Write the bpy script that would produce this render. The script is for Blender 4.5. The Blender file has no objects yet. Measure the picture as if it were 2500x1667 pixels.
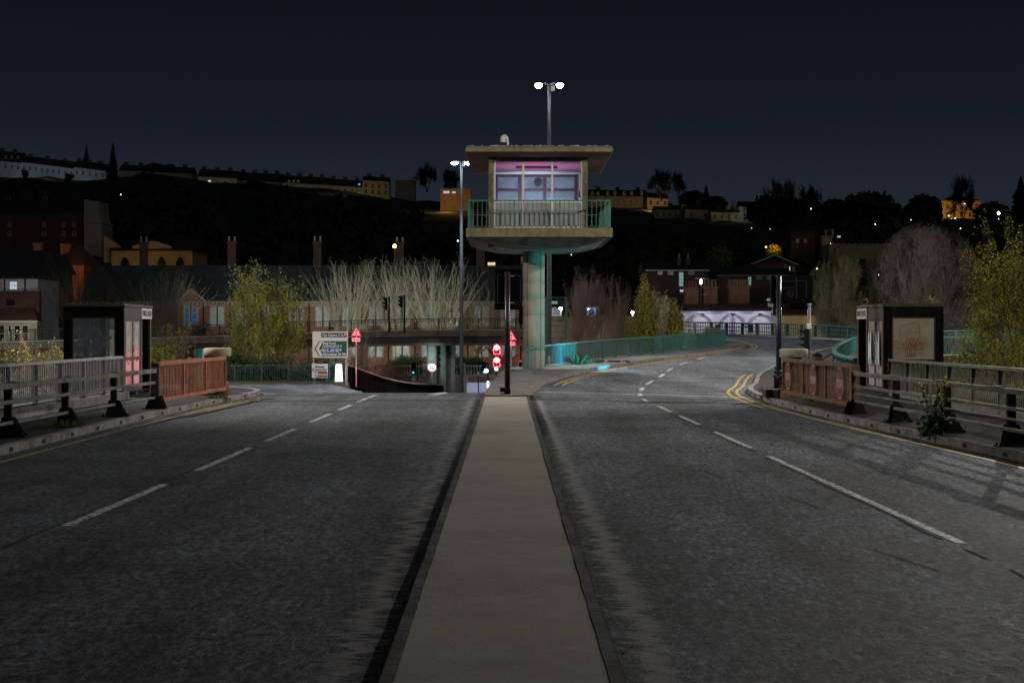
import bpy, math, random
from mathutils import Vector, Matrix
SC = bpy.context.scene
COL = SC.collection
R = math.radians
# ------------------------------------------------------------------ camera
F, CX, HV, HC = 4220.0, 1250.0, 806.0, 1.8      # focal (photo px), centre column, horizon row, eye height
cd = bpy.data.cameras.new('camera'); cam = bpy.data.objects.new('camera', cd); COL.objects.link(cam)
cam.location = (0, 0, HC); cam.rotation_euler = (R(90), 0, 0)
cd.sensor_width = 36; cd.lens = F / 2500 * 36; cd.shift_y = -27.5 / 2500
cd.clip_start = 0.1; cd.clip_end = 6000
SC.camera = cam
# ------------------------------------------------------------------ sky (night)
W = bpy.data.worlds.new('World'); SC.world = W; W.use_nodes = True
wn = W.node_tree; wn.nodes.clear()
wo = wn.nodes.new('ShaderNodeOutputWorld'); bg = wn.nodes.new('ShaderNodeBackground')
sky = wn.nodes.new('ShaderNodeTexSky'); sky.sky_type = 'NISHITA'; sky.sun_disc = False
sky.sun_elevation = R(-2); sky.sun_rotation = R(150)
tc = wn.nodes.new('ShaderNodeTexCoord'); sx = wn.nodes.new('ShaderNodeSeparateXYZ')
wn.links.new(tc.outputs['Generated'], sx.inputs[0])
cr = wn.nodes.new('ShaderNodeValToRGB'); wn.links.new(sx.outputs[2], cr.inputs[0])
e = cr.color_ramp.elements
e[0].position = 0.0; e[0].color = (.0150, .0205, .0285, 1)
e[1].position = 1.0; e[1].color = (.0016, .0024, .0042, 1)
for pos, c in ((.075, (.0118, .0172, .0255, 1)), (.12, (.0066, .0094, .0150, 1)), (.19, (.0036, .0053, .0088, 1))):
    q = e.new(pos); q.color = c
mx = wn.nodes.new('ShaderNodeMixRGB'); mx.blend_type = 'ADD'; mx.inputs[0].default_value = .0
wn.links.new(cr.outputs[0], mx.inputs[1]); wn.links.new(sky.outputs[0], mx.inputs[2])
mx.inputs[0].default_value = .002
wn.links.new(mx.outputs[0], bg.inputs[0]); bg.inputs[1].default_value = .57
wn.links.new(bg.outputs[0], wo.inputs[0])
SC.view_settings.view_transform = 'Standard'; SC.view_settings.look = 'None'
SC.view_settings.exposure = 1.0; SC.view_settings.gamma = 1
SC.cycles.use_denoising = True
SC.cycles.max_bounces = 6; SC.cycles.transparent_max_bounces = 16
SC.cycles.sample_clamp_indirect = 3
# faint moonlight, added as fill to lift the dark slopes
sd = bpy.data.lights.new('moon', 'SUN'); sd.energy = .035; sd.angle = R(.5); sd.color = (.8, .9, 1)
so = bpy.data.objects.new('moon', sd); COL.objects.link(so); so.rotation_euler = (R(50), 0, R(-150 + 180))
# lamp powers (W), tuned together
PW = dict(bridge=2250, left=5600, right=5400, near=110, mast=6500, post=20000, ramp=8000, junction=10000)

# ------------------------------------------------------------------ helpers
def PX(u, Y): return (u - CX) / F * Y
def PZ(v, Y): return HC + (HV - v) / F * Y
def P(u, v, Y): return Vector((PX(u, Y), Y, PZ(v, Y)))
OFF = {}
class MB:
    def __init__(s): s.v = []; s.f = []
    def add(s, vs, fs):
        n = len(s.v); s.v += [tuple(v) for v in vs]; s.f += [tuple(i + n for i in f) for f in fs]; return s
    def box(s, x0, x1, y0, y1, z0, z1):
        return s.add([(x0,y0,z0),(x1,y0,z0),(x1,y1,z0),(x0,y1,z0),(x0,y0,z1),(x1,y0,z1),(x1,y1,z1),(x0,y1,z1)],
                     [(0,3,2,1),(4,5,6,7),(0,1,5,4),(1,2,6,5),(2,3,7,6),(3,0,4,7)])
    def bar(s, p, q, w, h=None, up=(0, 0, 1)):
        h = h or w; p = Vector(p); q = Vector(q); d = (q - p).normalized(); up = Vector(up)
        if abs(d.dot(up)) > .98: up = Vector((0, 1, 0))
        a = d.cross(up).normalized(); b = a.cross(d).normalized(); a *= w / 2; b *= h / 2
        return s.add([p-a-b,p+a-b,p+a+b,p-a+b,q-a-b,q+a-b,q+a+b,q-a+b],
                     [(0,3,2,1),(4,5,6,7),(0,1,5,4),(1,2,6,5),(2,3,7,6),(3,0,4,7)])
    def tube(s, p, q, r0, r1=None, n=8, cap=True):
        r1 = r0 if r1 is None else r1; p = Vector(p); q = Vector(q); d = (q - p)
        if d.length < 1e-6: return s
        d.normalize(); a = d.orthogonal().normalized(); b = d.cross(a)
        vs = []
        for c, r in ((p, r0), (q, r1)):
            for i in range(n):
                t = 2 * math.pi * i / n; vs.append(c + (a * math.cos(t) + b * math.sin(t)) * r)
        fs = [(i, (i+1) % n, n + (i+1) % n, n + i) for i in range(n)]
        if cap: fs += [tuple(range(n-1, -1, -1)), tuple(range(n, 2*n))]
        return s.add(vs, fs)
    def path(s, pts, r, n=6):
        for i in range(len(pts) - 1): s.tube(pts[i], pts[i+1], r, r, n)
        return s
    def lathe(s, c, prof, n=24, ax='z'):
        c = Vector(c); vs = []; fs = []
        for (r, z) in prof:
            for i in range(n):
                t = 2 * math.pi * i / n
                if ax == 'z': vs.append(c + Vector((r*math.cos(t), r*math.sin(t), z)))
                elif ax == 'y': vs.append(c + Vector((r*math.cos(t), z, r*math.sin(t))))
                else: vs.append(c + Vector((z, r*math.cos(t), r*math.sin(t))))
        for k in range(len(prof) - 1):
            for i in range(n):
                j = (i + 1) % n; fs.append((k*n+i, k*n+j, (k+1)*n+j, (k+1)*n+i))
        fs.append(tuple(range(n-1, -1, -1))); m = (len(prof)-1)*n; fs.append(tuple(range(m, m+n)))
        return s.add(vs, fs)
    def prism(s, poly, z0, z1):
        n = len(poly); g = (lambda z, p: z(p) if callable(z) else z)
        vs = [(p[0], p[1], g(z0, p)) for p in poly] + [(p[0], p[1], g(z1, p)) for p in poly]
        return s.add(vs, [tuple(range(n-1,-1,-1)), tuple(range(n, 2*n))] + [(i, (i+1)%n, n+(i+1)%n, n+i) for i in range(n)])
    def extr(s, poly, vec):
        n = len(poly); vec = Vector(vec); poly = [Vector(p) for p in poly]
        return s.add(poly + [p + vec for p in poly], [tuple(range(n-1,-1,-1)), tuple(range(n,2*n))] + [(i,(i+1)%n,n+(i+1)%n,n+i) for i in range(n)])
    def sweep(s, pts, sec):           # closed section (lateral to the right, z) along a path
        pts = [Vector(p) for p in pts]; n = len(sec); vs = []; fs = []
        for i, p in enumerate(pts):
            a = pts[max(i-1, 0)]; b = pts[min(i+1, len(pts)-1)]; d = (b - a); d.z = 0; d.normalize()
            rt = Vector((d.y, -d.x, 0))
            for (l, z) in sec: vs.append(p + rt * l + Vector((0, 0, z)))
        for i in range(len(pts) - 1):
            for k in range(n):
                m = (k + 1) % n; fs.append((i*n+k, i*n+m, (i+1)*n+m, (i+1)*n+k))
        fs.append(tuple(range(n-1, -1, -1))); q = (len(pts)-1)*n; fs.append(tuple(range(q, q+n)))
        return s.add(vs, fs)
    def quad(s, *p): return s.add(p, [tuple(range(len(p)))])
    def build(s, name, mat, parent=None, smooth=False, bevel=0):
        off = OFF.get(parent.name, Vector()) if parent else Vector()
        me = bpy.data.meshes.new(name)
        me.from_pydata([tuple(Vector(v) - off) for v in s.v] if off.length else s.v, [], s.f); me.update()
        if smooth: me.polygons.foreach_set('use_smooth', [True] * len(me.polygons))
        o = bpy.data.objects.new(name, me); COL.objects.link(o)
        if mat: me.materials.append(mat)
        if parent: o.parent = parent; OFF[o.name] = off
        else: OFF[o.name] = Vector()
        if bevel:
            b = o.modifiers.new('bevel', 'BEVEL'); b.width = bevel; b.segments = 2; b.limit_method = 'ANGLE'
        return o
def tag(o, label, cat, group=None):
    o['label'] = label; o['category'] = cat
    if group: o['group'] = group
    return o
def struct(o): o['kind'] = 'structure'; return o
def thing(name, label, cat, loc=(0, 0, 0), group=None):
    o = bpy.data.objects.new(name, None); COL.objects.link(o); o.location = loc; o.empty_display_size = .3
    OFF[o.name] = Vector(loc); return tag(o, label, cat, group)
def dup(o, loc=None, rz=None, parent=None, label=None):
    c = o.copy(); COL.objects.link(c)
    if parent: c.parent = parent
    for ch in list(o.children): dup(ch, parent=c)
    if loc is not None: c.location = loc
    if rz is not None: c.rotation_euler.z = rz
    if label: c['label'] = label
    return c
def light(kind, loc, energy, color=(1, 1, 1), parent=None, size=.12, aim=None, cone=90, blend=.5, name='lamp_light'):
    d = bpy.data.lights.new(name, kind); d.energy = energy; d.color = color; d.shadow_soft_size = size
    o = bpy.data.objects.new(name, d); COL.objects.link(o)
    off = OFF.get(parent.name, Vector()) if parent else Vector()
    o.location = Vector(loc) - off
    if parent: o.parent = parent
    if kind == 'SPOT':
        d.spot_size = R(cone); d.spot_blend = blend
        o.rotation_euler = (Vector(aim) - Vector(loc)).to_track_quat('-Z', 'Y').to_euler()
    return o
def text(s, size, mat, name, parent, org, ex, ey, align='LEFT', depth=.004, maxw=None, bold=.006):
    cu = bpy.data.curves.new('t', 'FONT'); cu.body = s; cu.size = size; cu.align_x = align; cu.extrude = 0; cu.resolution_u = 3; cu.offset = bold
    to = bpy.data.objects.new('t', cu); me0 = bpy.data.meshes.new_from_object(to)
    ex = Vector(ex); ey = Vector(ey); org = Vector(org); off = OFF.get(parent.name, Vector()) if parent else Vector()
    k = 1.0
    if maxw:
        xs = [v.co.x for v in me0.vertices]; w = max(xs) - min(xs)
        if w > maxw: k = maxw / w
    vs = [tuple(org + ex * v.co.x * k + ey * v.co.y - off) for v in me0.vertices]
    fs = [tuple(p.vertices) for p in me0.polygons]
    me = bpy.data.meshes.new(name); me.from_pydata(vs, [], fs); me.update(); me.materials.append(mat)
    o = bpy.data.objects.new(name, me); COL.objects.link(o)
    if parent: o.parent = parent; OFF[o.name] = off
    bpy.data.objects.remove(to); bpy.data.curves.remove(cu); bpy.data.meshes.remove(me0)
    return o
def resample(pts, step):
    pts = [Vector(p) for p in pts]; L = [0]
    for i in range(len(pts)-1): L.append(L[-1] + (pts[i+1]-pts[i]).length)
    n = max(1, round(L[-1] / step)); out = []; k = 0
    for i in range(n + 1):
        t = L[-1] * i / n
        while k < len(pts) - 2 and t > L[k+1]: k += 1
        out.append(pts[k].lerp(pts[k+1], (t - L[k]) / max(1e-9, L[k+1]-L[k])))
    return out
def smooth_path(pts, n=6):            # Catmull-Rom
    pts = [Vector(p) for p in pts]; q = [pts[0]*2 - pts[1]] + pts + [pts[-1]*2 - pts[-2]]; out = []
    for i in range(1, len(q) - 2):
        for k in range(n):
            t = k / n; a, b, c, d = q[i-1], q[i], q[i+1], q[i+2]
            out.append(.5 * ((2*b) + (c-a)*t + (2*a-5*b+4*c-d)*t*t + (3*b-a-3*c+d)*t**3))
    return out + [pts[-1]]

# ------------------------------------------------------------------ materials
MATS = {}
def mat(name, col, rough=.7, var=.25, scale=3., bump=0., bscale=30., metal=0., spec=.4, stain=None, sscale=1.2, samt=.5, stretch=(1,1,1), emit=None, estr=0):
    m = bpy.data.materials.new(name); m.use_nodes = True; nt = m.node_tree; N = nt.nodes; L = nt.links
    b = N['Principled BSDF']; b.inputs['Roughness'].default_value = rough; b.inputs['Metallic'].default_value = metal
    b.inputs['Specular IOR Level'].default_value = spec
    t = N.new('ShaderNodeTexCoord'); mp = N.new('ShaderNodeMapping'); L.new(t.outputs['Object'], mp.inputs[0]); mp.inputs['Scale'].default_value = stretch
    no = N.new('ShaderNodeTexNoise'); no.inputs['Scale'].default_value = scale; no.inputs['Detail'].default_value = 6; no.inputs['Roughness'].default_value = .65
    L.new(mp.outputs[0], no.inputs[0])
    ra = N.new('ShaderNodeValToRGB'); L.new(no.outputs[0], ra.inputs[0])
    ra.color_ramp.elements[0].position = .3; ra.color_ramp.elements[1].position = .7
    ra.color_ramp.elements[0].color = tuple(c * (1 - var) for c in col) + (1,)
    ra.color_ramp.elements[1].color = tuple(min(1, c * (1 + var)) for c in col) + (1,)
    out = ra.outputs[0]
    if stain:
        n2 = N.new('ShaderNodeTexNoise'); n2.inputs['Scale'].default_value = sscale; n2.inputs['Detail'].default_value = 8; n2.inputs['Roughness'].default_value = .7
        L.new(mp.outputs[0], n2.inputs[0])
        r2 = N.new('ShaderNodeValToRGB'); L.new(n2.outputs[0], r2.inputs[0])
        r2.color_ramp.elements[0].position = .62 - samt * .28; r2.color_ramp.elements[1].position = .72 - samt * .2
        mi = N.new('ShaderNodeMixRGB'); L.new(r2.outputs[0], mi.inputs[0]); L.new(out, mi.inputs[1]); mi.inputs[2].default_value = stain + (1,); out = mi.outputs[0]
    L.new(out, b.inputs['Base Color'])
    if bump:
        n3 = N.new('ShaderNodeTexNoise'); n3.inputs['Scale'].default_value = bscale; n3.inputs['Detail'].default_value = 5
        L.new(mp.outputs[0], n3.inputs[0]); bp = N.new('ShaderNodeBump'); bp.inputs['Strength'].default_value = bump; bp.inputs['Distance'].default_value = .02
        L.new(n3.outputs[0], bp.inputs['Height']); L.new(bp.outputs[0], b.inputs['Normal'])
    if emit:
        b.inputs['Emission Color'].default_value = emit + (1,); b.inputs['Emission Strength'].default_value = estr
    MATS[name] = m; return m
def glass_mat(name, tint=(.9, .95, 1), haze=0., hcol=(.6, .65, .7), rough=.05, refl=1.):
    m = bpy.data.materials.new(name); m.use_nodes = True; nt = m.node_tree; N = nt.nodes; L = nt.links; N.clear()
    o = N.new('ShaderNodeOutputMaterial'); tr = N.new('ShaderNodeBsdfTransparent'); tr.inputs[0].default_value = tint + (1,)
    gl = N.new('ShaderNodeBsdfGlossy'); gl.inputs['Roughness'].default_value = rough
    fr = N.new('ShaderNodeFresnel'); fr.inputs[0].default_value = 1.4
    mu = N.new('ShaderNodeMath'); mu.operation = 'MULTIPLY'; mu.inputs[1].default_value = refl; L.new(fr.outputs[0], mu.inputs[0])
    m1 = N.new('ShaderNodeMixShader'); L.new(mu.outputs[0], m1.inputs[0]); L.new(tr.outputs[0], m1.inputs[1]); L.new(gl.outputs[0], m1.inputs[2])
    if haze:
        di = N.new('ShaderNodeBsdfDiffuse'); di.inputs[0].default_value = hcol + (1,)
        t = N.new('ShaderNodeTexCoord'); n = N.new('ShaderNodeTexNoise'); n.inputs['Scale'].default_value = 2.2; n.inputs['Detail'].default_value = 5; L.new(t.outputs['Object'], n.inputs[0])
        mm = N.new('ShaderNodeMath'); mm.operation = 'MULTIPLY'; mm.inputs[1].default_value = haze * 2; L.new(n.outputs[0], mm.inputs[0])
        m2 = N.new('ShaderNodeMixShader'); L.new(mm.outputs[0], m2.inputs[0]); L.new(m1.outputs[0], m2.inputs[1]); L.new(di.outputs[0], m2.inputs[2]); m1 = m2
    L.new(m1.outputs[0], o.inputs[0]); MATS[name] = m; return m
def glow(name, col, s):
    m = bpy.data.materials.new(name); m.use_nodes = True; N = m.node_tree.nodes; N.clear()
    o = N.new('ShaderNodeOutputMaterial'); em = N.new('ShaderNodeEmission'); em.inputs[0].default_value = col + (1,); em.inputs[1].default_value = s
    m.node_tree.links.new(em.outputs[0], o.inputs[0]); MATS[name] = m; return m
def brick_mat(name, c1, c2, mortar, scale=1., rough=.9):
    m = bpy.data.materials.new(name); m.use_nodes = True; nt = m.node_tree; N = nt.nodes; L = nt.links; b = N['Principled BSDF']
    b.inputs['Roughness'].default_value = rough
    t = N.new('ShaderNodeTexCoord'); mp = N.new('ShaderNodeMapping'); mp.inputs['Rotation'].default_value = (R(90), 0, 0); L.new(t.outputs['Object'], mp.inputs[0])
    br = N.new('ShaderNodeTexBrick'); L.new(mp.outputs[0], br.inputs[0]); br.inputs['Scale'].default_value = scale
    br.inputs['Brick Width'].default_value = .45; br.inputs['Row Height'].default_value = .15; br.inputs['Mortar Size'].default_value = .012
    br.inputs['Color1'].default_value = c1 + (1,); br.inputs['Color2'].default_value = c2 + (1,); br.inputs['Mortar'].default_value = mortar + (1,)
    n = N.new('ShaderNodeTexNoise'); n.inputs['Scale'].default_value = 1.1; n.inputs['Detail'].default_value = 6; L.new(t.outputs['Object'], n.inputs[0])
    mi = N.new('ShaderNodeMixRGB'); mi.blend_type = 'MULTIPLY'; mi.inputs[0].default_value = .7; L.new(br.outputs[0], mi.inputs[1]); L.new(n.outputs[0], mi.inputs[2])
    mu = N.new('ShaderNodeMixRGB'); mu.blend_type = 'MULTIPLY'; mu.inputs[0].default_value = 1; mu.inputs[2].default_value = (1.7, 1.7, 1.7, 1); L.new(mi.outputs[0], mu.inputs[1])
    L.new(mu.outputs[0], b.inputs['Base Color']); MATS[name] = m; return m
def asphalt_mat(name, base, edge_l=None, edge_r=None):
    m = bpy.data.materials.new(name); m.use_nodes = True; nt = m.node_tree; N = nt.nodes; L = nt.links; b = N['Principled BSDF']
    t = N.new('ShaderNodeTexCoord'); sep = N.new('ShaderNodeSeparateXYZ'); L.new(t.outputs['Object'], sep.inputs[0])
    def noise(sc, det=5, rg=.6, stretch=None):
        n = N.new('ShaderNodeTexNoise'); n.inputs['Scale'].default_value = sc; n.inputs['Detail'].default_value = det; n.inputs['Roughness'].default_value = rg
        if stretch:
            mp = N.new('ShaderNodeMapping'); mp.inputs['Scale'].default_value = stretch; L.new(t.outputs['Object'], mp.inputs[0]); L.new(mp.outputs[0], n.inputs[0])
        else: L.new(t.outputs['Object'], n.inputs[0])
        return n.outputs[0]
    def ramp(s, p0, p1, c0=(0,0,0,1), c1=(1,1,1,1)):
        r = N.new('ShaderNodeValToRGB'); L.new(s, r.inputs[0]); r.color_ramp.elements[0].position = p0; r.color_ramp.elements[1].position = p1
        r.color_ramp.elements[0].color = c0; r.color_ramp.elements[1].color = c1; return r.outputs[0]
    def mix(f, a, bb, mode='MIX'):
        x = N.new('ShaderNodeMixRGB'); x.blend_type = mode
        for s, i in ((f, 0), (a, 1), (bb, 2)):
            if hasattr(s, 'links'): L.new(s, x.inputs[i])
            elif i == 0: x.inputs[0].default_value = s
            else: x.inputs[i].default_value = s
        return x.outputs[0]
    def mth(op, a, bb=None):
        x = N.new('ShaderNodeMath'); x.operation = op
        for s, i in ((a, 0), (bb, 1)):
            if s is None: continue
            if hasattr(s, 'links'): L.new(s, x.inputs[i])
            else: x.inputs[i].default_value = s
        return x.outputs[0]
    def ramp(s, p0, p1, c0=(0,0,0,1), c1=(1,1,1,1)):
        r = N.new('ShaderNodeValToRGB'); L.new(s, r.inputs[0]); r.color_ramp.elements[0].position = p0; r.color_ramp.elements[1].position = p1
        r.color_ramp.elements[0].color = c0; r.color_ramp.elements[1].color = c1; return r.outputs[0]
    fine = noise(46, 4, .8); grit = noise(8, 5, .78, (2.4, .9, 1)); gr2 = noise(3.2, 5, .75, (2.2, .7, 1)); side = ramp(mth('MULTIPLY', sep.outputs[0], .12), .0, .5); med = noise(7, 5, .7); big = noise(.35, 4, .6); lanes = noise(.9, 4, .6, (1.3, .12, 1))
    k = base
    col = ramp(fine, .38, .66, (k*.33, k*.37, k*.40, 1), (k*1.65, k*1.78, k*1.86, 1))
    col = mix(.9, col, ramp(grit, .40, .60, (.34, .34, .33, 1), (1.75, 1.77, 1.8, 1)), 'MULTIPLY'); col = mix(.7, col, ramp(gr2, .38, .62, (.45, .45, .45, 1), (1.5, 1.5, 1.52, 1)), 'MULTIPLY')
    fl = mth('MULTIPLY', ramp(grit, .53, .60), ramp(gr2, .40, .55)); col = mix(mth('MULTIPLY', fl, mth('ADD', mth('MULTIPLY', side, .62), .16)), col, (.30, .31, .33, 1))  # aggregate flecks; the stronger right side paints in bluish lamp sheen
    col = mix(.6, col, ramp(med, .3, .7, (.55, .55, .55, 1), (1.35, 1.35, 1.35, 1)), 'MULTIPLY')
    col = mix(.75, col, ramp(big, .35, .65, (.7, .68, .64, 1), (1.25, 1.27, 1.3, 1)), 'MULTIPLY')
    col = mix(.7, col, ramp(lanes, .38, .62, (.62, .6, .58, 1), (1.3, 1.32, 1.36, 1)), 'MULTIPLY')
    # fine transverse cracks / patches
    vo = N.new('ShaderNodeTexVoronoi'); vo.feature = 'DISTANCE_TO_EDGE'; vo.inputs['Scale'].default_value = .22
    mp = N.new('ShaderNodeMapping'); wv = noise(1.4, 6, .7); L.new(t.outputs['Object'], mp.inputs[0])
    vm = N.new('ShaderNodeVectorMath'); vm.operation = 'ADD'; L.new(mp.outputs[0], vm.inputs[0]); L.new(wv, vm.inputs[1]); L.new(vm.outputs[0], vo.inputs[0])
    crack = ramp(vo.outputs['Distance'], .0, .004, (1,1,1,1), (0,0,0,1))
    crack = mth('MULTIPLY', crack, ramp(noise(.25, 3), .64, .72)); col = mix(crack, col, (.012, .012, .013, 1))
    s = N.new('ShaderNodeSeparateXYZ'); L.new(t.outputs['Object'], s.inputs[0])
    if edge_l is not None:                       # worn pale strip and dirt beside the median
        for (xe, sg) in ((edge_l, -1), (edge_r, 1)):
            d = mth('MULTIPLY', mth('SUBTRACT', s.outputs[0], mth('ADD', mth('MULTIPLY', s.outputs[1], -.003), xe)), sg)
            jag = noise(1.6, 6, .75, (.35, 3.0, 1)); jag2 = noise(26, 4, .7)
            dd = mth('ADD', d, mth('MULTIPLY', mth('SUBTRACT', jag, .5), 1.0 if sg < 0 else .65))
            dd = mth('ADD', dd, mth('MULTIPLY', mth('SUBTRACT', jag2, .5), .22))
            lo = mth('MULTIPLY', ramp(dd, .10, .16), ramp(dd, .27, .31, (1,1,1,1), (0,0,0,1)))
            pos = ramp(d, 0, .02); lo = mth('MULTIPLY', lo, pos)
            pale = ramp(noise(5, 6, .7), .3, .75, (.14, .14, .135, 1), (.32, .32, .31, 1))
            col = mix(mth('MULTIPLY', lo, .9), col, pale)
            dirt = mth('MULTIPLY', mth('MULTIPLY', ramp(dd, .10, .16, (1,1,1,1), (0,0,0,1)), pos), ramp(noise(9, 5, .7), .42, .55))
            col = mix(mth('MULTIPLY', dirt, .8), col, (.02, .018, .014, 1))
    L.new(col, b.inputs['Base Color']); b.inputs['Specular IOR Level'].default_value = .22
    rr = ramp(med, .3, .7, (.62,)*3 + (1,), (.85,)*3 + (1,)); L.new(rr, b.inputs['Roughness'])
    bp = N.new('ShaderNodeBump'); bp.inputs['Strength'].default_value = .75; bp.inputs['Distance'].default_value = .012; L.new(mth('ADD', fine, mth('MULTIPLY', grit, .9)), bp.inputs['Height']); L.new(bp.outputs[0], b.inputs['Normal'])
    MATS[name] = m; return m
def paint_mat(name, col, wear=.45, under=(.045, .045, .047)):
    m = bpy.data.materials.new(name); m.use_nodes = True; nt = m.node_tree; N = nt.nodes; L = nt.links; b = N['Principled BSDF']; b.inputs['Roughness'].default_value = .6
    t = N.new('ShaderNodeTexCoord'); n = N.new('ShaderNodeTexNoise'); n.inputs['Scale'].default_value = 9; n.inputs['Detail'].default_value = 8; n.inputs['Roughness'].default_value = .8; L.new(t.outputs['Object'], n.inputs[0])
    r = N.new('ShaderNodeValToRGB'); L.new(n.outputs[0], r.inputs[0]); r.color_ramp.elements[0].position = wear - .04; r.color_ramp.elements[1].position = wear + .05
    r.color_ramp.elements[0].color = under + (1,); r.color_ramp.elements[1].color = col + (1,)
    L.new(r.outputs[0], b.inputs['Base Color']); MATS[name] = m; return m

asphalt = asphalt_mat('asphalt', .098, -.66, .61)
asphalt2 = asphalt_mat('asphalt_far', .105)
foot = mat('footway_asphalt', (.028, .028, .029), .95, .35, 14, .4, 60, spec=.15, stain=(.045, .04, .034), sscale=.9)
foot_r = mat('footway_slabs', (.14, .13, .12), .85, .3, 6, .4, 50, stain=(.06, .055, .05), sscale=1.5)
conc_med = mat('median_concrete', (.285, .265, .215), .85, .10, 5, .25, 45, stain=(.232, .213, .172), sscale=.55, samt=.45)
edging = mat('edging_steel', (.085, .10, .093), .85, .45, 5, .4, 25, spec=.15, stain=(.05, .042, .03), sscale=2.2, samt=.7)
kerbm = mat('kerb_stone', (.22, .20, .185), .85, .25, 5, .3, 40, stain=(.10, .09, .08), sscale=2)
white = paint_mat('road_white', (.72, .72, .70), .475); yellow = paint_mat('road_yellow', (.48, .34, .08), .42)
black = mat('black_metal', (.005, .005, .006), .6, .3, 6, spec=.08)
dpost = mat('dark_post', (.010, .0095, .009), .8, .4, 8, .2, 30, spec=.15, stain=(.025, .02, .015), sscale=4)
railm = mat('mossy_rail', (.15, .145, .115), .75, .35, 8, .3, 30, stain=(.07, .065, .04), sscale=5, stretch=(1, .4, 1))
fgrey = mat('fence_grey', (.26, .255, .27), .6, .25, 7, stain=(.15, .14, .12), sscale=3)
rust = mat('rusty_paint', (.36, .105, .04), .85, .4, 9, .4, 30, stain=(.15, .085, .05), sscale=4, samt=.6)
rust_d = mat('rusty_brown', (.17, .085, .04), .85, .45, 9, .4, 30, stain=(.09, .055, .03), sscale=4, samt=.6)
rust_dk = mat('rusty_dark', (.05, .034, .024), .85, .4, 9, .3, 30, stain=(.10, .05, .03), sscale=5)
teal = mat('teal_paint', (.014, .11, .098), .5, .25, 5, stain=(.03, .07, .055), sscale=2.5)
teal_d = mat('dark_teal_paint', (.012, .07, .062), .55, .25, 5, stain=(.03, .06, .05), sscale=2.5)
dkgreen = mat('dark_green_steel', (.018, .035, .03), .6, .3, 5)
towerc = mat('tower_concrete', (.115, .092, .046), .85, .25, 3, .35, 40, stain=(.066, .053, .028), sscale=2.2, stretch=(1.5, 1.5, .5))
hullc = mat('hull_concrete', (.17, .20, .16), .85, .3, 2, .3, 25, stain=(.08, .09, .07), sscale=1.4, samt=.6)
colc = mat('column_concrete', (.21, .18, .125), .85, .22, 2.5, .3, 30, stain=(.20, .17, .12), sscale=1.6, stretch=(1.5, 1.5, .35))
panelg = mat('grey_panel', (.17, .172, .168), .7, .18, 3, stain=(.12, .118, .11), sscale=1.8, stretch=(1, 1, .4))
whitep = mat('white_paint', (.40, .38, .35), .55, .15, 4, stain=(.35, .31, .26), sscale=4)
maroon = mat('maroon_paint', (.06, .012, .024), .5, .2, 4)
ceilp = mat('ceiling_paint', (.62, .60, .60), .8, .08, 2)
boothf = mat('booth_frame', (.05, .038, .024), .7, .4, 6, .2, 30, stain=(.03, .022, .014), sscale=3)
boothk = mat('booth_black', (.009, .0075, .006), .8, .4, 6, spec=.06, stain=(.016, .012, .009), sscale=5)
boothr = mat('booth_roof', (.10, .09, .06), .85, .4, 6, .4, 20, stain=(.05, .045, .03), sscale=3)
boardp = mat('cream_board', (.42, .36, .25), .8, .08, 2, stain=(.34, .29, .19), sscale=1.2)
doorp = mat('door_panel', (.42, .40, .38), .5, .12, 3, stain=(.30, .27, .23), sscale=2.5)
galv = mat('galvanised', (.36, .38, .40), .4, .12, 6, metal=.5)
beige = mat('beige_cap', (.40, .33, .24), .8, .12, 4, stain=(.30, .24, .16), sscale=3)
darkslot = mat('dark_slot', (.004, .004, .004), .9, .1)
orange = mat('orange_spray', (.26, .075, .025), .7, .2, 6)
greys = mat('grey_spray', (.20, .225, .245), .8, .15, 5); whites = mat('white_spray', (.72, .74, .78), .7, .1, 5); blacks = mat('black_spray', (.012, .012, .014), .7, .1, 5)
pinks = mat('pink_spray', (.55, .18, .22), .7, .15, 5)
signw = mat('sign_white', (.52, .52, .50), .5, .05, 3); signr = mat('sign_red', (.34, .02, .03), .5, .05, 3); signk = mat('sign_black', (.01, .01, .01), .5, .05, 3)
stopr = mat('faded_stop_red', (.16, .03, .034), .6, .25, 6, stain=(.20, .05, .05), sscale=5); stopw = mat('faded_stop_white', (.42, .37, .35), .6, .15, 6)
signg = mat('sign_green', (.005, .065, .05), .5, .05, 3); signb = mat('sign_blue', (.01, .06, .35), .5, .05, 3); signo = mat('sign_ochre', (.55, .28, .02), .5, .05, 3); signbr = mat('sign_brown', (.13, .045, .02), .5, .05, 3)
clear = glass_mat('clear_glass'); dirty = glass_mat('dirty_glass', haze=.28, hcol=(.42, .50, .52)); frost = glass_mat('frosted_glass', haze=.20, hcol=(.46, .50, .52))
bulb = glow('lamp_white', (.80, .90, 1.), 14); bulb2 = glow('lamp_warm_white', (1., .88, .80), 14); bulbo = glow('lamp_sodium', (1., .5, .08), 25)
redl = glow('signal_red', (1., .05, .06), 14); redc = glow('signal_red_core', (1., .45, .42), 20); cyanl = glow('signal_green', (.05, .95, .75), .45); bluew = glow('blue_white_roundel', (.55, .65, 1.), 4.5)
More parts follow.
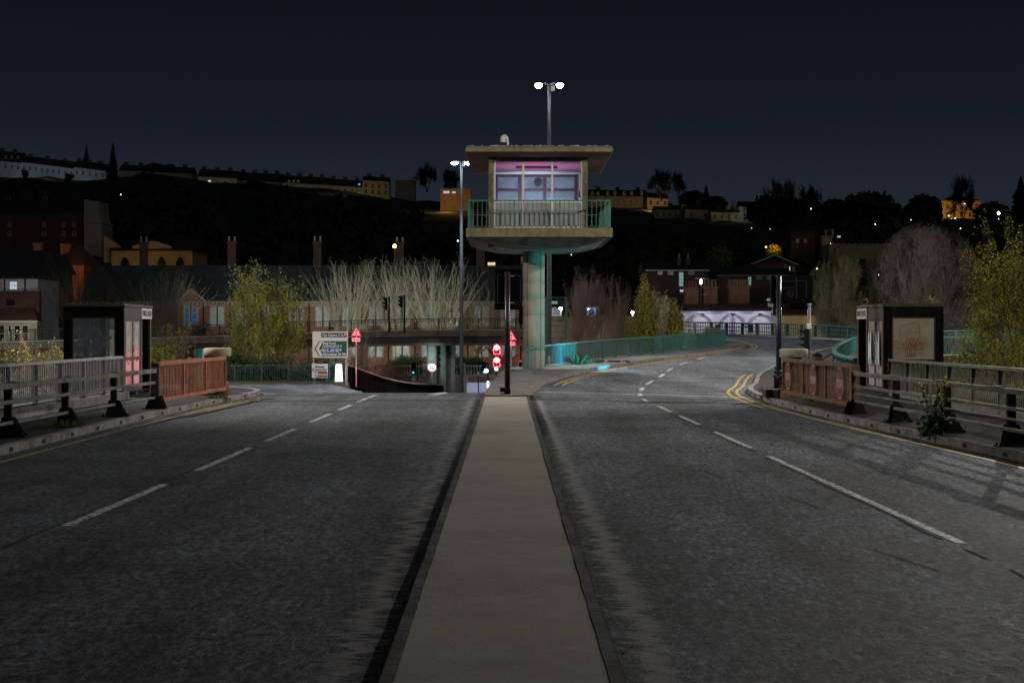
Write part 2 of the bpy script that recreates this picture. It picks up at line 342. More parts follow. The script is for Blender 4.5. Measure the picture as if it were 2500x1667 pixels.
# ================================================================== SETTING: roads, footways, ground
def ax(y): return -.003 * y
def zl(x, y):                         # left approach: falls gently, the ramp falls faster
    if y < 50: return 0.
    t = min(1, max(0, (x + 11) / 4.)); t = t*t*(3-2*t); s = .027 * (1-t) + .052 * t
    return max(-4.6, -s * (y - 50))
rk = [(7.25,0,0),(7.2,14,0),(7.05,20,0),(6.95,24,0),(6.75,28,0),(6.5,34,0),(6.38,40,0),(6.5,46,0),(6.9,50.5,.0),(7.7,55,.03),(9.0,63,.12),(11.,72,.26),(13.8,84,.42),(17.6,98,.6),(21.3,111,.72),(24.,121,.85)]
rks = smooth_path(rk, 5)
lk = [(.55,43,0),(.62,49.6,0),(1.05,56,.05),(1.95,61.7,.12),(3.5,69,.22),(6.,77.5,.34),(8.6,85.5,.45),(11.3,94.5,.55),(13.9,104,.68),(15.0,112,.85),(14.7,120,1.05),(12,130,1.3),(5.8,141.5,1.6),(-3,149,1.7),(-14,150.5,1.6)]
lks = smooth_path(lk, 5)
m = MB()
def deck(xl, xr, ys):
    n = 8
    for a, b in zip(ys[:-1], ys[1:]):
        for i in range(n):
            t0, t1 = i/n, (i+1)/n; f = lambda t, y: (xl + (xr-xl)*t, y, 0.)
            m.quad(f(t0,a), f(t1,a), f(t1,b), f(t0,b))
deck(-7.4, 7.4, [-12 + 2*i for i in range(30)])          # bridge deck to Y = 46
struct(m.build('road', asphalt))
m = MB(); YS = [46 + 1.5*i for i in range(86)]; XS = [-46 + 1.0*i for i in range(47)] + [.62]
for a, b in zip(YS[:-1], YS[1:]):
    for x0, x1 in zip(XS[:-1], XS[1:]):
        if a > 104.5 and (x0 < -10.2 or x1 > 3): continue
        if a > 62 and x0 > .2: continue
        m.quad((x0,a,zl(x0,a)), (x1,a,zl(x1,a)), (x1,b,zl(x1,b)), (x0,b,zl(x0,b)))
struct(m.build('approach_road', asphalt2, smooth=True))
# right-hand road: lofted between its two kerbs from Y = 46 to the flyover
def at_y(path, y):
    for a, b in zip(path[:-1], path[1:]):
        if (a.y - y) * (b.y - y) <= 0 and abs(a.y-b.y) > 1e-6: t = (y-a.y)/(b.y-a.y); return a.lerp(b, t)
    return path[-1]
m = MB(); A = []; B = []
for y in [46 + 2*i for i in range(33)]: A.append(at_y(lks, y)); B.append(at_y(rks, y))
far = smooth_path([(24.0,112,.75),(25.6,122,.85),(24.8,132,1.05),(20.9,141,1.25),(15.5,149,1.4),(8,157,1.6),(0,162,1.7),(-10,163,1.6),(-24,160,1.2),(-38,154,.8),(-52,147,.4),(-75,134,-.2)], 4)
inner = smooth_path([(15.0,111,.83),(14.9,118,1.0),(12.6,129,1.27),(6.2,141,1.58),(-3,149,1.7),(-12,150.5,1.6),(-24,147,1.2),(-38,141,.8),(-50,135,.4),(-72,122,-.2)], 5)
for i in range(len(A)-1):
    for k in range(6):
        f = lambda j, t: A[j].lerp(B[j], t)
        m.quad(f(i,k/6), f(i,(k+1)/6), f(i+1,(k+1)/6), f(i+1,k/6))
n = 40; fi = resample(inner, 999); I2 = [inner[min(len(inner)-1, int(i*(len(inner)-1)/n))] for i in range(n+1)]; F2 = [far[min(len(far)-1, int(i*(len(far)-1)/n))] for i in range(n+1)]
for i in range(n):
    for k in range(4):
        f = lambda j, t: I2[j].lerp(F2[j], t) + Vector((0,0,.004))
        m.quad(f(i,k/4), f(i,(k+1)/4), f(i+1,(k+1)/4), f(i+1,k/4))
# patch between the end of the first loft and the bend
m.quad(A[-1], B[-1], Vector((24.0,112,.75)), Vector((15.0,111,.83)))
struct(m.build('ramp_road', asphalt2, smooth=True))
# ground: one big low sheet
gm = mat('ground_soil', (.03, .033, .02), .95, .4, .5, .3, 3)
m = MB(); m.quad((-900,-60,-6), (900,-60,-6), (900,1500,-6), (-900,1500,-6)); struct(m.build('ground', gm))
# planted banks
m = MB()
for x0, x1, y0, y1, z in ((.9, 13, 71, 150, -1.6), (-48, -10.4, 106, 150, -3.4), (-60, -12.6, 20, 45.5, -1.5), (12.5, 40, 20, 100, -1.8), (26, 90, 112, 180, -.6)):
    nx, ny = 10, 10
    for i in range(nx):
        for j in range(ny):
            g = lambda a, b: (x0+(x1-x0)*a/nx, y0+(y1-y0)*b/ny, z + .25*math.sin(a*1.7+b) + .2*math.cos(b*2.1-a))
            m.quad(g(i,j), g(i+1,j), g(i+1,j+1), g(i,j+1))
struct(m.build('bank', mat('bank_grass', (.022,.034,.012), .95, .5, 2, .4, 12), smooth=True))
# lower road by the balustrade, lit bluish
m = MB(); m.quad((-60,152,-5.2), (30,152,-5.2), (30,176,-5.2), (-60,176,-5.2)); struct(m.build('lower_road', asphalt2))

# median strip (its head runs on into the paved island)
m = MB(); YM = [-2 + .8*i for i in range(58)]; rng = random.Random(4)
for a, b in zip(YM[:-1], YM[1:]):
    m.prism([(-.543+ax(a),a), (.493+ax(a),a), (.493+ax(b),b), (-.543+ax(b),b)], .0, .125)
struct(m.build('median_strip', conc_med))
m = MB()
for side in (-1, 1):
    x = -.575 if side < 0 else .525; pts = [(x + ax(y) + rng.uniform(-.0035, .0035), y, rng.uniform(-.004, .004)) for y in [-2+.55*i for i in range(84)]]
    m.sweep(pts, [(-.034,-.02), (.034,-.02), (.034,.128), (-.034,.133)])
struct(m.build('median_edging', edging))
m = MB()
il = [(-.70,44.3),(-.72,48),(-.66,54),(-.45,61),(-.25,68)]; ir = [(.55,44.3),(.62,49.6),(1.05,56),(1.95,61.7),(3.5,69),(6.,77.5),(8.6,85.5),(11.3,94.5),(13.9,104),(15.0,112)]
inn = [(12.6,112),(12.2,107),(9.2,97.5),(6.6,88.6),(4.1,80.7),(1.6,71.8)]
zr = lambda p: (.13 + at_y(lks, min(max(p[1], 43.2), 112)).z)
m.prism(il + [(.5,68.6)] + [(1.6,71.8)] + ir[::-1][5:], lambda p: -1.6, zr)
for i in range(5):
    m.prism([ir[4+i], ir[5+i], inn[4-i], inn[5-i]], lambda p: zr(p)-.6, zr)
struct(m.build('paved_island', foot_r))
m = MB(); m.sweep([(p.x, p.y, p.z) for p in lks if 44.2 < p.y < 113 and p.x > 0][:60], [(-.2,-.1),(.0,-.1),(.0,.14),(-.2,.14)])
m.sweep([(p.x, p.y, at_y(lks, max(p.y,44.3)).z) for p in resample([(-.70,44.3,0),(-.72,48,0),(-.66,54,0),(-.45,61,0),(-.25,68,0)], 1.5)], [(-.0,-1.3),(.18,-1.3),(.18,.14),(0,.14)])
struct(m.build('island_kerb', mat('kerb_brown', (.17,.12,.085), .85, .3, 5, .3, 40, stain=(.09,.07,.05), sscale=2)))

# footways
m = MB(); lft = [(-7.3,-10),(-7.32,20),(-7.4,32),(-7.3,40),(-7.12,44),(-6.98,47),(-7.15,49),(-7.8,50.6),(-9,51.3),(-12,51.6),(-15,51.6),(-15,42.5),(-9.85,42.5),(-9.75,-10)]
lft = [(x-.14, y) for x, y in lft[:9]] + lft[9:]
m.prism(lft, -.5, .118); struct(m.build('left_footway', foot))
m = MB(); rr_ = [(p.x+.14, p.y) for p in rks if p.y < 112]; par = [(9.75,-10),(9.75,42.5),(12.6,42.5),(12.6,60),(14,70),(17,83),(21,99),(24,111)]
z2 = lambda p: .118 + at_y(rks, min(max(p[1], .1), 120)).z
m.prism(rr_ + par[::-1], lambda p: -.6, z2); struct(m.build('right_footway', foot))
m = MB(); lkp = [(-7.3,-10,0),(-7.32,20,0),(-7.4,32,0),(-7.3,40,0),(-7.12,44,0),(-6.98,47,0),(-7.15,49,0),(-7.8,50.6,0),(-9,51.3,0),(-12,51.6,-.02)]
lkp = smooth_path(lkp, 4)
def kerb_run(pts, sgn):
    pts = resample(pts, .92); mb = MB(); sl = MB()
    for i in range(len(pts)-1):
        a, b = pts[i], pts[i+1]; d = (b-a).normalized(); h = rng.uniform(-.004, .006)
        mb.sweep([a + d*.006, b - d*.006], [(-.14*sgn if sgn>0 else 0, -.1), (0 if sgn>0 else .14, -.1), (0 if sgn>0 else .14, .125+h), (-.14*sgn if sgn>0 else 0, .125+h)])
        if i % 2 == 0:
            c = (a+b)/2; n_ = Vector((d.y, -d.x, 0)) * (1 if sgn > 0 else -1)
            sl.bar(c - d*.09 + n_*.001 + Vector((0,0,.055)), c + d*.09 + n_*.001 + Vector((0,0,.055)), .014, .062)
    return mb, sl
a, s1 = kerb_run(lkp, 1); struct(a.build('left_kerb', kerbm)); b, s2 = kerb_run(rks[:-1], -1); struct(b.build('right_kerb', kerbm))
struct(s1.build('left_kerb_slot', darkslot)); struct(s2.build('right_kerb_slot', darkslot))
# upstands under the pedestrian fences
m = MB(); m.sweep([(-9.62,-10,0), (-9.5,42.2,0)], [(-.12,0),(.16,0),(.16,.30),(-.12,.30)]); struct(m.build('left_upstand', kerbm))
m = MB(); m.sweep([(9.5,-10,0), (9.42,43,0)], [(-.16,0),(.12,0),(.12,.27),(-.16,.27)]); struct(m.build('right_upstand', kerbm))

# painted markings, 4 mm over the road
def ribbon(mb, pts, w, lift=.004):
    pts = [Vector(p) for p in pts]
    for i in range(len(pts)-1):
        a, b = pts[i], pts[i+1]; d = b - a; d.z = 0; d.normalize(); r_ = Vector((d.y,-d.x,0))*w/2; up = Vector((0,0,lift))
        mb.quad(a-r_+up, a+r_+up, b+r_+up, b-r_+up)
def offset(pts, o):
    out = []
    for i, p in enumerate(pts):
        a = pts[max(0,i-1)]; b = pts[min(len(pts)-1,i+1)]; d = b-a; d.z = 0; d.normalize(); out.append(p + Vector((d.y,-d.x,0))*o)
    return out
def run(f, y0, y1, st=.5):
    n = max(1, round((y1-y0)/st)); return [f(y0+(y1-y0)*i/n) for i in range(n+1)]
m = MB(); fl = lambda y: Vector((-4.23+.0085*y + (max(0,y-46)**1.5)*.022, y, zl(-4,y)))
for y0, y1 in ((3.5,7.6),(9.7,13.6),(15.9,20.2),(22.2,26.5),(28.1,31.6),(33.8,37.2),(39,41.6),(43.4,45.6),(46.3,48.2),(50,52.6)): ribbon(m, run(fl, y0, y1), .11)
fr = lambda y: Vector((3.98-.0125*y, y, 0))
for y0, y1 in ((3,7),(8.6,12.4),(14.6,24.7),(26.4,30.6),(33,36.4),(38,41),(43.3,45.2)):
    ribbon(m, run(fr, y0, y1), .09)
jr = smooth_path([(3.5,47.2,0),(3.75,50.5,.0),(4.25,55,.05),(5.2,61,.13),(6.4,69.5,.24),(8.4,80,.4),(11,91,.54),(14,102,.66),(17.5,113,.8),(18.2,122,.95),(16,132,1.2)], 8)
js = resample(jr, 1.0)
for k in (0, 4, 8, 14, 20, 27, 35, 43, 51, 60, 68, 76):
    if k + 3 < len(js): ribbon(m, [p + Vector((0,0,.006)) for p in js[k:k+(3 if k < 8 else 4)]], .13)
ribbon(m, [(.75,50.5,.0),(5.4,46.9,.0),(6.2,46.2,0)], .2, .006)
# stub give-way dashes on the left turning and the lane arrow
for k in range(6): x = -13.5 + k*1.6; ribbon(m, [(x,66+.0*k,zl(x,66)+.01),(x+.9,66,zl(x,66)+.01)], .35)
for k in range(7): x = -19 + k*1.9; ribbon(m, [(x,97,zl(x,97)+.012),(x+1.1,97,zl(x,97)+.012)], .3)
ar = [(-2.35,47.9),(-2.05,47.9),(-2.05,50.3),(-1.75,50.3),(-2.2,52.4),(-2.65,50.3),(-2.35,50.3)]
m.quad(*[(x + (y-47.9)*.10, y, zl(-2,y)+.006) for x, y in ar])
struct(m.build('lane_marking', white))
m = MB(); ly = [p for p in lkp if p.y < 46 and p.y >= -10]; ribbon(m, offset(ly, .36), .075)
ribbon(m, [p for p in offset(ly, .56) if p.y > 38], .075)
ry = offset(rks, -.34); ribbon(m, [p + Vector((0,0,.003)) for p in ry if p.y < 66], .085)
ribbon(m, [p + Vector((0,0,.003)) for p in offset(rks, -.58) if 39 < p.y < 66], .085)
ll = [p for p in lks if p.y > 54.5 and p.x > 0]
for o in (.42, .68): ribbon(m, [p + Vector((0,0,.008)) for p in offset(ll, o)][:42], .1)
struct(m.build('yellow_line', yellow))
# expansion joint at the end of the bridge, seams along the lane lines
seam = mat('joint_seam', (.012,.012,.012), .9, .3, 8)
m = MB(); ribbon(m, [(-7.0,43.6,0),(-.72,44.6,0)], .42, .005); ribbon(m, [(.55,45,0),(6.3,42.0,0)], .42, .005)
ribbon(m, [(-7.1,47.6,0),(-.75,47.9,0)], .2, .005); ribbon(m, [(.6,46.2,0),(6.3,44.4,0)], .15, .005)
for f, s in ((fl, -1), (fr, -1)):
    pts = [f(4+.6*i) + Vector((-.085 + .02*math.sin(i*.9) + rng.uniform(-.008,.008), 0, 0)) for i in range(60)]
    for i in range(len(pts)-1):
        if rng.random() < .86: ribbon(m, pts[i:i+2], rng.uniform(.014,.04), .0055)
for x, y in ((3.1,17.5),(2.6,21),(3.2,12.9),(-3.3,13.1),(-3.9,24.9)):
    pts = [(x, y, 0)]
    for k in range(6): x += rng.uniform(-.06,.0); y += .22; pts.append((x, y, 0))
    ribbon(m, pts, .018, .0055)
for side in (-1, 1):
    pts = [Vector(((-.625 if side < 0 else .585) + ax(y) + side*rng.uniform(-.004,.02), y, 0)) for y in [3+.16*i for i in range(254)]]
    for i in range(len(pts)-1):
        if rng.random() < .93: ribbon(m, pts[i:i+2], rng.uniform(.03,.075) if side > 0 else rng.uniform(.012,.026), .0058)
struct(m.build('road_joint', seam))
# ================================================================== FENCES, BARRIERS, GATES
def bar_fence(name, label, cat, path, zb, zt, post_step, bar_step, mr, mb_, mp, bar=(.02,.045), post=(.03,.16), rail=(.10,.05), group=None, mid=None, close_path=True, skip_bars=False):
    root = thing(name, label, cat, path[0], group); V = lambda p, z: Vector((p.x, p.y, p.z + z))
    pts = resample(path, .6 if len(path) > 2 else 4)
    t = MB(); t.sweep([V(p, zt) for p in pts], [(-rail[0]/2,-rail[1]),(rail[0]/2,-rail[1]),(rail[0]/2,0),(-rail[0]/2,0)]); t.build('top_rail', mr, root)
    t = MB(); t.sweep([V(p, zb) for p in pts], [(-.025,0),(.025,0),(.025,.045),(-.025,.045)])
    for h in (mid or []): t.sweep([V(p, h) for p in pts], [(-.03,0),(.03,0),(.03,.06),(-.03,.06)])
    t.build('lower_rail', mr, root)
    pp = resample(path, post_step)
    for i, p in enumerate(pp):
        a = pp[max(0,i-1)]; b = pp[min(len(pp)-1,i+1)]; d = (b-a); d.z = 0; d.normalize(); rt = Vector((d.y,-d.x,0))
        q = MB(); q.bar(V(p,-.05) , V(p, zt-rail[1]), post[1], post[0], up=d); q.build('post', mp, root)
    if not skip_bars:
        t = MB()
        bp = resample(path, bar_step)
        for i, p in enumerate(bp):
            a = bp[max(0,i-1)]; b = bp[min(len(bp)-1,i+1)]; d = (b-a); d.z = 0; d.normalize()
            t.bar(V(p, zb+.045), V(p, zt-rail[1]), bar[1], bar[0], up=d)
        t.build('infill_bars', mb_, root)
    return root
Vt = lambda *p: Vector(p)
bar_fence('pedestrian_fence', 'grey vertical bar fence beside the left footway, running up to the booth', 'fence', [Vt(-9.62,14,.3), Vt(-9.5,42.0,.3)], .04, .87, 1.83, .137, fgrey, fgrey, fgrey, rail=(.12,.06), post=(.03,.13), bar=(.045,.010))
fgrey_warm = mat('fence_grey_warm_lit', (.17,.165,.13), .65, .3, 7, stain=(.10,.10,.07), sscale=3)  # same grey as the left fence, warm lamplight tinted into the colour
bar_fence('pedestrian_fence', 'warm lit grey vertical bar fence beside the right footway, in front of the graffitied booth panel', 'fence', [Vt(9.5,18,.27), Vt(9.42,43,.27)], .04, .82, 1.95, .137, fgrey_warm, fgrey_warm, fgrey_warm, rail=(.12,.06), post=(.03,.13), bar=(.045,.010))

def vehicle_barrier(label, posts, ext, side, rails, gate_y):
    root = thing('vehicle_barrier', label, 'barrier', (posts[0][0], posts[0][1], .118))
    path = [Vt(*p, 0) for p in ext]
    for i, (z, h, w) in enumerate(rails):
        r_ = MB()
        pr = resample(path, 3.1)
        for k in range(len(pr)-1):       # rails come in lengths with lap joints
            a, b = pr[k], pr[k+1]; d = (b-a).normalized()
            r_.sweep([a + Vector((-side*(.07),0,z)), b + d*.0 + Vector((-side*.07,0,z))], [(-w/2,-h/2),(w/2,-h/2),(w/2,h/2),(-w/2,h/2)])
            if i == 0: r_.sweep([b - d*.22 + Vector((-side*.07,0,z)), b + d*.1 + Vector((-side*.07,0,z))], [(-w/2-.012,h/2-.01),(w/2+.012,h/2-.01),(w/2+.012,h/2+.02),(-w/2-.012,h/2+.02)])
        r_.build('rail', railm, root, bevel=.008)
    for (x, y) in posts:
        q = MB(); q.box(x-.058,x+.058,y-.05,y+.05,.13,.93)
        po = q.build('post', dpost, root, bevel=.006)
        g = MB(); g.box(x-.22,x+.30,y-.14,y+.14,.119,.14)
        for yy in (y-.06, y+.05): g.extr([(x-.14,yy,.14),(x+.27,yy,.14),(x+.1,yy,.44),(x-.09,yy,.44)], (0,.014,0))
        for dx in (-.18,.26):
            for dy in (-.1,.1): g.tube((x+dx,y+dy,.14),(x+dx,y+dy,.175),.018,n=6)
        g.build('base_gusset', dpost, po)
    return root
vehicle_barrier('weathered three rail vehicle barrier on dark posts along the left kerb', [(-7.95,24.0),(-7.9,27.1),(-7.83,30.3),(-7.74,33.6)], [(-8.0,17.5),(-7.85,30.3),(-7.7,37.0)], -1, [(.93,.085,.10),(.68,.06,.06),(.36,.05,.05)], 37)
vehicle_barrier('weathered four rail vehicle barrier on dark posts along the right kerb', [(7.3,21.7),(7.22,25.0),(7.1,28.2),(7.0,31.5)], [(7.5,13),(7.25,22),(6.95,34.6)], 1, [(.93,.075,.10),(.68,.05,.06),(.53,.035,.05),(.38,.05,.05)], 34.7)

def gate(label, a, b, m1, m2, postm, signs=False):
    a = Vt(*a); b = Vt(*b); root = thing('swing_gate', label, 'gate', (a.x, a.y, .118)); d = (b-a).normalized()
    z0, z1 = .25, 1.12
    f = MB(); f.sweep([a+Vt(0,0,z1), b+Vt(0,0,z1)], [(-.05,-.09),(.05,-.09),(.05,0),(-.05,0)]); f.sweep([a+Vt(0,0,z0), b+Vt(0,0,z0)], [(-.045,0),(.045,0),(.045,.08),(-.045,.08)])
    f.build('frame_rails', m1, root, bevel=.006)
    for k in range(4):
        p = a.lerp(b, k/3); q = MB(); q.bar(p+Vt(0,0,z0+.08), p+Vt(0,0,z1-.09), .085, .07, up=d); q.build('stile', m1, root)
    t = MB(); n = 50
    for i in range(1, n):
        if i % 17 == 0 and i: continue
        p = a.lerp(b, i/n); t.bar(p+Vt(0,0,z0+.08), p+Vt(0,0,z1-.09), .014, .055, up=d)
    t.build('infill_bars', m2, root)
    p = a - d*.16; q = MB(); q.bar(p+Vt(0,0,.13), p+Vt(0,0,z1-.02), .17, .17, up=d); po = q.build('end_post', postm, root, bevel=.01)
    g = MB(); g.box(p.x-.25,p.x+.25,p.y-.16,p.y+.16,.119,.142)
    for yy in (p.y-.11, p.y+.10): g.extr([(p.x-.2,yy,.142),(p.x+.22,yy,.142),(p.x+.12,yy,.4),(p.x-.1,yy,.4)], (0,.014,0))
    g.build('base_gusset', dpost, po)
    if signs:
        for (yy, hh) in ((41.4,.63),(38.45,.65),(35.75,.64)):
            c = a.lerp(b, (yy-a.y)/(b.y-a.y)) + Vt(-.075,0,.70); s = MB(); o8 = []; r = hh/2/math.cos(math.pi/8)
            for k in range(8): t_ = math.pi/8 + k*math.pi/4; o8.append((r*math.cos(t_), r*math.sin(t_)))
            s.extr([c + d*x + Vt(0,0,z) for x, z in o8], (-.006,0,0)); so_ = s.build('stop_sign', stopw, root)
            s = MB(); s.extr([c + d*x*.93 + Vt(-.007,0,z*.93) for x, z in o8], (-.003,0,0)); s.build('red_face', stopr, so_)
            text('STOP', .235, stopw, 'lettering', so_, c + Vt(-.0125,0,-.085), -d, (0,0,1), 'CENTER', maxw=.5)
    return root
gate('rusty orange red barred swing gate standing open on the left footway', (-7.62,37.15,0), (-7.42,44.6,0), rust, rust, rust_dk)
gate('brown rusted barred swing gate carrying three faded STOP signs', (6.88,34.9,0), (6.66,42.3,0), rust_d, rust_d, mat('gate_post_brown',(.16,.10,.05),.8,.35,6,.3,30,stain=(.10,.06,.03),sscale=4), True)

def pivot(label, x, y):
    root = thing('gate_pivot', label, 'gate pivot', (x, y, .118))
    q = MB(); q.lathe((x,y,0), [(.34,1.12),(.355,1.135),(.355,1.315),(.34,1.33),(.30,1.335)], 40); q.build('drum_cap', beige, root, True)
    q = MB(); q.lathe((x,y,0), [(.22,.12),(.22,.2),(.2,.45),(.2,1.12)], 28); q.build('column', rust_dk, root)
    q = MB(); q.box(x-.75,x+.1,y-.3,y+.3,.119,.33); q.build('plinth', rust_dk, root, bevel=.02)
    q = MB(); q.lathe((x+.12*(-1 if x>0 else 1),y-.4,0), [(.28,.119),(.28,.26),(.26,.3),(.26,.44),(.2,.47)], 24); q.build('base_drum', rust_d, root)
    return root
pivot('beige drum topped gate pivot at the far end of the rusty orange gate', -7.72, 45.3)
pivot('beige drum topped gate pivot behind the brown gate with STOP signs', 7.04, 43.2)
def lantern(label, x, y, z):
    root = thing('gate_lantern', label, 'lantern', (x, y, z))
    q = MB(); q.lathe((x,y,z-.55), [(.10,-.62),(.10,.4),(.13,.42),(.13,.47),(.09,.5)], 16); q.build('stand', rust_dk, root)
    q = MB(); q.lathe((x,y,z), [(.08,-.06),(.09,.0),(.105,.04),(.105,.16),(.08,.18)], 16); q.build('body', rust_d, root, True)
    q = MB()
    for k in range(6): t = k*math.pi/3; q.tube((x+.125*math.cos(t),y+.125*math.sin(t),z-.03),(x+.125*math.cos(t),y+.125*math.sin(t),z+.17),.008,n=5)
    q.build('guard_wires', dpost, root)
    q = MB(); q.lathe((x,y,z+.17), [(.13,0),(.13,.02),(.06,.06),(.03,.09),(.0,.10)], 16); q.build('hood', dpost, root, True)
lantern('small caged brown lantern beside the drum of the orange gate', -8.32, 44.9, 1.15)
lantern('small caged brown lantern behind the top rail of the brown gate', 7.5, 42.4, 1.0)

# ================================================================== BOOTHS
def booth(side, label, front_pane, text_s):
    s = side; xf = (9.88 if side < 0 else 9.46)*s; xb = (11.42 if side < 0 else 10.99)*s; y0, y1, zb, zt = 44.0, 47.35, .12, 2.46
    root = thing('bridge_booth', label, 'booth', ((xf+xb)/2, (y0+y1)/2, zb))
    X0, X1 = min(xf,xb), max(xf,xb)
    q = MB()
    q.box(X0,X0+.21,y0,y0+.06,zb+.1,zt-.06); q.box(X1-.21,X1,y0,y0+.06,zb+.1,zt-.06); q.box(X0+.21,X1-.21,y0,y0+.06,zt-.32,zt-.06); q.box(X0+.21,X1-.21,y0,y0+.06,zb+.1,zb+.9)
    q.build('front_frame', boothk, root, bevel=.006)
    q = MB(); w = [(X0+.21,X1-.21,zb+.9,zt-.32)][0]
    for (a,b,c,d) in ((w[0],w[0]+.035,w[2],w[3]),(w[1]-.035,w[1],w[2],w[3]),(w[0]+.035,w[1]-.035,w[3]-.035,w[3]),(w[0]+.035,w[1]-.035,w[2],w[2]+.035)): q.box(a,b,y0+.01,y0+.05,c,d)
    q.build('pane_trim', boothf, root)
    q = MB(); q.box(w[0]+.035,w[1]-.035,y0+.022,y0+.034,w[2]+.035,w[3]-.035)
    pn = q.build('window' if side < 0 else 'infill_panel', front_pane, root)
    q = MB(); q.box(X0-.03,X1+.03,y0-.03,y1+.03,zt-.06,zt); q.box(X0+.05,X1-.05,y0+.1,y1-.1,zt,zt+.02)
    rng2 = random.Random(7)
    for k in range(60): x = rng2.uniform(X0,X1); y = rng2.uniform(y0,y1); q.box(x-.02,x+.02,y-.02,y+.02,zt,zt+rng2.uniform(.015,.05))
    q.build('roof', boothr, root)
    # far, back and floor
    q = MB(); xo = (xb-.06*s); q.box(min(xo,xb),max(xo,xb),y0+.06,y1,zb+.1,zb+.9); q.box(min(xo,xb),max(xo,xb),y0+.06,y0+.3,zb+.9,zt-.06); q.box(min(xo,xb),max(xo,xb),y1-.3,y1,zb+.9,zt-.06)
    q.box(X0+.06,X1-.06,y1-.06,y1,zb+.1,zb+.95); q.box(X0+.06,X0+.3,y1-.06,y1,zb+.95,zt-.06); q.box(X1-.3,X1-.06,y1-.06,y1,zb+.95,zt-.06)
    q.box(X0,X1,y0,y1,zb+.06,zb+.1); q.build('rear_walls', boothk, root)
    if side < 0:
        q = MB(); q.box(X0+.22,X0+.40,y0+1.2,y0+1.23,.9,zt-.1); q.box(X0+.44,X0+.64,y0+1.2,y0+1.23,.9,zt-.1); q.build('inner_board', mat('pale_board',(.70,.78,.78),.6,.06,2,stain=(.38,.42,.42),sscale=1.5), root)
    # side with doors: modules along Y
    ys = [y0+.06, y0+.22, y0+1.05, y0+1.87, y0+2.05, y1-.22, y1]
    q = MB(); a_, b_ = sorted((xf, xf-0.0+.07*s))
    zz0, zz1 = zb+.1, zt-.06
    q.box(a_,b_,y0+.06,y0+.2,zz0,zz1); q.box(a_,b_,y0+2.02,y0+2.2,zz0,zz1); q.box(a_,b_,y1-.16,y1,zz0,zz1); q.box(a_,b_,y0+.2,y1-.16,zt-.36,zz1); q.box(a_,b_,y0+.2,y0+2.02,zz0,zz0+.06)
    q.build('side_frame', boothf, root, bevel=.006)
    for (c,d) in ((y0+.2,y0+1.1),(y0+1.12,y0+2.02)):
        f = MB(); z_a, z_b, zm = zz0+.06, zt-.36, zb+.95; fx = sorted((xf+.01*s, xf+.05*s))
        for (p_,q_,r_,t_) in ((c,c+.07,z_a,z_b),(d-.07,d,z_a,z_b),(c+.07,d-.07,z_b-.07,z_b),(c+.07,d-.07,z_a,z_a+.08),(c+.07,d-.07,zm-.05,zm+.04)): f.box(fx[0],fx[1],p_,q_,r_,t_)
        do = f.build('door', boothf, root); fx = sorted((xf+.024*s, xf+.036*s))
        f = MB(); f.box(fx[0],fx[1],c+.07,d-.07,zm+.04,z_b-.07); f.build('upper_panel', doorp if side < 0 else mat('door_panel_olive',(.26,.25,.16),.6,.12,3,stain=(.2,.18,.12),sscale=2), do)
        f = MB(); f.box(fx[0],fx[1],c+.07,d-.07,z_a+.08,zm-.05); f.build('lower_panel', doorp, do)
    f = MB(); fx = sorted((xf+.004*s, xf+.05*s)); f.box(fx[0],fx[1],y0+1.085,y0+1.135,zb+1.3,zb+1.36); f.box(*sorted((xf-.03*s,xf+.004*s)),y0+1.05,y0+1.09,zb+1.1,zb+1.22); f.build('door_handle', galv, root)
    # doorway with an inner strip of board
    f = MB(); f.box(*sorted((xf+.9*s,xf+.94*s)),y0+2.3,y1-.3,zz0,zt-.36); f.build('inner_board', boardp, root)
    # feet
    f = MB()
    for x in (X0+.1,X1-.1):
        for y in (y0+.1,y0+1.6,y1-.1): f.box(x-.09,x+.09,y-.09,y+.09,.119,zb+.06)
    f.build('foot', boothr, root)
    # name plate
    f = MB(); ny0, ny1 = (y1-1.32, y1-.02); fx = sorted((xf-.022*s, xf-.002*s)); f.box(fx[0],fx[1],ny0,ny1,zt-.36,zt-.08); npl = f.build('name_plate', signw, root)
    ex = Vt(0,-1,0) if side > 0 else Vt(0,1,0); o_ = Vt(xf-.025*s, (ny0+ny1)/2, zt-.275)
    text(text_s, .20, signk, 'lettering', npl, o_, ex, (0,0,1), 'CENTER', maxw=1.18)
    return root, pn
def stroke(mb, pts, w, n_, lift=.004):      # a brushed line lying on a surface with normal n_
    pts = smooth_path([Vector(p) for p in pts], 6) if len(pts) > 2 else [Vector(p) for p in pts]; n_ = Vector(n_)
    for i in range(len(pts)-1):
        d = (pts[i+1]-pts[i]); 
        if d.length < 1e-5: continue
        sd_ = d.normalized().cross(n_)*w/2; e_ = d.normalized()*w*.25; mb.quad(pts[i]-sd_-e_+n_*lift, pts[i]+sd_-e_+n_*lift, pts[i+1]+sd_+e_+n_*lift, pts[i+1]-sd_+e_+n_*lift); lift += 1e-5
bl, pl_ = booth(-1, 'dark glazed booth on the left footway with misted window and pink graffiti on its doors', dirty, 'PLIMSOLL BRIDGE')
br_, pr_ = booth(1, 'dark booth on the right footway with a cream board scribbled in orange', boardp, 'PLIMSOLL BRIDGE')
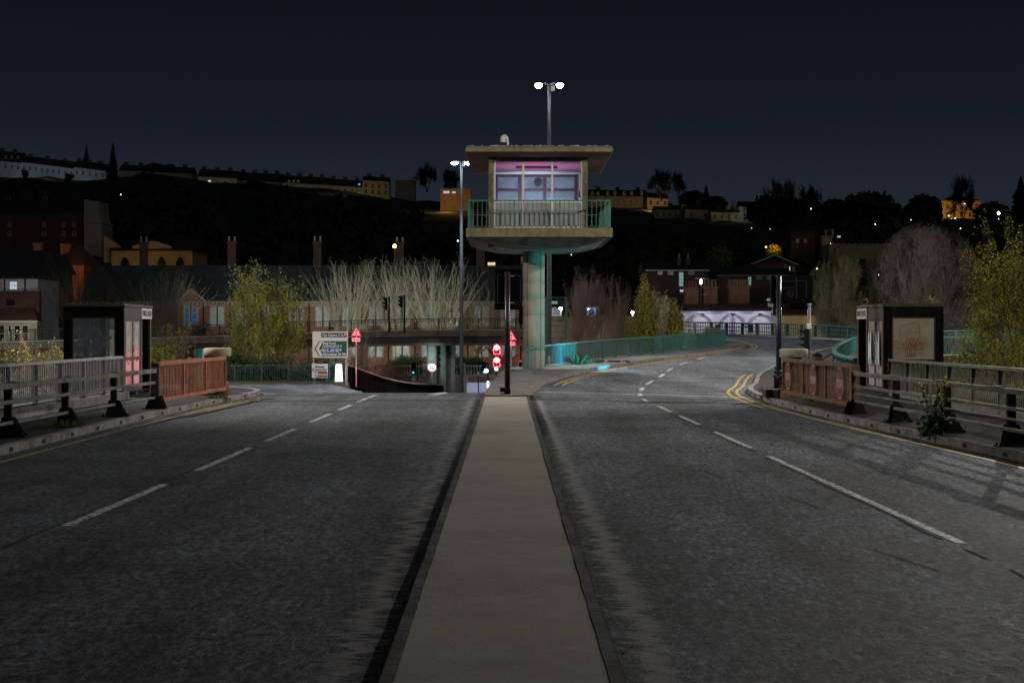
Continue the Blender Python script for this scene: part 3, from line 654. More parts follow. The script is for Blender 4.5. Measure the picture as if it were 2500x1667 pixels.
# left window: smeared white paint marks
g = MB(); c = Vt(-10.62, 44.022, 1.52); q_ = lambda x, z: c + Vt(x, 0, z)
nrm = (0,-1,0)
stroke(g, [q_(-.42,.16),q_(-.28,-.05),q_(-.14,-.2),q_(0,-.3),q_(.14,-.2),q_(.26,-.02),q_(.42,.1)], .05, nrm)
stroke(g, [q_(-.02,.34),q_(-.16,.22),q_(-.22,.02),q_(-.18,-.16),q_(-.02,-.24),q_(.14,-.16),q_(.2,.02),q_(.12,.24),q_(-.02,.34)], .045, nrm)
stroke(g, [q_(-.08,.05),q_(.0,-.02),q_(.06,.05),q_(.08,-.08),q_(-.02,-.14),q_(-.1,-.06)], .04, nrm)
stroke(g, [q_(-.5,-.22),q_(-.46,-.05),q_(-.38,-.02),q_(-.3,-.18),q_(-.42,-.3),q_(-.5,-.22)], .07, nrm)
for k in range(5): stroke(g, [q_(-.07+k*.03,.2),q_(-.075+k*.03,-.02)], .012, nrm)
g.build('graffiti', greys, pl_)
# doors, left booth: pink bubble shapes with black outlines
for (yy, w_, hm) in ((44.62,.30,.62),(45.58,.26,.55)):
    o_ = Vt(-9.906, yy, 1.52); f = lambda y, z: o_ + Vt(0, y*w_, z*hm)
    loop = [f(-.9,.1),f(-.7,.75),f(0,.95),f(.75,.6),f(.9,-.1),f(.6,-.75),f(0,-.95),f(-.7,-.7),f(-.9,.1)]
    ls = smooth_path(loop, 5)
    g = MB(); g.add([p + Vt(.001,0,0) for p in ls], [tuple(range(len(ls)))]); 
    stroke(g, [f(-.8,1.05),f(-.3,1.25),f(.3,1.2)], .03, (1,0,0), .003)
    dd = [ch for ch in bl.children if ch.name.startswith('door') and not ch.name.startswith('door_')][0 if yy < 45 else 1]
    g.build('graffiti', mat('pale_pink_spray',(.55,.44,.50),.6,.15,4), dd)
    g = MB(); stroke(g, loop, .035, (1,0,0), .006); stroke(g, [f(-.3,.5),f(0,.2),f(.35,.4)], .02, (1,0,0), .006); stroke(g, [f(-.25,-.2),f(-.1,-.4),f(.2,-.35)], .02, (1,0,0), .006)
    stroke(g, [f(-.9,1.1),f(-.4,1.45),f(0,1.2),f(.4,1.5),f(.8,1.2)], .022, (1,0,0), .006); g.build('graffiti_outline', blacks, dd)
# doors, right booth: white letters
for i_, (yy, w_) in enumerate(((44.62,.30),(45.58,.27))):
    o_ = Vt(9.434, yy, 1.35); f = lambda y, z: o_ + Vt(0, y*w_, z*.48); dd = [ch for ch in br_.children if ch.name.startswith('door') and not ch.name.startswith('door_')][i_]
    sh = [f(-.8,-.9),f(-.7,.5),f(-.5,.95),f(-.2,.8),f(0,.3),f(.3,.75),f(.6,.9),f(.8,.4),f(.85,-.8),f(.4,-.95),f(.1,-.6),f(-.3,-.95)]
    ls = smooth_path(sh + [sh[0]], 4); g = MB(); g.add([p + Vt(-.002,0,0) for p in ls], [tuple(range(len(ls)-1,-1,-1))]); g.build('graffiti', whites, dd)
    g = MB(); stroke(g, sh + [sh[0]], .03, (-1,0,0), .006); g.build('graffiti_outline', blacks, dd)
# right board: loose orange scribble
g = MB(); c = Vt(10.2, 44.020, 1.50); q_ = lambda x, z: c + Vt(x, 0, z); rg = random.Random(12)
stroke(g, [q_(-.33,.05),q_(-.3,.36),q_(-.2,.42),q_(.1,.5),q_(.16,.42),q_(.2,.1)], 0.0112, nrm)
stroke(g, [q_(-.12,.3),q_(.0,.36),q_(.12,.3),q_(.1,.25),q_(-.1,.26)], 0.0062, nrm)
for k in range(9):
    x = -.3 + k*.06; stroke(g, [q_(x, .02+rg.uniform(-.05,.1)), q_(x+.1, -.12+rg.uniform(-.1,.1)), q_(x+.16, .08+rg.uniform(-.08,.08)), q_(x+.05,-.2), q_(x+.2,-.05)], 0.0087, nrm, .004+k*.0004)
for k in range(5):
    x = -.2 + k*.055; stroke(g, [q_(x,-.08), q_(x+.02,-.32), q_(x+.06,-.36), q_(x+.06,-.1)], 0.0112, nrm, .008+k*.0004)
stroke(g, [q_(-.22,-.12),q_(-.42,.02),q_(-.46,-.1),q_(-.3,-.16),q_(-.52,-.2),q_(-.62,-.3),q_(-.5,-.36),q_(-.3,-.2)], 0.0093, nrm, .01)
for k in range(3): stroke(g, [q_(.12,-.2-k*.06),q_(.2,-.17-k*.06),q_(.28,-.19-k*.06)], 0.0062, nrm, .01)
g.build('graffiti', orange, pr_)
# ================================================================== PARAPETS
pc = smooth_path([(.61,66,.14),(2.03,71,.26),(4.7,80,.40),(7.3,88,.49),(10.,97,.62),(12.9,106.5,.76),(13.7,112,.88),(13.4,119,1.0)], 5)
bar_fence('curved_parapet', 'teal barred parapet curving from the tower foot along the right hand road', 'parapet', pc, .08, .99, 2.55, .16, teal, teal, teal, rail=(.12,.06), post=(.05,.10), bar=(.02,.016))
q2 = smooth_path([(9.75,49,.1),(10.3,54,.1),(11.2,60,.14),(13.1,70,.24),(16.1,83,.42),(20,99,.6),(23.3,110,.72)], 5)
bar_fence('curved_parapet', 'teal barred parapet bending away behind the right hand booth', 'parapet', q2, .06, .92, 2.4, .13, teal, teal, teal, rail=(.16,.07), post=(.05,.10), bar=(.02,.03))
fr_ = [p for p in far if p.x > 10]
bar_fence('guard_rail', 'dark green guard rail around the far outside bend', 'guard rail', fr_[::-1], .12, 1.12, 2.0, .30, teal_d, teal_d, teal_d, rail=(.14,.10), post=(.12,.22), bar=(.03,.05), mid=[.38,.72])
m = MB(); m.sweep(fr_[::-1], [(-.3,-.9),(.3,-.9),(.3,.14),(-.3,.14)]); struct(m.build('bend_kerb', kerbm))
rp = [Vt(21.8,88,.45), Vt(25.2,91,.5), Vt(29,94.5,.5)]
bar_fence('ramp_parapet', 'tall teal parapet on a concrete beam to the right of the cream board booth', 'parapet', rp, .08, 1.33, 2.9, .18, teal_d, teal_d, teal_d, rail=(.10,.05), post=(.06,.2), bar=(.016,.05), mid=[.95])
m = MB(); m.sweep(rp, [(-.4,-.55),(2.6,-.55),(2.6,.06),(-.4,.06)]); tag(m.build('ramp_beam', towerc), 'concrete edge beam under the tall teal parapet on the right', 'beam')
# railing behind the turning on the left
lp = [Vt(-46,104.9,-1.42), Vt(-10.35,104.9,-1.38)]
bar_fence('junction_railing', 'teal barred railing across the back of the left hand turning', 'railing', lp, .05, 1.08, 1.62, .15, teal_d, teal_d, teal_d, rail=(.10,.05), post=(.05,.12), bar=(.018,.05))
m = MB(); m.box(-46,-9.9,104.7,105.3,-5.5,-1.36); struct(m.build('turning_kerb', mat('brown_kerb',(.11,.075,.05),.9,.3,4,.3,20)))
# ramp side walls
rpts = smooth_path([(-10.0,105,-1.4),(-9.1,112,-2.12),(-8.4,118,-2.64),(-7.4,126,-3.15),(-6.3,134,-3.5),(-5.6,140,-3.75)], 5)
ribm = mat('ribbed_black', (.010,.011,.011), .8, spec=.05)
redrail = mat('pink_grey_rail', (.55,.40,.40), .5, .2, 5)
rt_ = thing('ramp_wall', 'black ribbed parapet dipping down the ramp with a red lit top rail', 'parapet', rpts[0])
t = MB(); t.sweep(rpts, [(-.03,-.8),(.03,-.8),(.03,1.06),(-.03,1.06)]); t.build('panel', ribm, rt_)
t = MB()
for p in resample(rpts, .42): t.box(p.x-.02,p.x+.06,p.y-.03,p.y+.03,p.z-.8,p.z+1.06)
t.build('rib', ribm, rt_)
t = MB(); t.sweep([p+Vt(0,0,1.06) for p in rpts], [(-.08,0),(.1,0),(.1,.07),(-.08,.07)]); t.build('top_rail', redrail, rt_)
r3 = smooth_path([(.34,69,-.5),(.30,80,-1.1),(.18,92,-1.9),(0,104,-2.6),(-.3,118,-3.2)], 4)
bar_fence('ramp_railing', 'dark railing running down the ramp beside the tower foot', 'railing', r3, .05, 1.1, 2.2, .2, redrail, ribm, ribm, rail=(.1,.06), post=(.1,.1))
m = MB(); m.sweep(r3, [(0,-4),(.35,-4),(.35,.06),(0,.06)]); struct(m.build('ramp_retaining_wall', mat('retaining_brick',(.10,.06,.045),.9,.3,3,.3,20)))

# ================================================================== CONTROL TOWER
tw = thing('control_tower', 'concrete bridge control cabin with overhanging flat roof on a single round column', 'tower', (.85, 67.4, 0))
cx, cy = .85, 67.5
q = MB(); zz = [-.2, 1.02, 1.05, 2.36, 2.39, 3.0, 3.03, 3.62, 3.65, 4.55, 4.58, 5.0]
prof = []
for i, z in enumerate(zz): prof.append((.425, z))
pf = [(.425,-.2)]
for z in (1.02, 2.36, 3.02, 3.63, 4.40): pf += [(.425,z-.012),(.412,z-.006),(.412,z+.006),(.425,z+.012)]
pf.append((.425,5.0)); q.lathe((cx,cy,0), pf, 40)
c_ = q.build('column', colc, tw, True)
q = MB()
for a_ in (-.9, -2.2, .5): q.box(cx+.42*math.cos(a_)-.006, cx+.42*math.cos(a_)+.006, cy+.42*math.sin(a_)-.012, cy+.42*math.sin(a_)+.012, 0, 4.9)
q.build('joint', darkslot, c_)
q = MB(); q.box(cx-.5,cx+.5,cy-.5,cy+.5,-1.2,.05); q.build('plinth', towerc, tw, bevel=.02)
x0, x1, y0, y1 = -1.69, 3.70, 63.5, 71.6
q = MB(); q.box(x0,x1,y0,y1,5.22,5.56); q.build('platform', towerc, tw, bevel=.015)
def ring(xa,xb,ya,yb,z,r=0): return [(xa,ya,z),(xb,ya,z),(xb,yb,z),(xa,yb,z)]
q = MB(); L_ = [ring(x0+.14,x1-.14,y0+.12,y1-.12,5.218), ring(x0+.42,x1-.42,y0+.4,y1-.4,5.10), ring(x0+1.05,x1-1.1,y0+1.0,y1-1.0,4.94), ring(x0+1.7,x1-1.75,y0+1.9,y1-1.9,4.86)]
vs = [p for r_ in L_ for p in r_]; fs = [(3,2,1,0),(12,13,14,15)]
for k in range(3):
    for i in range(4): j = (i+1) % 4; fs.append((4*k+i,4*k+j,4*k+4+j,4*k+4+i))
q.add(vs, fs); hu = q.build('hull', hullc, tw)
q = MB(); q.lathe((x0+.95,64.8,4.965), [(.14,-.03),(.14,.04)], 16); q.build('drain', darkslot, hu)
# railing round the platform
gl_ = thing('x', 'x', 'x'); bpy.data.objects.remove(gl_)
RZ0, RZ1 = 5.56, 6.56
rl = [Vt(x0+.09,y0+.09,0), Vt(x1-.09,y0+.09,0), Vt(x1-.09,y1-.09,0), Vt(x0+.09,y1-.09,0), Vt(x0+.09,y0+.09,0)]
gr = bpy.data.objects.new('railing', None); COL.objects.link(gr); gr.parent = tw; OFF[gr.name] = OFF[tw.name]
tg = mat('tower_rail_green', (.006,.085,.058), .5, .25, 6, stain=(.05,.10,.06), sscale=4)
a_ = MB(); b_ = MB(); c2 = MB()
for i in range(4):
    p, d_ = rl[i], rl[i+1]; dd = (d_-p).normalized()
    a_.bar(p+Vt(0,0,RZ1), d_+Vt(0,0,RZ1), .06, .045); a_.bar(p+Vt(0,0,RZ0+.06), d_+Vt(0,0,RZ0+.06), .035, .02)
    n = round((d_-p).length/.17)
    for k in range(1, n): s_ = p.lerp(d_, k/n); b_.bar(s_+Vt(0,0,RZ0+.05), s_+Vt(0,0,RZ1-.02), .022, .022)
    for k in range(0, n, 10): s_ = p.lerp(d_, k/n); c2 = MB(); c2.bar(s_+Vt(0,0,RZ0), s_+Vt(0,0,RZ1-.02), .05, .05); c2.build('standard', tg, gr)
a_.build('handrail', tg, gr); b_.build('balusters', tg, gr)
# cabin
kx0, kx1, ky0, ky1, kz0, kz1 = -.88, 2.84, 64.9, 70.4, 5.56, 8.12
posts_ = []
for (x, y) in ((kx0,ky0),(kx1-.19,ky0),(kx0,ky1-.25),(kx1-.19,ky1-.25)): q = MB(); q.box(x,x+.19,y,y+.25,kz0,8.14); posts_.append(q.build('corner_post', towerc, tw, bevel=.008))
q = MB(); q.box(kx0,kx1,ky0,ky0+.22,8.14,8.29); q.box(kx0,kx1,ky1-.22,ky1,8.14,8.29); q.box(kx0,kx0+.2,ky0+.22,ky1-.22,8.14,8.29); q.box(kx1-.2,kx1,ky0+.22,ky1-.22,8.14,8.29); q.build('lintel', towerc, tw)
q = MB(); q.box(kx0+.19,kx1-.19,ky0+.09,ky0+.15,kz0+.16,6.60); lowp = q.build('front_panel', panelg, tw)
q = MB()
for x in (kx0+.19, .385, 1.475, kx1-.25): q.box(x,x+.075,ky0+.05,ky0+.17,kz0+.04,8.14)
q.box(kx0+.19,kx1-.19,ky0+.04,ky0+.09,6.58,6.63); q.box(kx0+.19,kx1-.19,ky0+.03,ky0+.09,kz0+.07,kz0+.15)
for i in range(21): x = kx0+.24+i*.16; q.box(x,x+.05,ky0+.06,ky0+.1,kz0,kz0+.07)
q.build('window_frame', whitep, tw)
q = MB(); q.box(kx0+.26,kx1-.25,ky0+.11,ky0+.116,6.63,8.12); q.build('window', clear, tw)
for k_, xs_ in enumerate((kx0+.06, kx1-.12)):
    q = MB(); q.box(xs_,xs_+.06,ky0+.25,ky1-.25,kz0+.1,6.55); q.build('side_panel', panelg, tw)
    q = MB()
    for y in (ky0+.25, ky0+1.5, ky0+2.8, ky0+4.0, ky1-.33): q.box(xs_-.01,xs_+.07,y,y+.08,6.55,8.14)
    q.box(xs_-.012,xs_+.072,ky0+.33,ky1-.33,6.55,6.62); q.box(xs_-.012,xs_+.072,ky0+.33,ky1-.33,7.5,7.56); q.build('window_frame', mat('frame_pinkwhite%d' % k_,(.55,.48,.52),.5,.1,4), tw)
    q = MB(); q.box(xs_+.025,xs_+.032,ky0+.33,ky1-.33,6.62,8.12); q.build('window', clear, tw)
q = MB(); yb = ky1-.12
q.box(kx0+.19,kx1-.19,yb,yb+.08,kz0+.1,6.6)
bx = [kx0+.19, .28, 1.28, kx1-.28]
for x in bx: q.box(x-.02,x+.11,yb-.02,yb+.08,6.6,8.14)
q.box(kx0+.19,kx1-.19,yb-.025,yb+.075,7.44,7.54); q.box(kx0+.19,kx1-.19,yb-.025,yb+.075,8.02,8.14); q.build('rear_frame', maroon, tw)
q = MB(); q.box(kx0+.28,kx1-.28,yb+.02,yb+.028,6.6,8.02); q.build('rear_window', frost, tw)
q = MB(); q.lathe((1.05,yb,7.80), [(.16,-.05),(.16,.0)], 24, 'y'); q.build('fan', signk, tw)
q = MB(); q.box(kx0+.1,kx1-.1,ky0+.2,ky1-.1,8.125,8.138); q.build('ceiling', ceilp, tw)
q = MB(); q.box(.15,1.75,66.6,66.85,8.03,8.12); q.build('strip_light', mat('dusty_fitting',(.25,.2,.22),.6,.2,4), tw)
q = MB(); q.box(kx0+.2,kx1-.2,ky0+.2,ky1-.15,5.57,5.6); q.build('cabin_floor', panelg, tw)
q = MB(); q.box(kx0+.5,1.9,ky1-1.1,ky1-.4,6.3,6.36); q.box(kx0+.6,kx0+.7,ky1-1.0,ky1-.5,5.6,6.3); q.box(1.75,1.85,ky1-1.0,ky1-.5,5.6,6.3)
q.box(.0,.7,ky1-.9,ky1-.75,6.36,6.75); q.build('desk', panelg, tw)
q = MB(); q.box(kx1-.22,kx1-.17,67.6,67.8,7.0,7.25); q.build('switch_box', whitep, tw)
# roof: slab with tapered soffit and flashing
q = MB(); rx0, rx1, ry0, ry1 = -1.70, 3.70, 63.2, 72.2
L_ = [ring(kx0,kx1,ky0,ky1,8.292), ring(rx0+.03,rx1-.03,ry0+.03,ry1-.03,8.315), ring(rx0,rx1,ry0,ry1,8.33), ring(rx0,rx1,ry0,ry1,8.455)]
vs = [p for r_ in L_ for p in r_]; fs = [(3,2,1,0),(12,13,14,15)]
for k in range(3):
    for i in range(4): j = (i+1) % 4; fs.append((4*k+i,4*k+j,4*k+4+j,4*k+4+i))
q.add(vs, fs); ro = q.build('roof', towerc, tw)
q = MB(); q.box(rx0+.03,rx1-.03,ry0+.03,ry1-.03,8.457,8.53); fl_ = q.build('flashing', mat('roof_felt',(.06,.06,.055),.8,.3,5), ro)
q = MB()
for k in range(60): x = rng.uniform(rx0+.1,rx1-.1); q.box(x,x+rng.uniform(.03,.16),ry0+.035,ry0+.12,8.53,8.535+rng.uniform(.005,.03))
q.build('grit', mat('pale_grit',(.25,.23,.19),.9,.3,8), ro)
# graffiti on posts
for pi_, (x, yy) in enumerate(((kx0+.095, ky0), (kx1-.095, ky0))):
    g = MB(); z = 7.7
    for k in range(6):
        pts = [(x+rng.uniform(-.07,.07), yy, z-.09*j+rng.uniform(-.03,.03)) for j in range(3)]; stroke(g, pts, .028, (0,-1,0)); stroke(g, [(x-.06,yy,z-.1),(x+.06,yy,z-.06+rng.uniform(-.05,.05))], .024, (0,-1,0)); z -= .19
    g.build('graffiti', blacks, posts_[pi_])
light('SPOT', (1.0, 66.9, 6.5), 58, (1., .25, .62), tw, .3, (1.0, 66.9, 9), 128, .6, 'uplight')
light('SPOT', (.9, 68.0, 6.7), 210, (.75, .85, 1.), tw, .2, (.9, 70.4, 6.9), 120, .8, 'rear_pane_fill')  # added white fill inside the cabin, brightens the rear panes
# cctv on the roof
cc = thing('cctv_camera', 'white dome security camera on a swan neck at the left of the tower roof', 'camera', (PX(1240,65), 65, 8.53))
bx_, by_ = PX(1240,65), 65
q = MB(); q.box(bx_-.09,bx_+.12,by_-.08,by_+.08,8.53,8.66); q.build('base', dpost, cc); q = MB(); q.box(bx_-.26,bx_-.1,by_-.08,by_+.08,8.535,8.60); q.build('junction_box', whitep, cc)
q = MB(); pts = [(bx_,by_,8.66),(bx_,by_,8.95),(bx_-.03,by_,9.06),(bx_-.10,by_,9.12),(bx_-.17,by_,9.12)]; q.path(pts, .035, 10); q.build('swan_neck', whitep, cc)
q = MB(); q.lathe((bx_-.17,by_,8.85), [(.0,.27),(.09,.26),(.11,.2),(.125,.02),(.10,.0)], 20); q.build('housing', whitep, cc, True)
q = MB(); q.lathe((bx_-.17,by_,8.85), [(.10,.0),(.085,-.06),(.04,-.1),(.0,-.11)], 20); q.build('dome', signk, cc, True)

# ================================================================== LAMP POSTS
mat_pole = mat('lamp_pole_steel', (.10,.11,.12), .45, .15, 5, metal=.3)
def lamp_post(label, x, y, z0, z1, r0, r1, arm, bm, colr, power, heads=2, big=.17, aim=None, cone=122, kind='SPOT'):
    root = thing('lamp_post', label, 'lamp post', (x, y, z0))
    q = MB(); q.tube((x,y,z0),(x,y,z0+1.6),r0*1.5,r0*1.5,16); q.tube((x,y,z0+1.6),(x,y,z1),r0,r1,16); q.build('pole', mat_pole, root, True)
    for s in ((-1,1) if heads == 2 else (heads,)):
        h = thing('x','x','x'); bpy.data.objects.remove(h)
        q = MB(); q.bar((x,y,z1-.05),(x+s*arm*.55,y-.1,z1+.02),.06); ar_ = q.build('arm', galv, root)
        q = MB(); q.lathe((x+s*arm,y-.15,z1), [(.03,.1),(.16,.07),(.22,.0),(.22,-.03)], 16); q.build('head', dpost, ar_, True)
        q = MB(); q.lathe((x+s*arm,y-.15,z1-.06), [(big*.5,.1),(big,0),(big*.9,-.1),(big*.45,-.17),(0,-.18)], 16); q.build('lens', bm[0 if s < 0 else -1], ar_, True)
        light(kind, (x+s*(arm+.06),y-.25,z1-.38), power/(2 if heads == 2 else 1), colr[0 if s<0 else -1], root, .12, Vector((x+s*(arm+6),y-4,z1-6)) if aim is None else aim, cone, .5)
    q = MB(); q.box(x+.05,x+.25,y-.12,y+.0,z1-.35,z1-.12); q.build('photocell', galv, root)
    return root
lamp_post('tall grey twin headed lamp post rising behind the control tower', 1.72, 80, -1, 13.2, .115, .08, .49, (bulb, bulb2), ((.80,.89,1.),(1.,.90,.84)), PW['mast'])
lamp_post('tall grey twin headed lamp post standing left of the tower, beyond the flyover edge', -3.75, 128, -5, 14.25, .15, .1, .5, (bulb, bulb), ((.82,.9,1.),(.85,.92,1.)), PW['post'], big=.26)
lamp_post('lamp post on the right bank beside the bridge rail', 13.6, 26, -3, 14, .1, .07, .6, (bulb2,), ((1.,.93,.86),), PW['bridge'], heads=-1, kind='POINT')
lamp_post('lamp post on the left bank beside the bridge rail', -16.2, 47, -3, 10.6, .1, .07, .6, (bulb2,), ((1.,.94,.88),), PW['left'], heads=1, aim=(1,51,0), cone=132)
lamp_post('lamp post on the right bank behind the booth', 16.4, 50.5, -3, 10.6, .1, .07, .6, (bulb2,), ((1.,.95,.88),), PW['right'], heads=-1, aim=(-2,55,0), cone=112)
lamp_post('lamp post on the far right ramp beyond the tall teal parapet', 27, 84, -3, 9.5, .1, .07, .6, (bulb2,), ((1.,.94,.88),), PW['ramp'], heads=-1, kind='POINT')
lamp_post('lamp post at the left edge of the junction', -27, 80, -5, 9.5, .1, .07, .6, (bulb2,), ((1.,.95,.88),), PW['junction'], heads=1, aim=(-14,104,-1), cone=160)
LPX = 0
lamp_post('lamp post on the right bank close to the camera', 13.6, 13, -3, 12.2, .1, .07, .6, (bulb2,), ((.93,.96,1.),), PW['near'], heads=-1, kind='POINT')

# ================================================================== SIGN POLES AND SIGNALS
def wig_box(root, x, y, x0, x1, z0, z1):
    q = MB(); q.box(x0,x1,y,y+.16,z0,z1); b = q.build('signal_box', black, root, bevel=.01); return b
mp_ = thing('matrix_sign', 'black portrait sign box seen from behind on the post at the end of the median', 'sign', (-.12, 45.2, .125))
q = MB(); q.tube((-.12,45.2,.125),(-.12,45.2,3.32),.072,n=20); q.build('pole', mat('purple_black',(.035,.025,.03),.35,.3,5,metal=.4), mp_, True)
q = MB(); q.box(-.31,-.05,45.0,45.12,.19,.30); q.box(-.30,-.06,45.0,45.3,.125,.15); q.box(-.2,-.04,45.12,45.3,.15,.24); q.build('base_plate', dpost, mp_)
wb = wig_box(mp_, -.1, 45.32, PX(1208,45.4), PX(1275,45.4), PZ(756,45.4), PZ(657,45.4))
q = MB()
for z in (PZ(674,45.3), PZ(739,45.3)): q.box(-.24,.06,45.285,45.32,z-.02,z+.02)
q.build('clamp', galv, wb)
q = MB(); xa, xb, za, zb_ = PX(1214,45.3), PX(1271,45.3), PZ(739,45.3), PZ(673,45.3)
for (a,b,c,d) in ((xa,xb,zb_,zb_+.012),(xa,xb,za-.012,za),(xb-.012,xb,za,zb_),(xa,xa+.012,za,zb_)): q.box(a,b,45.30,45.32,c,d)
q.build('back_rib', mat('dull_steel',(.10,.11,.12),.5,.2,5,metal=.4), wb)
q = MB(); q.path([(.02,45.28,PZ(731,45.3)),(.09,45.26,PZ(731,45.3)),(.11,45.26,PZ(736,45.3)),(.08,45.26,PZ(742,45.3)),(.2,45.26,PZ(744,45.3)),(.29,45.27,PZ(748,45.3)),(.29,45.27,PZ(756,45.3))], .008); q.build('cable', darkslot, wb)
q = MB(); q.box(PX(1267,45.4),PX(1276.5,45.4),45.33,45.45,PZ(791,45.4),PZ(752,45.4)); q.build('hood', black, wb)
light('SPOT', (-.3, 45.7, 2.7), 110000, (1., .08, .13), mp_, .05, Vector((PX(872,104),104,PZ(817,104))), 1.25, .3, 'red_signal_light')
light('SPOT', (.1, 45.7, 2.7), 120000, (1., .10, .16), mp_, .05, Vector((PX(1250,104),104,PZ(824,104))), 1.3, .3, 'red_signal_light')
light('SPOT', (-.3, 45.7, 2.6), 30000, (1., .05, .09), mp_, .05, Vector((PX(930,112),112,PZ(912,112))), 5, .8, 'red_signal_light')

vp = thing('matrix_sign', 'black landscape sign box seen from behind on a thick dark post by the brown gate', 'sign', (6.93, 44.9, .118))
q = MB(); q.tube((6.93,44.9,.118),(6.93,44.9,3.2),.072,n=20); q.build('pole', mat('blue_black',(.03,.035,.05),.35,.3,5,metal=.4), vp, True)
wb = wig_box(vp, 7.2, 45.05, PX(1881.6,45.1), PX(1984,45.1), PZ(741,45.1), PZ(673,45.1))
dl = mat('dim_steel', (.03,.034,.04), .5, .2, 5); q = MB(); Y_ = 45.03
for (ua,ub,va,vb) in ((1909,1970,685.5,687),(1909,1944,702.5,704),(1943,1945.5,678,731),(1967.5,1969.5,686,728)): q.box(PX(ua,Y_),PX(ub,Y_),Y_,45.05,PZ(vb,Y_),PZ(va,Y_))
q.build('back_rib', dl, wb)
q = MB(); c = Vt(PX(1929.5,Y_),Y_,PZ(717.5,Y_)); sq = []
for k in range(24): t_ = 2*math.pi*k/24; sq.append((abs(math.cos(t_))**.5*math.copysign(1,math.cos(t_))*.066, abs(math.sin(t_))**.5*math.copysign(1,math.sin(t_))*.066))
q.path([c+Vt(a,0,b) for a, b in sq+[sq[0]]], .008, 6); sn_ = q.build('sounder', mat('dull_red',(.30,.07,.06),.5,.2,5), wb); q = MB(); q.lathe(c, [(.018,-.012),(.018,.01)], 12, 'y'); q.build('sounder_centre', MATS['dull_red'], sn_)
q = MB(); q.path([Vt(PX(u,Y_),Y_-.01,PZ(v,Y_)) for u, v in ((1908,738),(1915,745),(1923,746),(1929,741))], .007); q.path([Vt(PX(u,Y_),Y_-.01,PZ(v,Y_)) for u, v in ((1968,728),(1974,729),(1976,735),(1972,742),(1966,745),(1961,742))], .007); q.build('cable', darkslot, wb)
q = MB()
for (u,va,vb) in ((1901,910,952),(1899,925,966)): pass
rw = random.Random(2); bag = mat('black_plastic_bag', (.014,.014,.016), .55, .3, 8, .8, 12)
pr_f = []
for k in range(14): z = .12 + k*.055; pr_f.append((.075 + .055*abs(math.sin(k*1.3)) + rw.uniform(0,.03), z))
q.lathe((6.93,44.9,0), pr_f, 14); 
o_ = q.build('bag_wrap', bag, vp)
for v in o_.data.vertices: v.co.x += rw.uniform(-.02,.02); v.co.y += rw.uniform(-.02,.02)

def signal(root, name, x, y, z, w, h, face, lit=None, body=black):
    # three-aspect head; face = unit vector the lenses look along
    f = Vector(face).normalized(); sdv = Vector((0,0,1)).cross(f).normalized(); b = MB(); up = Vector((0,0,1)); c = Vector((x,y,z))
    b.bar(c - f*.12 - up*0 + up*(-h/2), c - f*.12 + up*(h/2), w, .2, up=f); hd = b.build(name, body, root, bevel=.008)
    for i in range(3):
        p = c + up*(h*(.31 - .31*i)); vz = MB(); n = 12; r = w*.40
        pr_ = [(r*math.cos(t), r*math.sin(t)) for t in [math.pi*1.15*k/n - math.pi*.075 for k in range(n+1)]]
        for k in range(n):
            a, b2 = pr_[k], pr_[k+1]; l1 = .22*(.35+.65*max(0,a[1]/r)); l2 = .22*(.35+.65*max(0,b2[1]/r))
            vz.quad(p+sdv*a[0]+up*a[1]-f*.02, p+sdv*b2[0]+up*b2[1]-f*.02, p+sdv*b2[0]+up*b2[1]+f*l2, p+sdv*a[0]+up*a[1]+f*l1)
        vz.build('visor', body, hd)
        ln = MB(); ln.add([p + sdv*(r*.85*math.cos(2*math.pi*k/16)) + up*(r*.85*math.sin(2*math.pi*k/16)) - f*.015 for k in range(16)], [tuple(range(16))])
        ln.build('lens', lit[1] if lit and lit[0] == i else MATS['dead_lens'], hd)
    return hd
mat('dead_lens', (.02,.02,.022), .2, .1, 4)
# signal at the right hand turn, showing its side
sg = thing('traffic_signal', 'black signal head in profile with a grey cabinet, behind the brown gate', 'traffic signal', (10.55, 62, .2))
q = MB(); q.tube((10.66,62,.1),(10.66,62,PZ(742,62)),.05,n=14); q.build('pole', mat_pole, sg, True)
signal(sg, 'signal_head', PX(1962,61.8), 61.8, PZ(829,61.8), .24, .74, (-.97,.24,0), (2, cyanl))
q = MB(); q.box(PX(1969,61.9),PX(1981,61.9),61.8,61.95,PZ(803,61.9),PZ(790,61.9)); q.build('cabinet', galv, sg, bevel=.01)
q = MB(); q.lathe((10.66,62,PZ(744,62)), [(.1,0),(.1,.06),(.06,.1)], 12); q.build('bracket', galv, sg)
lp_ = Vector((PX(1943,61.7), 61.72, PZ(842,61.7)))
light('SPOT', lp_, 24000, (.02,.62,1.), sg, .06, (2.2,71.2,1.2), 18, .95, 'green_signal_light')
light('SPOT', lp_, 1700, (.04,.75,1.), sg, .06, (-1.5,69,4.0), 34, .9, 'green_signal_light')
light('SPOT', lp_, 320, (.04,.70,1.), sg, .06, (3.2,65.5,.0), 48, .9, 'green_signal_light')
light('SPOT', lp_, 1800, (.06,.80,1.), sg, .06, (13.5,76,.9), 60, .9, 'green_signal_light')
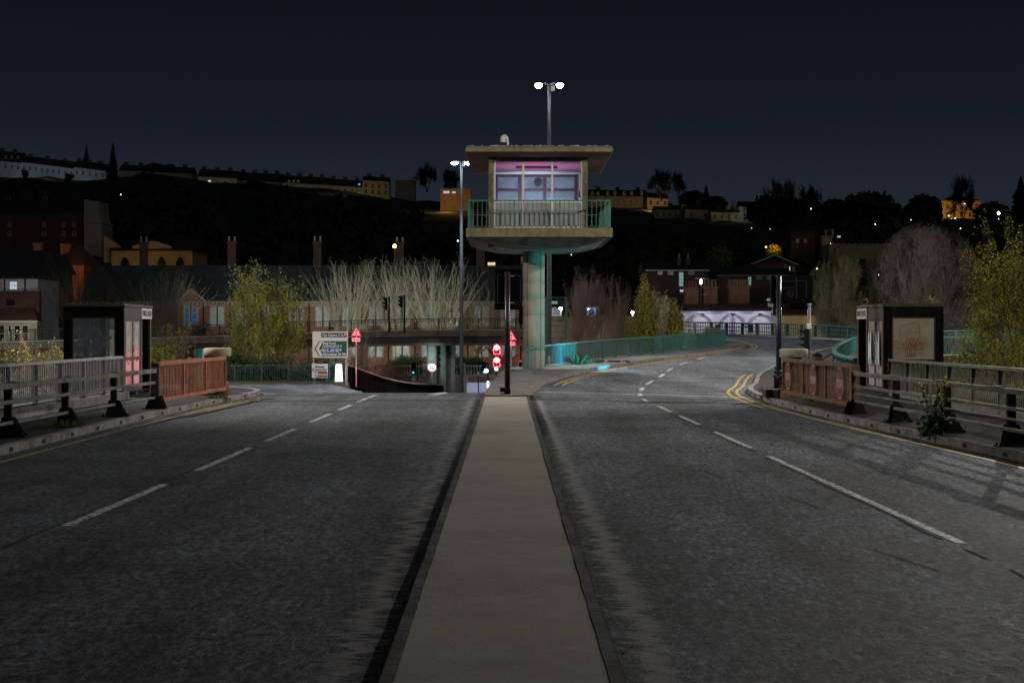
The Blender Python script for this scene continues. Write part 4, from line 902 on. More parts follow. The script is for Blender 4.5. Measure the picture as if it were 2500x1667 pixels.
# red signal on the ramp
rs = thing('traffic_signal', 'twin red traffic signal left of the median post, blue roundel below', 'traffic signal', (PX(1212,98), 98, -2.4))
Y_ = 98; xx = PX(1212.5,Y_)
q = MB(); q.tube((xx,Y_+.1,-3),(xx,Y_+.1,PZ(842,Y_)),.05,n=12); q.build('pole', dpost, rs)
for v in (848.5, 879):
    z = PZ(v,Y_); q = MB(); q.box(xx-.16,xx+.16,Y_,Y_+.16,z-.34,z+.22); h_ = q.build('signal_head', black, rs)
    q = MB(); q.lathe((xx,Y_-.01,z), [(.155,0),(.14,-.03),(.05,-.06),(0,-.065)], 24, 'y'); q.build('red_lens', redl, h_)
    q = MB(); q.lathe((xx,Y_-.06,z), [(.095,0),(.07,-.03),(0,-.04)], 16, 'y'); q.build('lamp_core', redc, h_)
    q = MB()
    for (a,b,c,d) in ((-.19,-.17,-.36,.05),(.17,.19,-.36,.05),(-.19,.19,-.38,-.36)): q.box(xx+a,xx+b,Y_-.02,Y_,z+c,z+d)
    q.build('white_border', signw, h_)
    light('POINT', (xx,Y_-.4,z), 160, (1.,.03,.05), h_, .1, name='red_signal_light')
light('SPOT', (xx,Y_-.4,PZ(848,Y_)), 5500, (1.,.04,.12), rs, .05, (-9.88,45.6,.85), 1.3, .8, name='red_signal_light')  # added red beam at the booth door, stands in for the signal's reflection
q = MB(); z = PZ(900.5,Y_); q.lathe((xx-.02,Y_,z), [(.11,.08),(.11,0),(.1,-.02)], 20, 'y'); h_ = q.build('roundel_box', black, rs); q = MB(); q.lathe((xx-.02,Y_-.025,z), [(.095,0),(.05,-.02),(0,-.025)], 20, 'y'); q.build('roundel', bluew, h_)
for (u, v, lab) in ((1009, 900, 'small signal showing a green arrow left of the speed limit sign'), (1181, 900, 'small signal showing green to the left of the red lights, white roundel below')):
    Y_ = 138; x = PX(u,Y_); z = PZ(v,Y_); t_ = thing('traffic_signal', lab, 'traffic signal', (x+.35,Y_,-5))
    q = MB(); q.tube((x+.34,Y_,-5),(x+.34,Y_,z+.5),.05,n=10); q.build('pole', dpost, t_)
    hd = signal(t_, 'signal_head', x, Y_, z, .30, .95, (-.35,-1,0), (2, cyanl))
    q = MB(); q.box(x+.27,x+.41,Y_-.1,Y_,z-1.5,z-1.0); q.build('push_button_box', signo if u < 1100 else bluew, t_)
    if u > 1100: q = MB(); q.lathe((x+.2,Y_-.25,z-.15), [(.16,0),(.1,-.03),(0,-.04)], 16, 'y'); q.build('roundel', bluew, t_)
# two signals up on the flyover
for (u, v0, v1, vt, lab) in ((950, 726, 757, 724, 'nearer of two black signal heads standing up from the flyover edge, left one'), (987, 722, 751, 720, 'right one of two black signal heads standing up from the flyover edge')):
    Y_ = 150; x = PX(u,Y_); t_ = thing('traffic_signal', lab, 'traffic signal', (x,Y_,1.7))
    q = MB(); q.tube((x,Y_,1.6),(x,Y_,PZ(vt,Y_)),.075,n=12); q.build('pole', black, t_)
    signal(t_, 'signal_head', x-.38, Y_, PZ((v0+v1)/2,Y_), .36, PZ(v0,Y_)-PZ(v1,Y_), (-1,-.25,0))

# ---- signs on the left of the ramp
Y_ = 104.2
ds = thing('direction_sign', 'large white road sign with two green panels for the city centre and ring road', 'road sign', (PX(806,Y_),Y_,-1.4))
def rect(mb, u0, v0, u1, v1, y, d=.02): mb.box(PX(u0,Y_),PX(u1,Y_),y,y+d,PZ(v1,Y_),PZ(v0,Y_)); return mb
q = MB()
for u in (765, 845): q.tube((PX(u,Y_),Y_+.08,-1.5),(PX(u,Y_),Y_+.08,PZ(812,Y_)),.045,n=10)
q.tube((PX(847,Y_),Y_+.12,-1.5),(PX(847,Y_),Y_+.12,PZ(766,Y_)),.04,n=10); q.build('pole', galv, ds)
q = MB(); rect(q,763,809,849,873,Y_,.04); bd = q.build('board', signw, ds)
q = MB(); rect(q,784,812.5,846.5,823.5,Y_-.008,.008); q.build('green_panel', signg, bd)
q = MB(); pts = [(767.5,852),(779,832.5),(846.5,832.5),(846.5,870),(779,870)]; q.extr([(PX(u,Y_),Y_-.008,PZ(v,Y_)) for u, v in pts], (0,.008,0)); q.build('green_panel', signg, bd)
q = MB(); pts = [(771,851.5),(781,834),(788.5,834),(778.5,851.5),(788.5,868.5),(781,868.5)]; q.extr([(PX(u,Y_),Y_-.014,PZ(v,Y_)) for u, v in pts], (0,.004,0)); q.build('chevron', signw, bd)
q = MB(); rect(q,787,849,826.5,859.5,Y_-.013,.004); q.build('motorway_panel', signb, bd)
q = MB()
for (a,b,c,d) in ((787,848.6,826.5,849.2),(787,859.3,826.5,859.9),(786.7,848.6,787.3,859.9),(826.2,848.6,826.8,859.9)): rect(q,a,b,c,d,Y_-.017,.004)
q.build('motorway_border', signw, bd)
q = MB(); rect(q,782,852.5,787,858.5,Y_-.016,.004); q.build('diversion_patch', signo, bd); q = MB(); rect(q,829,851.5,833,856.5,Y_-.013,.004); q.build('pale_patch', signw, bd)
tx = lambda s, u, v, sz, mw, mt=signw: text(s, sz, mt, 'lettering', bd, (PX(u,Y_),Y_-.022,PZ(v,Y_)), (1,0,0), (0,0,1), maxw=mw*Y_/F)
tx('City Centre A 4', 785.5, 821, .20, 51); tx('Ring Road', 788, 840.2, .19, 31); tx('Avonmouth A 4', 788, 846.8, .19, 46); tx('M 5, (M 4)', 788.2, 857.8, .22, 37); tx('Gloucester (A 38)', 788, 867.3, .20, 57)
q = MB()
q.bar((PX(838,Y_),Y_-.014,PZ(821,Y_)),(PX(843.5,Y_),Y_-.014,PZ(815.5,Y_)),.035,.01,up=(0,1,0)); q.extr([(PX(u,Y_),Y_-.019,PZ(v,Y_)) for u, v in ((840,814.2),(845,814.2),(845,819.2))],(0,.01,0)); q.build('arrow', signw, bd)
ts = thing('tourist_sign', 'small white and brown sign below the large road sign', 'road sign', (PX(781,Y_-.4),Y_-.4,-1.4)); Y_ = 103.8
q = MB()
for u in (765, 797): q.tube((PX(u,Y_),Y_+.05,-1.5),(PX(u,Y_),Y_+.05,PZ(889,Y_)),.04,n=10)
q.build('pole', teal, ts)
q = MB(); rect(q,761.5,888,800,922,Y_,.03); bd = q.build('board', signw, ts); q = MB(); rect(q,770,906,799,920.5,Y_-.008,.008); q.build('brown_panel', signbr, bd)
tx('Shirehampton', 769, 897, .15, 24, signk); tx('Lawrence Weston', 768.5, 903.7, .15, 30, signk); tx('Bristol Zoo', 778.5, 916, .14, 19)
q = MB(); pts = [(771.5,919),(771.5,910),(773,907.5),(775.5,907.5),(776.5,910),(777,919),(775,919),(775,913),(773.5,913),(773.5,919)]; q.extr([(PX(u,Y_),Y_-.014,PZ(v,Y_)) for u, v in pts], (0,.004,0)); q.build('animal_symbol', signw, bd)
q = MB(); q.bar((PX(763,Y_),Y_-.008,PZ(901.5,Y_)),(PX(767.5,Y_),Y_-.008,PZ(909.5,Y_)),.03,.008,up=(0,1,0)); q.extr([(PX(u,Y_),Y_-.012,PZ(v,Y_)) for u, v in ((762.3,899.5),(766.5,902),(763,904.5))],(0,.01,0)); q.build('arrow', signk, bd)
bo = thing('lit_bollard', 'glowing white traffic bollard on the kerb beside the small brown sign', 'bollard', (PX(827,104.3),104.3,-1.4)); Y_ = 104.3
gb = bpy.data.materials.new('bollard_glow'); gb.use_nodes = True; N = gb.node_tree.nodes; L = gb.node_tree.links; N.clear()
o_ = N.new('ShaderNodeOutputMaterial'); em = N.new('ShaderNodeEmission'); L.new(em.outputs[0], o_.inputs[0]); em.inputs[0].default_value = (.82,.95,1,1); em.inputs[1].default_value = 1.5
q = MB(); x = PX(827,Y_); q.add([(x-.22,Y_-.1,PZ(931,Y_)),(x+.24,Y_-.1,PZ(931,Y_)),(x+.24,Y_+.12,PZ(931,Y_)),(x-.22,Y_+.12,PZ(931,Y_)),(x-.17,Y_-.08,PZ(889,Y_)),(x+.17,Y_-.08,PZ(889,Y_)),(x+.17,Y_+.1,PZ(889,Y_)),(x-.17,Y_+.1,PZ(889,Y_))], [(0,3,2,1),(4,5,6,7),(0,1,5,4),(1,2,6,5),(2,3,7,6),(3,0,4,7)]); bb = q.build('shell', gb, bo, bevel=.02)
q = MB(); q.add([(x+.17*math.cos(t), Y_-.115, PZ(913,Y_)+.28*math.sin(t)) for t in [2*math.pi*k/20 for k in range(20)]], [tuple(range(20))]); q.build('amber_face', glow('bollard_amber', (1.,.80,.42), 1.1), bb)
q = MB(); q.box(x-.1,x+.1,Y_-.112,Y_-.108,PZ(905,Y_)-.015,PZ(905,Y_)+.015); q.build('red_mark', signr, bb)
light('POINT', (x,Y_-.8,PZ(905,Y_)), 12, (.85,.95,1), bo, .2)
q = MB(); q.box(PX(802,104.6),PX(806,104.6),104.55,104.7,-1.4,PZ(885,104.6)); q.box(PX(802,104.6),PX(836,104.6),104.55,104.7,PZ(888,104.6),PZ(884.5,104.6)); tag(q.build('railing_end', teal), 'bright teal end frame of the railing behind the glowing bollard', 'railing end')
def tri_sign(label, u0, u1, vt, vb, pu0, pu1, pv0, pv1, Y, base, plate):
    root = thing('warning_sign', label, 'road sign', (PX((u0+u1)/2,Y),Y,base)); um = (u0+u1)/2
    q = MB(); q.tube((PX(um,Y),Y+.06,base),(PX(um,Y),Y+.06,PZ(vt+8,Y)),.035,n=10); q.build('pole', galv, root)
    T = lambda k, y: [(PX(um+(u-um)*k,Y),y,PZ(c_+(v-c_)*k,Y)) for u, v in ((u0,vb),(u1,vb),(um,vt))]; c_ = vb-(vb-vt)*.36
    q = MB(); q.extr(T(1,Y), (0,.02,0)); pl = q.build('triangle', signr, root, bevel=.008)
    q = MB(); q.extr(T(.72,Y-.006), (0,.006,0)); q.build('white_field', signw, pl)
    q = MB(); q.box(PX(um-2,Y),PX(um+2,Y),Y-.012,Y-.006,PZ(vb-4,Y),PZ(vb-15,Y)); q.build('signal_symbol', signk, pl)
    q = MB(); q.lathe((PX(um,Y),Y-.013,PZ(vb-9.3,Y)), [(.045,0),(.0,-.002)], 10, 'y'); q.build('symbol_spot', signw, pl)
    q = MB(); q.box(PX(pu0,Y),PX(pu1,Y),Y,Y+.02,PZ(pv1,Y),PZ(pv0,Y)); p2 = q.build('distance_plate', signw, root)
    text(plate, .17, signr, 'lettering', p2, (PX((pu0+pu1)/2,Y),Y-.006,PZ(pv1-2.3,Y)), (1,0,0), (0,0,1), 'CENTER', maxw=.42)
tri_sign('red lit triangular signal warning sign with distance plate, right of the large road sign', 856, 883.5, 796.5, 821, 859.5, 879.5, 825, 834, 104, -1.6, '70 yds')
tri_sign('red lit triangular signal warning sign half hidden by the median post', 1234, 1262, 806, 831, 1238, 1258, 835, 843, 104, -2.6, '70 yds')
# 30 sign
Y_ = 149.5; x = PX(1054.5,Y_); z = PZ(897,Y_); sp = thing('speed_sign', 'round 30 speed limit sign with a red ring in front of the pale flyover column', 'road sign', (x,Y_,-5))
q = MB(); q.tube((x,Y_+.06,-5),(x,Y_+.06,z+.3),.04,n=10); q.build('pole', galv, sp)
q = MB(); q.lathe((x,Y_,z), [(.42,.02),(.42,0)], 36, 'y'); d_ = q.build('disc', signr, sp); q = MB(); q.lathe((x,Y_-.004,z), [(.345,.003),(.345,0)], 36, 'y'); q.build('white_field', signw, d_)
text('30', .50, signk, 'numerals', d_, (x,Y_-.012,z-.175), (1,0,0), (0,0,1), 'CENTER')
q = MB(); q.box(x-.18,x+.16,Y_-.5,Y_-.3,z+.52,z+.58); q.bar((x-.05,Y_,z+.45),(x-.02,Y_-.4,z+.55),.03); q.build('sign_lamp', dpost, sp)
light('SPOT', (x,Y_-1.6,z+.9), 220, (.72,1.,.95), sp, .1, (x,Y_+2,z+.15), 88, .8)
# ================================================================== FLYOVER
fo = thing('flyover', 'concrete flyover with black railings crossing behind the signs on round columns', 'bridge', (-7,150,-5))
fly = [p for p in inner if p.x < 5.5]
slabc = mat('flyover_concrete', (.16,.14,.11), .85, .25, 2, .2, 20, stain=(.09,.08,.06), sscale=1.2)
q = MB(); q.sweep(fly, [(-.25,-.45),(.15,-.45),(.15,.10),(-.25,.10)]); fe = q.build('edge_beam', slabc, fo)
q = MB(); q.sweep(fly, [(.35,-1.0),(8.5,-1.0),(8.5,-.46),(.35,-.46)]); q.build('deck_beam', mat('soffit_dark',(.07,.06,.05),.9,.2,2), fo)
q = MB(); q.sweep(fly, [(.45,-1.22),(1.2,-1.22),(1.2,-1.0),(.45,-1.0)]); q.build('lower_flange', slabc, fo)
q = MB(); q.sweep([p + Vt(0,0,.10) for p in fly], [(-.30,0),(-.22,0),(-.22,.07),(-.30,.07)]); q.build('pale_service_duct', mat('duct_pale',(.34,.34,.33),.6,.2,2), fo)
if True:
    V = lambda p, z: Vector((p.x, p.y, p.z + z)); rs_ = resample(fly, .8)
    q = MB(); q.sweep([V(p,1.10) for p in rs_], [(-.05,-.05),(.05,-.05),(.05,.02),(-.05,.02)]); q.sweep([V(p,.22) for p in rs_], [(-.03,0),(.03,0),(.03,.05),(-.03,.05)]); q.sweep([V(p,.86) for p in rs_], [(-.02,0),(.02,0),(.02,.04),(-.02,.04)]); q.build('rail', dkgreen, fo)
    for p in resample(fly, 1.9):
        q = MB(); q.box(p.x-.045,p.x+.045,p.y-.05,p.y+.05,p.z+.1,p.z+1.08); q.build('railing_post', dkgreen, fo)
    q = MB()
    for p in resample(fly, .17): q.box(p.x-.011,p.x+.011,p.y-.012,p.y+.012,p.z+.26,p.z+1.06)
    q.build('baluster', dkgreen, fo)
colt = mat('pale_column', (.42,.47,.44), .75, .12, 1.5, stain=(.33,.36,.34), sscale=1)
for (u, Y, r, cm) in ((1054,152.2,.44,colt),(1078,155.5,.42,colt),(1100,158.5,.42,colt)):
    x = PX(u,Y); q = MB(); q.lathe((x,Y,0), [(r,-6),(r,.52)], 28); q.build('column', cm, fo, True)
for k in range(3):
    q = MB(); q.lathe((PX(1072.5,154.6), 154.95, PZ(862+15*k,155)), [(.13,.0),(.13,-.03)], 16, 'y'); q.build('blank_roundel', signk, fo)

for (bx0, by0, be0) in ((-9,163.4,5600),(-17,163.4,5600),(-26,160.5,2400)):
    q = MB(); q.box(bx0-.2,bx0+.2,by0-.1,by0+.1,1.9,2.05); q.build('added_fill_lamp', dpost, fo); light('SPOT', (bx0,by0+.6,2.1), be0, (1.,.97,.90), fo, .2, (bx0,by0+25,10.5), 74, .6)  # added lamps hidden behind the deck to light the pollards and brick row
# balustrade wall along the lower road
bw = thing('balustrade_wall', 'red brick wall with a stone balustrade along the lower road beyond the columns', 'wall', (-8,178,-5.2))
Y_ = 178; brk = brick_mat('wall_brick', (.20,.085,.06), (.26,.12,.085), (.16,.13,.11)); stone = mat('pale_stone', (.34,.31,.25), .85, .2, 2, .2, 20, stain=(.22,.20,.16), sscale=1.5)
q = MB(); q.box(-32,14,Y_,Y_+.4,-6,-2.95); q.build('wall', brk, bw)
q = MB(); q.box(-32,14,Y_-.12,Y_+.5,-2.95,-2.75); q.box(-32,14,Y_-.1,Y_+.45,-1.95,-1.8)
for k in range(18): x = -32 + k*2.7; q.box(x,x+.5,Y_-.06,Y_,-5.4,-2.95)
q.build('coping', stone, bw)
for k in range(13): x = -32+k*3.8; q = MB(); q.box(x,x+.6,Y_-.15,Y_+.5,-2.75,-1.62); q.build('pier', stone, bw)
q = MB()
for k in range(150):
    x = -31.2+k*.3
    q.lathe((x,Y_+.17,-2.75), [(.07,0),(.1,.2),(.05,.5),(.08,.8)], 6)
q.build('balusters', stone, bw)
hb = mat('low_hoarding', (.55,.58,.66), .6, .1, 3); q = MB(); q.box(PX(1140,172),PX(1262,172),172,172.2,-5.2,PZ(934,172)); tag(q.build('white_barrier', hb), 'low pale barrier below the balustrade, lit bluish white', 'barrier')
lt = thing('floodlight', 'street floodlight on a low post washing the pale barrier below the flyover', 'lamp', (PX(1168,166),166,-5.2)); q = MB(); x = PX(1168,166); q.tube((x,166,-5.2),(x,166,-2.0),.05,n=8); q.build('pole', dpost, lt)
light('SPOT', (x,166,-2.2), 420, (.62,.66,1.), lt, .2, (x+1,172,-5), 130, .8)

# ================================================================== BUILDING KIT
slate = mat('slate_roof', (.035,.05,.055), .7, .25, 1.5, .3, 6, stain=(.025,.03,.03), sscale=.8, stretch=(1,.3,1))
slate_k = mat('slate_dark', (.02,.022,.026), .8, .25, 1.5)
tile = mat('tile_roof', (.09,.045,.03), .85, .3, 3, .3, 10)
brick = brick_mat('brick', (.20,.085,.05), (.27,.125,.075), (.20,.17,.13)); brick_d = brick_mat('dark_brick', (.06,.027,.02), (.085,.04,.028), (.06,.05,.042))
render = mat('pale_render', (.42,.44,.46), .85, .12, .8, stain=(.33,.34,.35), sscale=.6); cream = mat('cream_render', (.44,.38,.27), .85, .12, .8, stain=(.34,.29,.2), sscale=.6)
ochre = mat('bath_stone', (.40,.31,.17), .85, .15, .9, stain=(.30,.22,.12), sscale=.7); buffs = mat('buff_stone', (.32,.27,.19), .85, .2, 1.2, stain=(.22,.18,.13), sscale=.7)
winw = mat('sash_white', (.55,.56,.55), .6, .1, 3); pot = mat('chimney_pot', (.26,.17,.11), .85, .25, 6)
pane_d = mat('pane_dark', (.012,.014,.018), .15, .2, 3); pane_c = mat('pane_curtain', (.42,.48,.48), .5, .15, 2); pane_b = mat('pane_blue', (.06,.24,.50), .6, .12, 2)
pane_l = glow('pane_lit', (1.,.80,.42), .55); pane_x = glow('pane_fairy', (.35,.75,.70), .22); pane_w = glow('pane_white', (.75,.85,1.), .35); pane_bl = glow('pane_screen_blue', (.15,.4,1.), .35)
PANE = dict(d=pane_d, c=pane_c, b=pane_b, l=pane_l, x=pane_x, w=pane_w, s=pane_bl)
def chimney(parent, x, y, z0, z1, w, d, m_, npots=2, cap=stone):
    q = MB(); q.box(x-w/2,x+w/2,y-d/2,y+d/2,z0,z1); q.box(x-w/2-.08,x+w/2+.08,y-d/2-.08,y+d/2+.08,z1-.25,z1-.1); q.box(x-w/2-.12,x+w/2+.12,y-d/2-.12,y+d/2+.12,z1-.1,z1); c = q.build('chimney', m_, parent)
    if npots:
        q = MB()
        for k in range(npots): px = x - w*.36 + (w*.72*k/(npots-1) if npots > 1 else w*.36); q.lathe((px,y,z1), [(.14,0),(.12,.15),(.11,.5),(.15,.55),(.15,.62)], 10)
        q.build('chimney_pot', pot, c)
    return c
def window(parent, x, y, z, w, h, kind='d', bars=(2, 2), fr=winw, t=.07, surround=None, face=-1):
    # frame proud of the wall by a few cm, glass behind it
    q = MB(); yy0, yy1 = y-.06, y-.003
    q.box(x-w/2,x-w/2+t,yy0,yy1,z,z+h); q.box(x+w/2-t,x+w/2,yy0,yy1,z,z+h); q.box(x-w/2+t,x+w/2-t,yy0,yy1,z,z+t); q.box(x-w/2+t,x+w/2-t,yy0,yy1,z+h-t,z+h)
    for k in range(1, bars[0]): c = x-w/2+w*k/bars[0]; q.box(c-t*.4,c+t*.4,yy0+.01,yy1,z+t,z+h-t)
    for k in range(1, bars[1]): c = z+h*k/bars[1]; q.box(x-w/2+t,x+w/2-t,yy0+.015,yy1-.004,c-t*.35,c+t*.35)
    o = q.build('window', fr, parent); q = MB(); q.box(x-w/2+t,x+w/2-t,y-.025,y-.006,z+t,z+h-t); q.build('pane', PANE[kind], o)
    if surround: 
        q = MB(); s_ = .16; q.box(x-w/2-s_,x-w/2,y-.05,y-.002,z-.1,z+h+.2); q.box(x+w/2,x+w/2+s_,y-.05,y-.002,z-.1,z+h+.2); q.box(x-w/2,x+w/2,y-.05,y-.002,z+h,z+h+.2); q.box(x-w/2,x+w/2,y-.1,y-.002,z-.14,z); q.build('window_surround', surround, o)
    return o
def house(name, label, cat, u0, u1, ve, vb, Y, D, wall, roofm, vr=None, kind='gable', chim=(), cm=None, group=None, tilt=0., over=.35, parapet=False):
    # tilt: metres the eaves fall from left to right
    x0, x1 = PX(u0,Y), PX(u1,Y); zb, ze = PZ(vb,Y), PZ(ve,Y); zr = PZ(vr,Y+D/2) if vr else ze
    root = thing(name, label, cat, ((x0+x1)/2, Y, zb), group)
    q = MB(); q.add([(x0,Y,zb-3),(x1,Y,zb-3),(x1,Y+D,zb-3),(x0,Y+D,zb-3),(x0,Y,ze),(x1,Y,ze-tilt),(x1,Y+D,ze-tilt),(x0,Y+D,ze)], [(0,3,2,1),(4,5,6,7),(0,1,5,4),(1,2,6,5),(2,3,7,6),(3,0,4,7)]); w = q.build('wall', wall, root)
    o = over; ro = None
    if kind == 'gable':        # ridge along X
        q = MB(); q.add([(x0-o,Y-o,ze-.05),(x1+o,Y-o,ze-.05-tilt),(x1+o,Y+D/2,zr-tilt),(x0-o,Y+D/2,zr),(x1+o,Y+D+o,ze-.05-tilt),(x0-o,Y+D+o,ze-.05),(x0-o,Y-o,ze+.12),(x1+o,Y-o,ze+.12-tilt)], [(6,7,2,3),(3,2,4,5),(0,1,7,6),(0,5,4,1),(0,6,3,5),(1,4,2,7)]); ro = q.build('roof', roofm, root)
    elif kind == 'front':      # gable facing us, ridge along Y
        xm = (x0+x1)/2; zr = PZ(vr, Y); q = MB(); q.extr([(x0,Y,ze),(x1,Y,ze-tilt),(xm,Y,zr)], (0,D,0)); q.build('gable_wall', wall, root)
        q = MB(); 
        for (a,b) in (((x0-o,ze-o*.8),(xm,zr)),((x1+o,ze-tilt-o*.8),(xm,zr))): q.extr([(a[0],Y-o,a[1]+.02),(b[0],Y-o,b[1]+.02),(b[0],Y-o,b[1]+.24),(a[0],Y-o,a[1]+.22)], (0,D+2*o,0))
        ro = q.build('roof', roofm, root)
    elif kind == 'hip':
        h = min(D/2, (x1-x0)/2.2); q = MB(); q.add([(x0-o,Y-o,ze),(x1+o,Y-o,ze),(x1+o,Y+D+o,ze),(x0-o,Y+D+o,ze),(x0+h,Y+D/2,zr),(x1-h,Y+D/2,zr)], [(0,1,5,4),(1,2,5),(2,3,4,5),(3,0,4),(3,2,1,0)]); ro = q.build('roof', roofm, root)
    else:
        q = MB(); q.box(x0-.15,x1+.15,Y-.15,Y+D+.15,ze,ze+.3); ro = q.build('parapet', wall, root)
    for c in chim:
        u, vt, wpx = c[:3]; yc = Y + D*(c[3] if len(c) > 3 else .5); chimney(ro or root, PX(u,yc), yc, ze-.5, PZ(vt,yc), wpx/F*yc, wpx/F*yc*.8, cm or wall, c[4] if len(c) > 4 else 2)
    return root
def win(root, u, v0, v1, wpx, Y, kind='d', bars=(2,2), sur=None, fr=winw, t=.07): return window(root, PX(u,Y), Y, PZ(v1,Y), wpx/F*Y, PZ(v0,Y)-PZ(v1,Y), kind, bars, fr, t, sur)

# ---- long brick row behind the flyover
Y_ = 200
row = house('brick_row', 'long red brick school-like row with stone window surrounds and slate roof behind the flyover', 'building', 205, 1290, 735, 905, Y_, 11, brick, slate, 648, chim=((351,592,18),(566,590,19),(775,590,19),(976,592,19),(1173,598,20),(1340-60,640,16)), cm=brick_mat('chimney_brick_shaded', (.03,.015,.012), (.045,.022,.016), (.03,.025,.02)))  # chimney brick darkened in colour so the stacks read as unlit
q = MB(); x0, x1 = PX(205,Y_), PX(1290,Y_); q.box(x0,x1,Y_-.25,Y_-.01,PZ(739,Y_),PZ(735,Y_)); q.box(x0,x1,Y_-.12,Y_-.01,PZ(747,Y_),PZ(744,Y_))
n = int((x1-x0)/.45)
for k in range(n): q.box(x0+k*.45,x0+k*.45+.2,Y_-.2,Y_-.01,PZ(743.5,Y_),PZ(739,Y_))
q.build('cornice', stone, row)
kinds = 'bcccdcccccdcc'
for i in range(13):
    u = 466 + 64.5*i
    for du in (-9, 9): win(row, u+du, 750, 795, 14, Y_, kinds[i], (1,3), stone)
    if i >= 6:
        for du in (-9, 9): win(row, u+du, 838, 870, 14, Y_, 'c', (1,3), stone)
    q = MB(); x = PX(u+31,Y_); q.tube((x,Y_-.12,PZ(905,Y_)),(x,Y_-.12,PZ(740,Y_)),.07,n=6); q.build('downpipe', dpost, row)
q = MB(); xg0, xg1, xm = PX(443,Y_), PX(497,Y_), PX(468,Y_); q.extr([(xg0,Y_-.4,PZ(736,Y_)),(xg1,Y_-.4,PZ(736,Y_)),(xm,Y_-.4,PZ(709,Y_))], (0,4,0)); ga = q.build('gable_wall', brick, row)
q = MB()
for a in (xg0-.3, xg1+.3): q.extr([(a,Y_-.6,PZ(738,Y_)),(xm,Y_-.6,PZ(709,Y_)),(xm,Y_-.6,PZ(704,Y_)),(a,Y_-.6,PZ(733,Y_))], (0,4.2,0))
q.build('gable_coping', stone, ga)
# ---- white gabled house, left edge
Y_ = 172
wh = house('white_house', 'white rendered and dark brick house with cream bay windows at the left edge', 'house', -40, 92, 680, 880, Y_, 8, render, slate_k, 612, over=.2)
q = MB(); q.box(PX(-40,Y_),PX(100,Y_),Y_-.5,Y_-.01,PZ(880,Y_),PZ(711,Y_)); q.build('brick_storey', brick_d, wh)
q = MB(); q.box(PX(-30,Y_),PX(104,Y_),Y_-2.0,Y_-.52,PZ(880,Y_),PZ(784,Y_)); bay = q.build('bay', cream, wh)
q = MB(); a = PZ(784,Y_); q.add([(PX(-34,Y_),Y_-2.2,a),(PX(107,Y_),Y_-2.2,a),(PX(107,Y_),Y_-.5,a),(PX(-34,Y_),Y_-.5,a),(PX(18,Y_),Y_-.55,PZ(752,Y_)),(PX(86,Y_),Y_-.55,PZ(752,Y_))], [(0,1,5,4),(1,2,5),(3,0,4),(2,3,4,5),(3,2,1,0)]); q.build('bay_roof', tile, bay)
q = MB(); q.box(PX(-34,Y_),PX(107,Y_),Y_-2.25,Y_-2.0,PZ(787,Y_),PZ(783,Y_)); q.build('gutter', winw, bay)
win(wh, 33, 686, 708, 20, Y_-.02, 'w', (3,2)); win(wh, 2, 687, 708, 10, Y_-.02, 'd', (2,2)); win(wh, 26, 731, 746, 20, Y_-.5, 'd', (1,1), fr=dpost)
for u in (42, 62): win(bay, u, 793, 835, 17, Y_-2.0, 'd', (1,2), t=.09)
win(bay, 24, 793, 812, 9, Y_-2.0, 'd', (1,1)); win(bay, 5, 793, 835, 14, Y_-2.0, 'd', (1,2))
for u in (12, 62): q = MB(); x = PX(u,Y_); q.tube((x,Y_-.1,PZ(711,Y_)),(x,Y_-.1,PZ(682,Y_)),.08,n=6); q.build('downpipe', dpost, wh)
light('POINT', (PX(40,165),165,PZ(790,165)), 130, (1,.95,.85), wh, .2, name='porch_light')
# ---- brick houses lit by sodium light, left
bh = house('gabled_house', 'brick house with tall orange lit chimney stack left of the dark booth', 'house', 88, 124, 660, 790, 182, 9, brick_d, slate_k, 620, 'front', chim=((93,593,19,-.05,0),), cm=brick)
gh = house('gabled_house', 'brown roofed house with hipped gable glowing orange above the dark booth', 'house', 135, 205, 648, 760, 232, 10, brick, tile, 598, 'hip', chim=((161,596,22,.4,0),), cm=brick)
so1 = thing('street_lamp', 'sodium street lamp hidden between the gabled houses at the left', 'lamp', (PX(112,176),176,-5)); q = MB(); x = PX(114,176); q.tube((x,176,-5),(x,176,PZ(742,176)),.06,n=8); q.build('pole', dpost, so1)
q = MB(); q.lathe((x,176,PZ(742,176)), [(.05,0),(.07,.1),(.04,.2)], 10); q.build('lantern', bulbo, so1)
light('POINT', (PX(108,178),178.2,PZ(690,178)), 170, (1.,.42,.05), so1, .2)
light('POINT', (PX(150,224),224,PZ(660,224)), 380, (1.,.45,.08), so1, .3)
# tall grey gable with terrace
tg_ = house('tall_gable', 'tall pale blank gable end standing over the orange lit roofs at the left', 'house', 205, 248, 545, 640, 330, 9, mat('gable_render',(.30,.27,.24),.9,.12,.5), slate_k, None, 'flat')
q = MB(); Y_ = 330; q.extr([(PX(205,Y_),Y_+.01,PZ(545,Y_)),(PX(249,Y_),Y_+.01,PZ(545,Y_)),(PX(241,Y_),Y_+.01,PZ(520,Y_)),(PX(241,Y_),Y_+.01,PZ(492,Y_)),(PX(205,Y_),Y_+.01,PZ(487,Y_))], (0,8,0)); q.build('stack', MATS['gable_render'], tg_)
light('POINT', (PX(262,318),310,PZ(585,318)), 45, (1.,.72,.5), tg_, .3)
dt = house('stone_terrace', 'dark stone terrace with faint windows left of the tall pale gable', 'terrace', -30, 203, 518, 620, 332, 10, brick_d, slate_k, 490, chim=((20,490,12),(110,488,12)))
for u in (24,108,155,181):
    for v in (544, 566): win(dt, u, v, v+11, 9, 332, 'd', (2,2))
light('POINT', (PX(160,322),322,PZ(590,322)), 10, (1.,.55,.2), dt, .3)
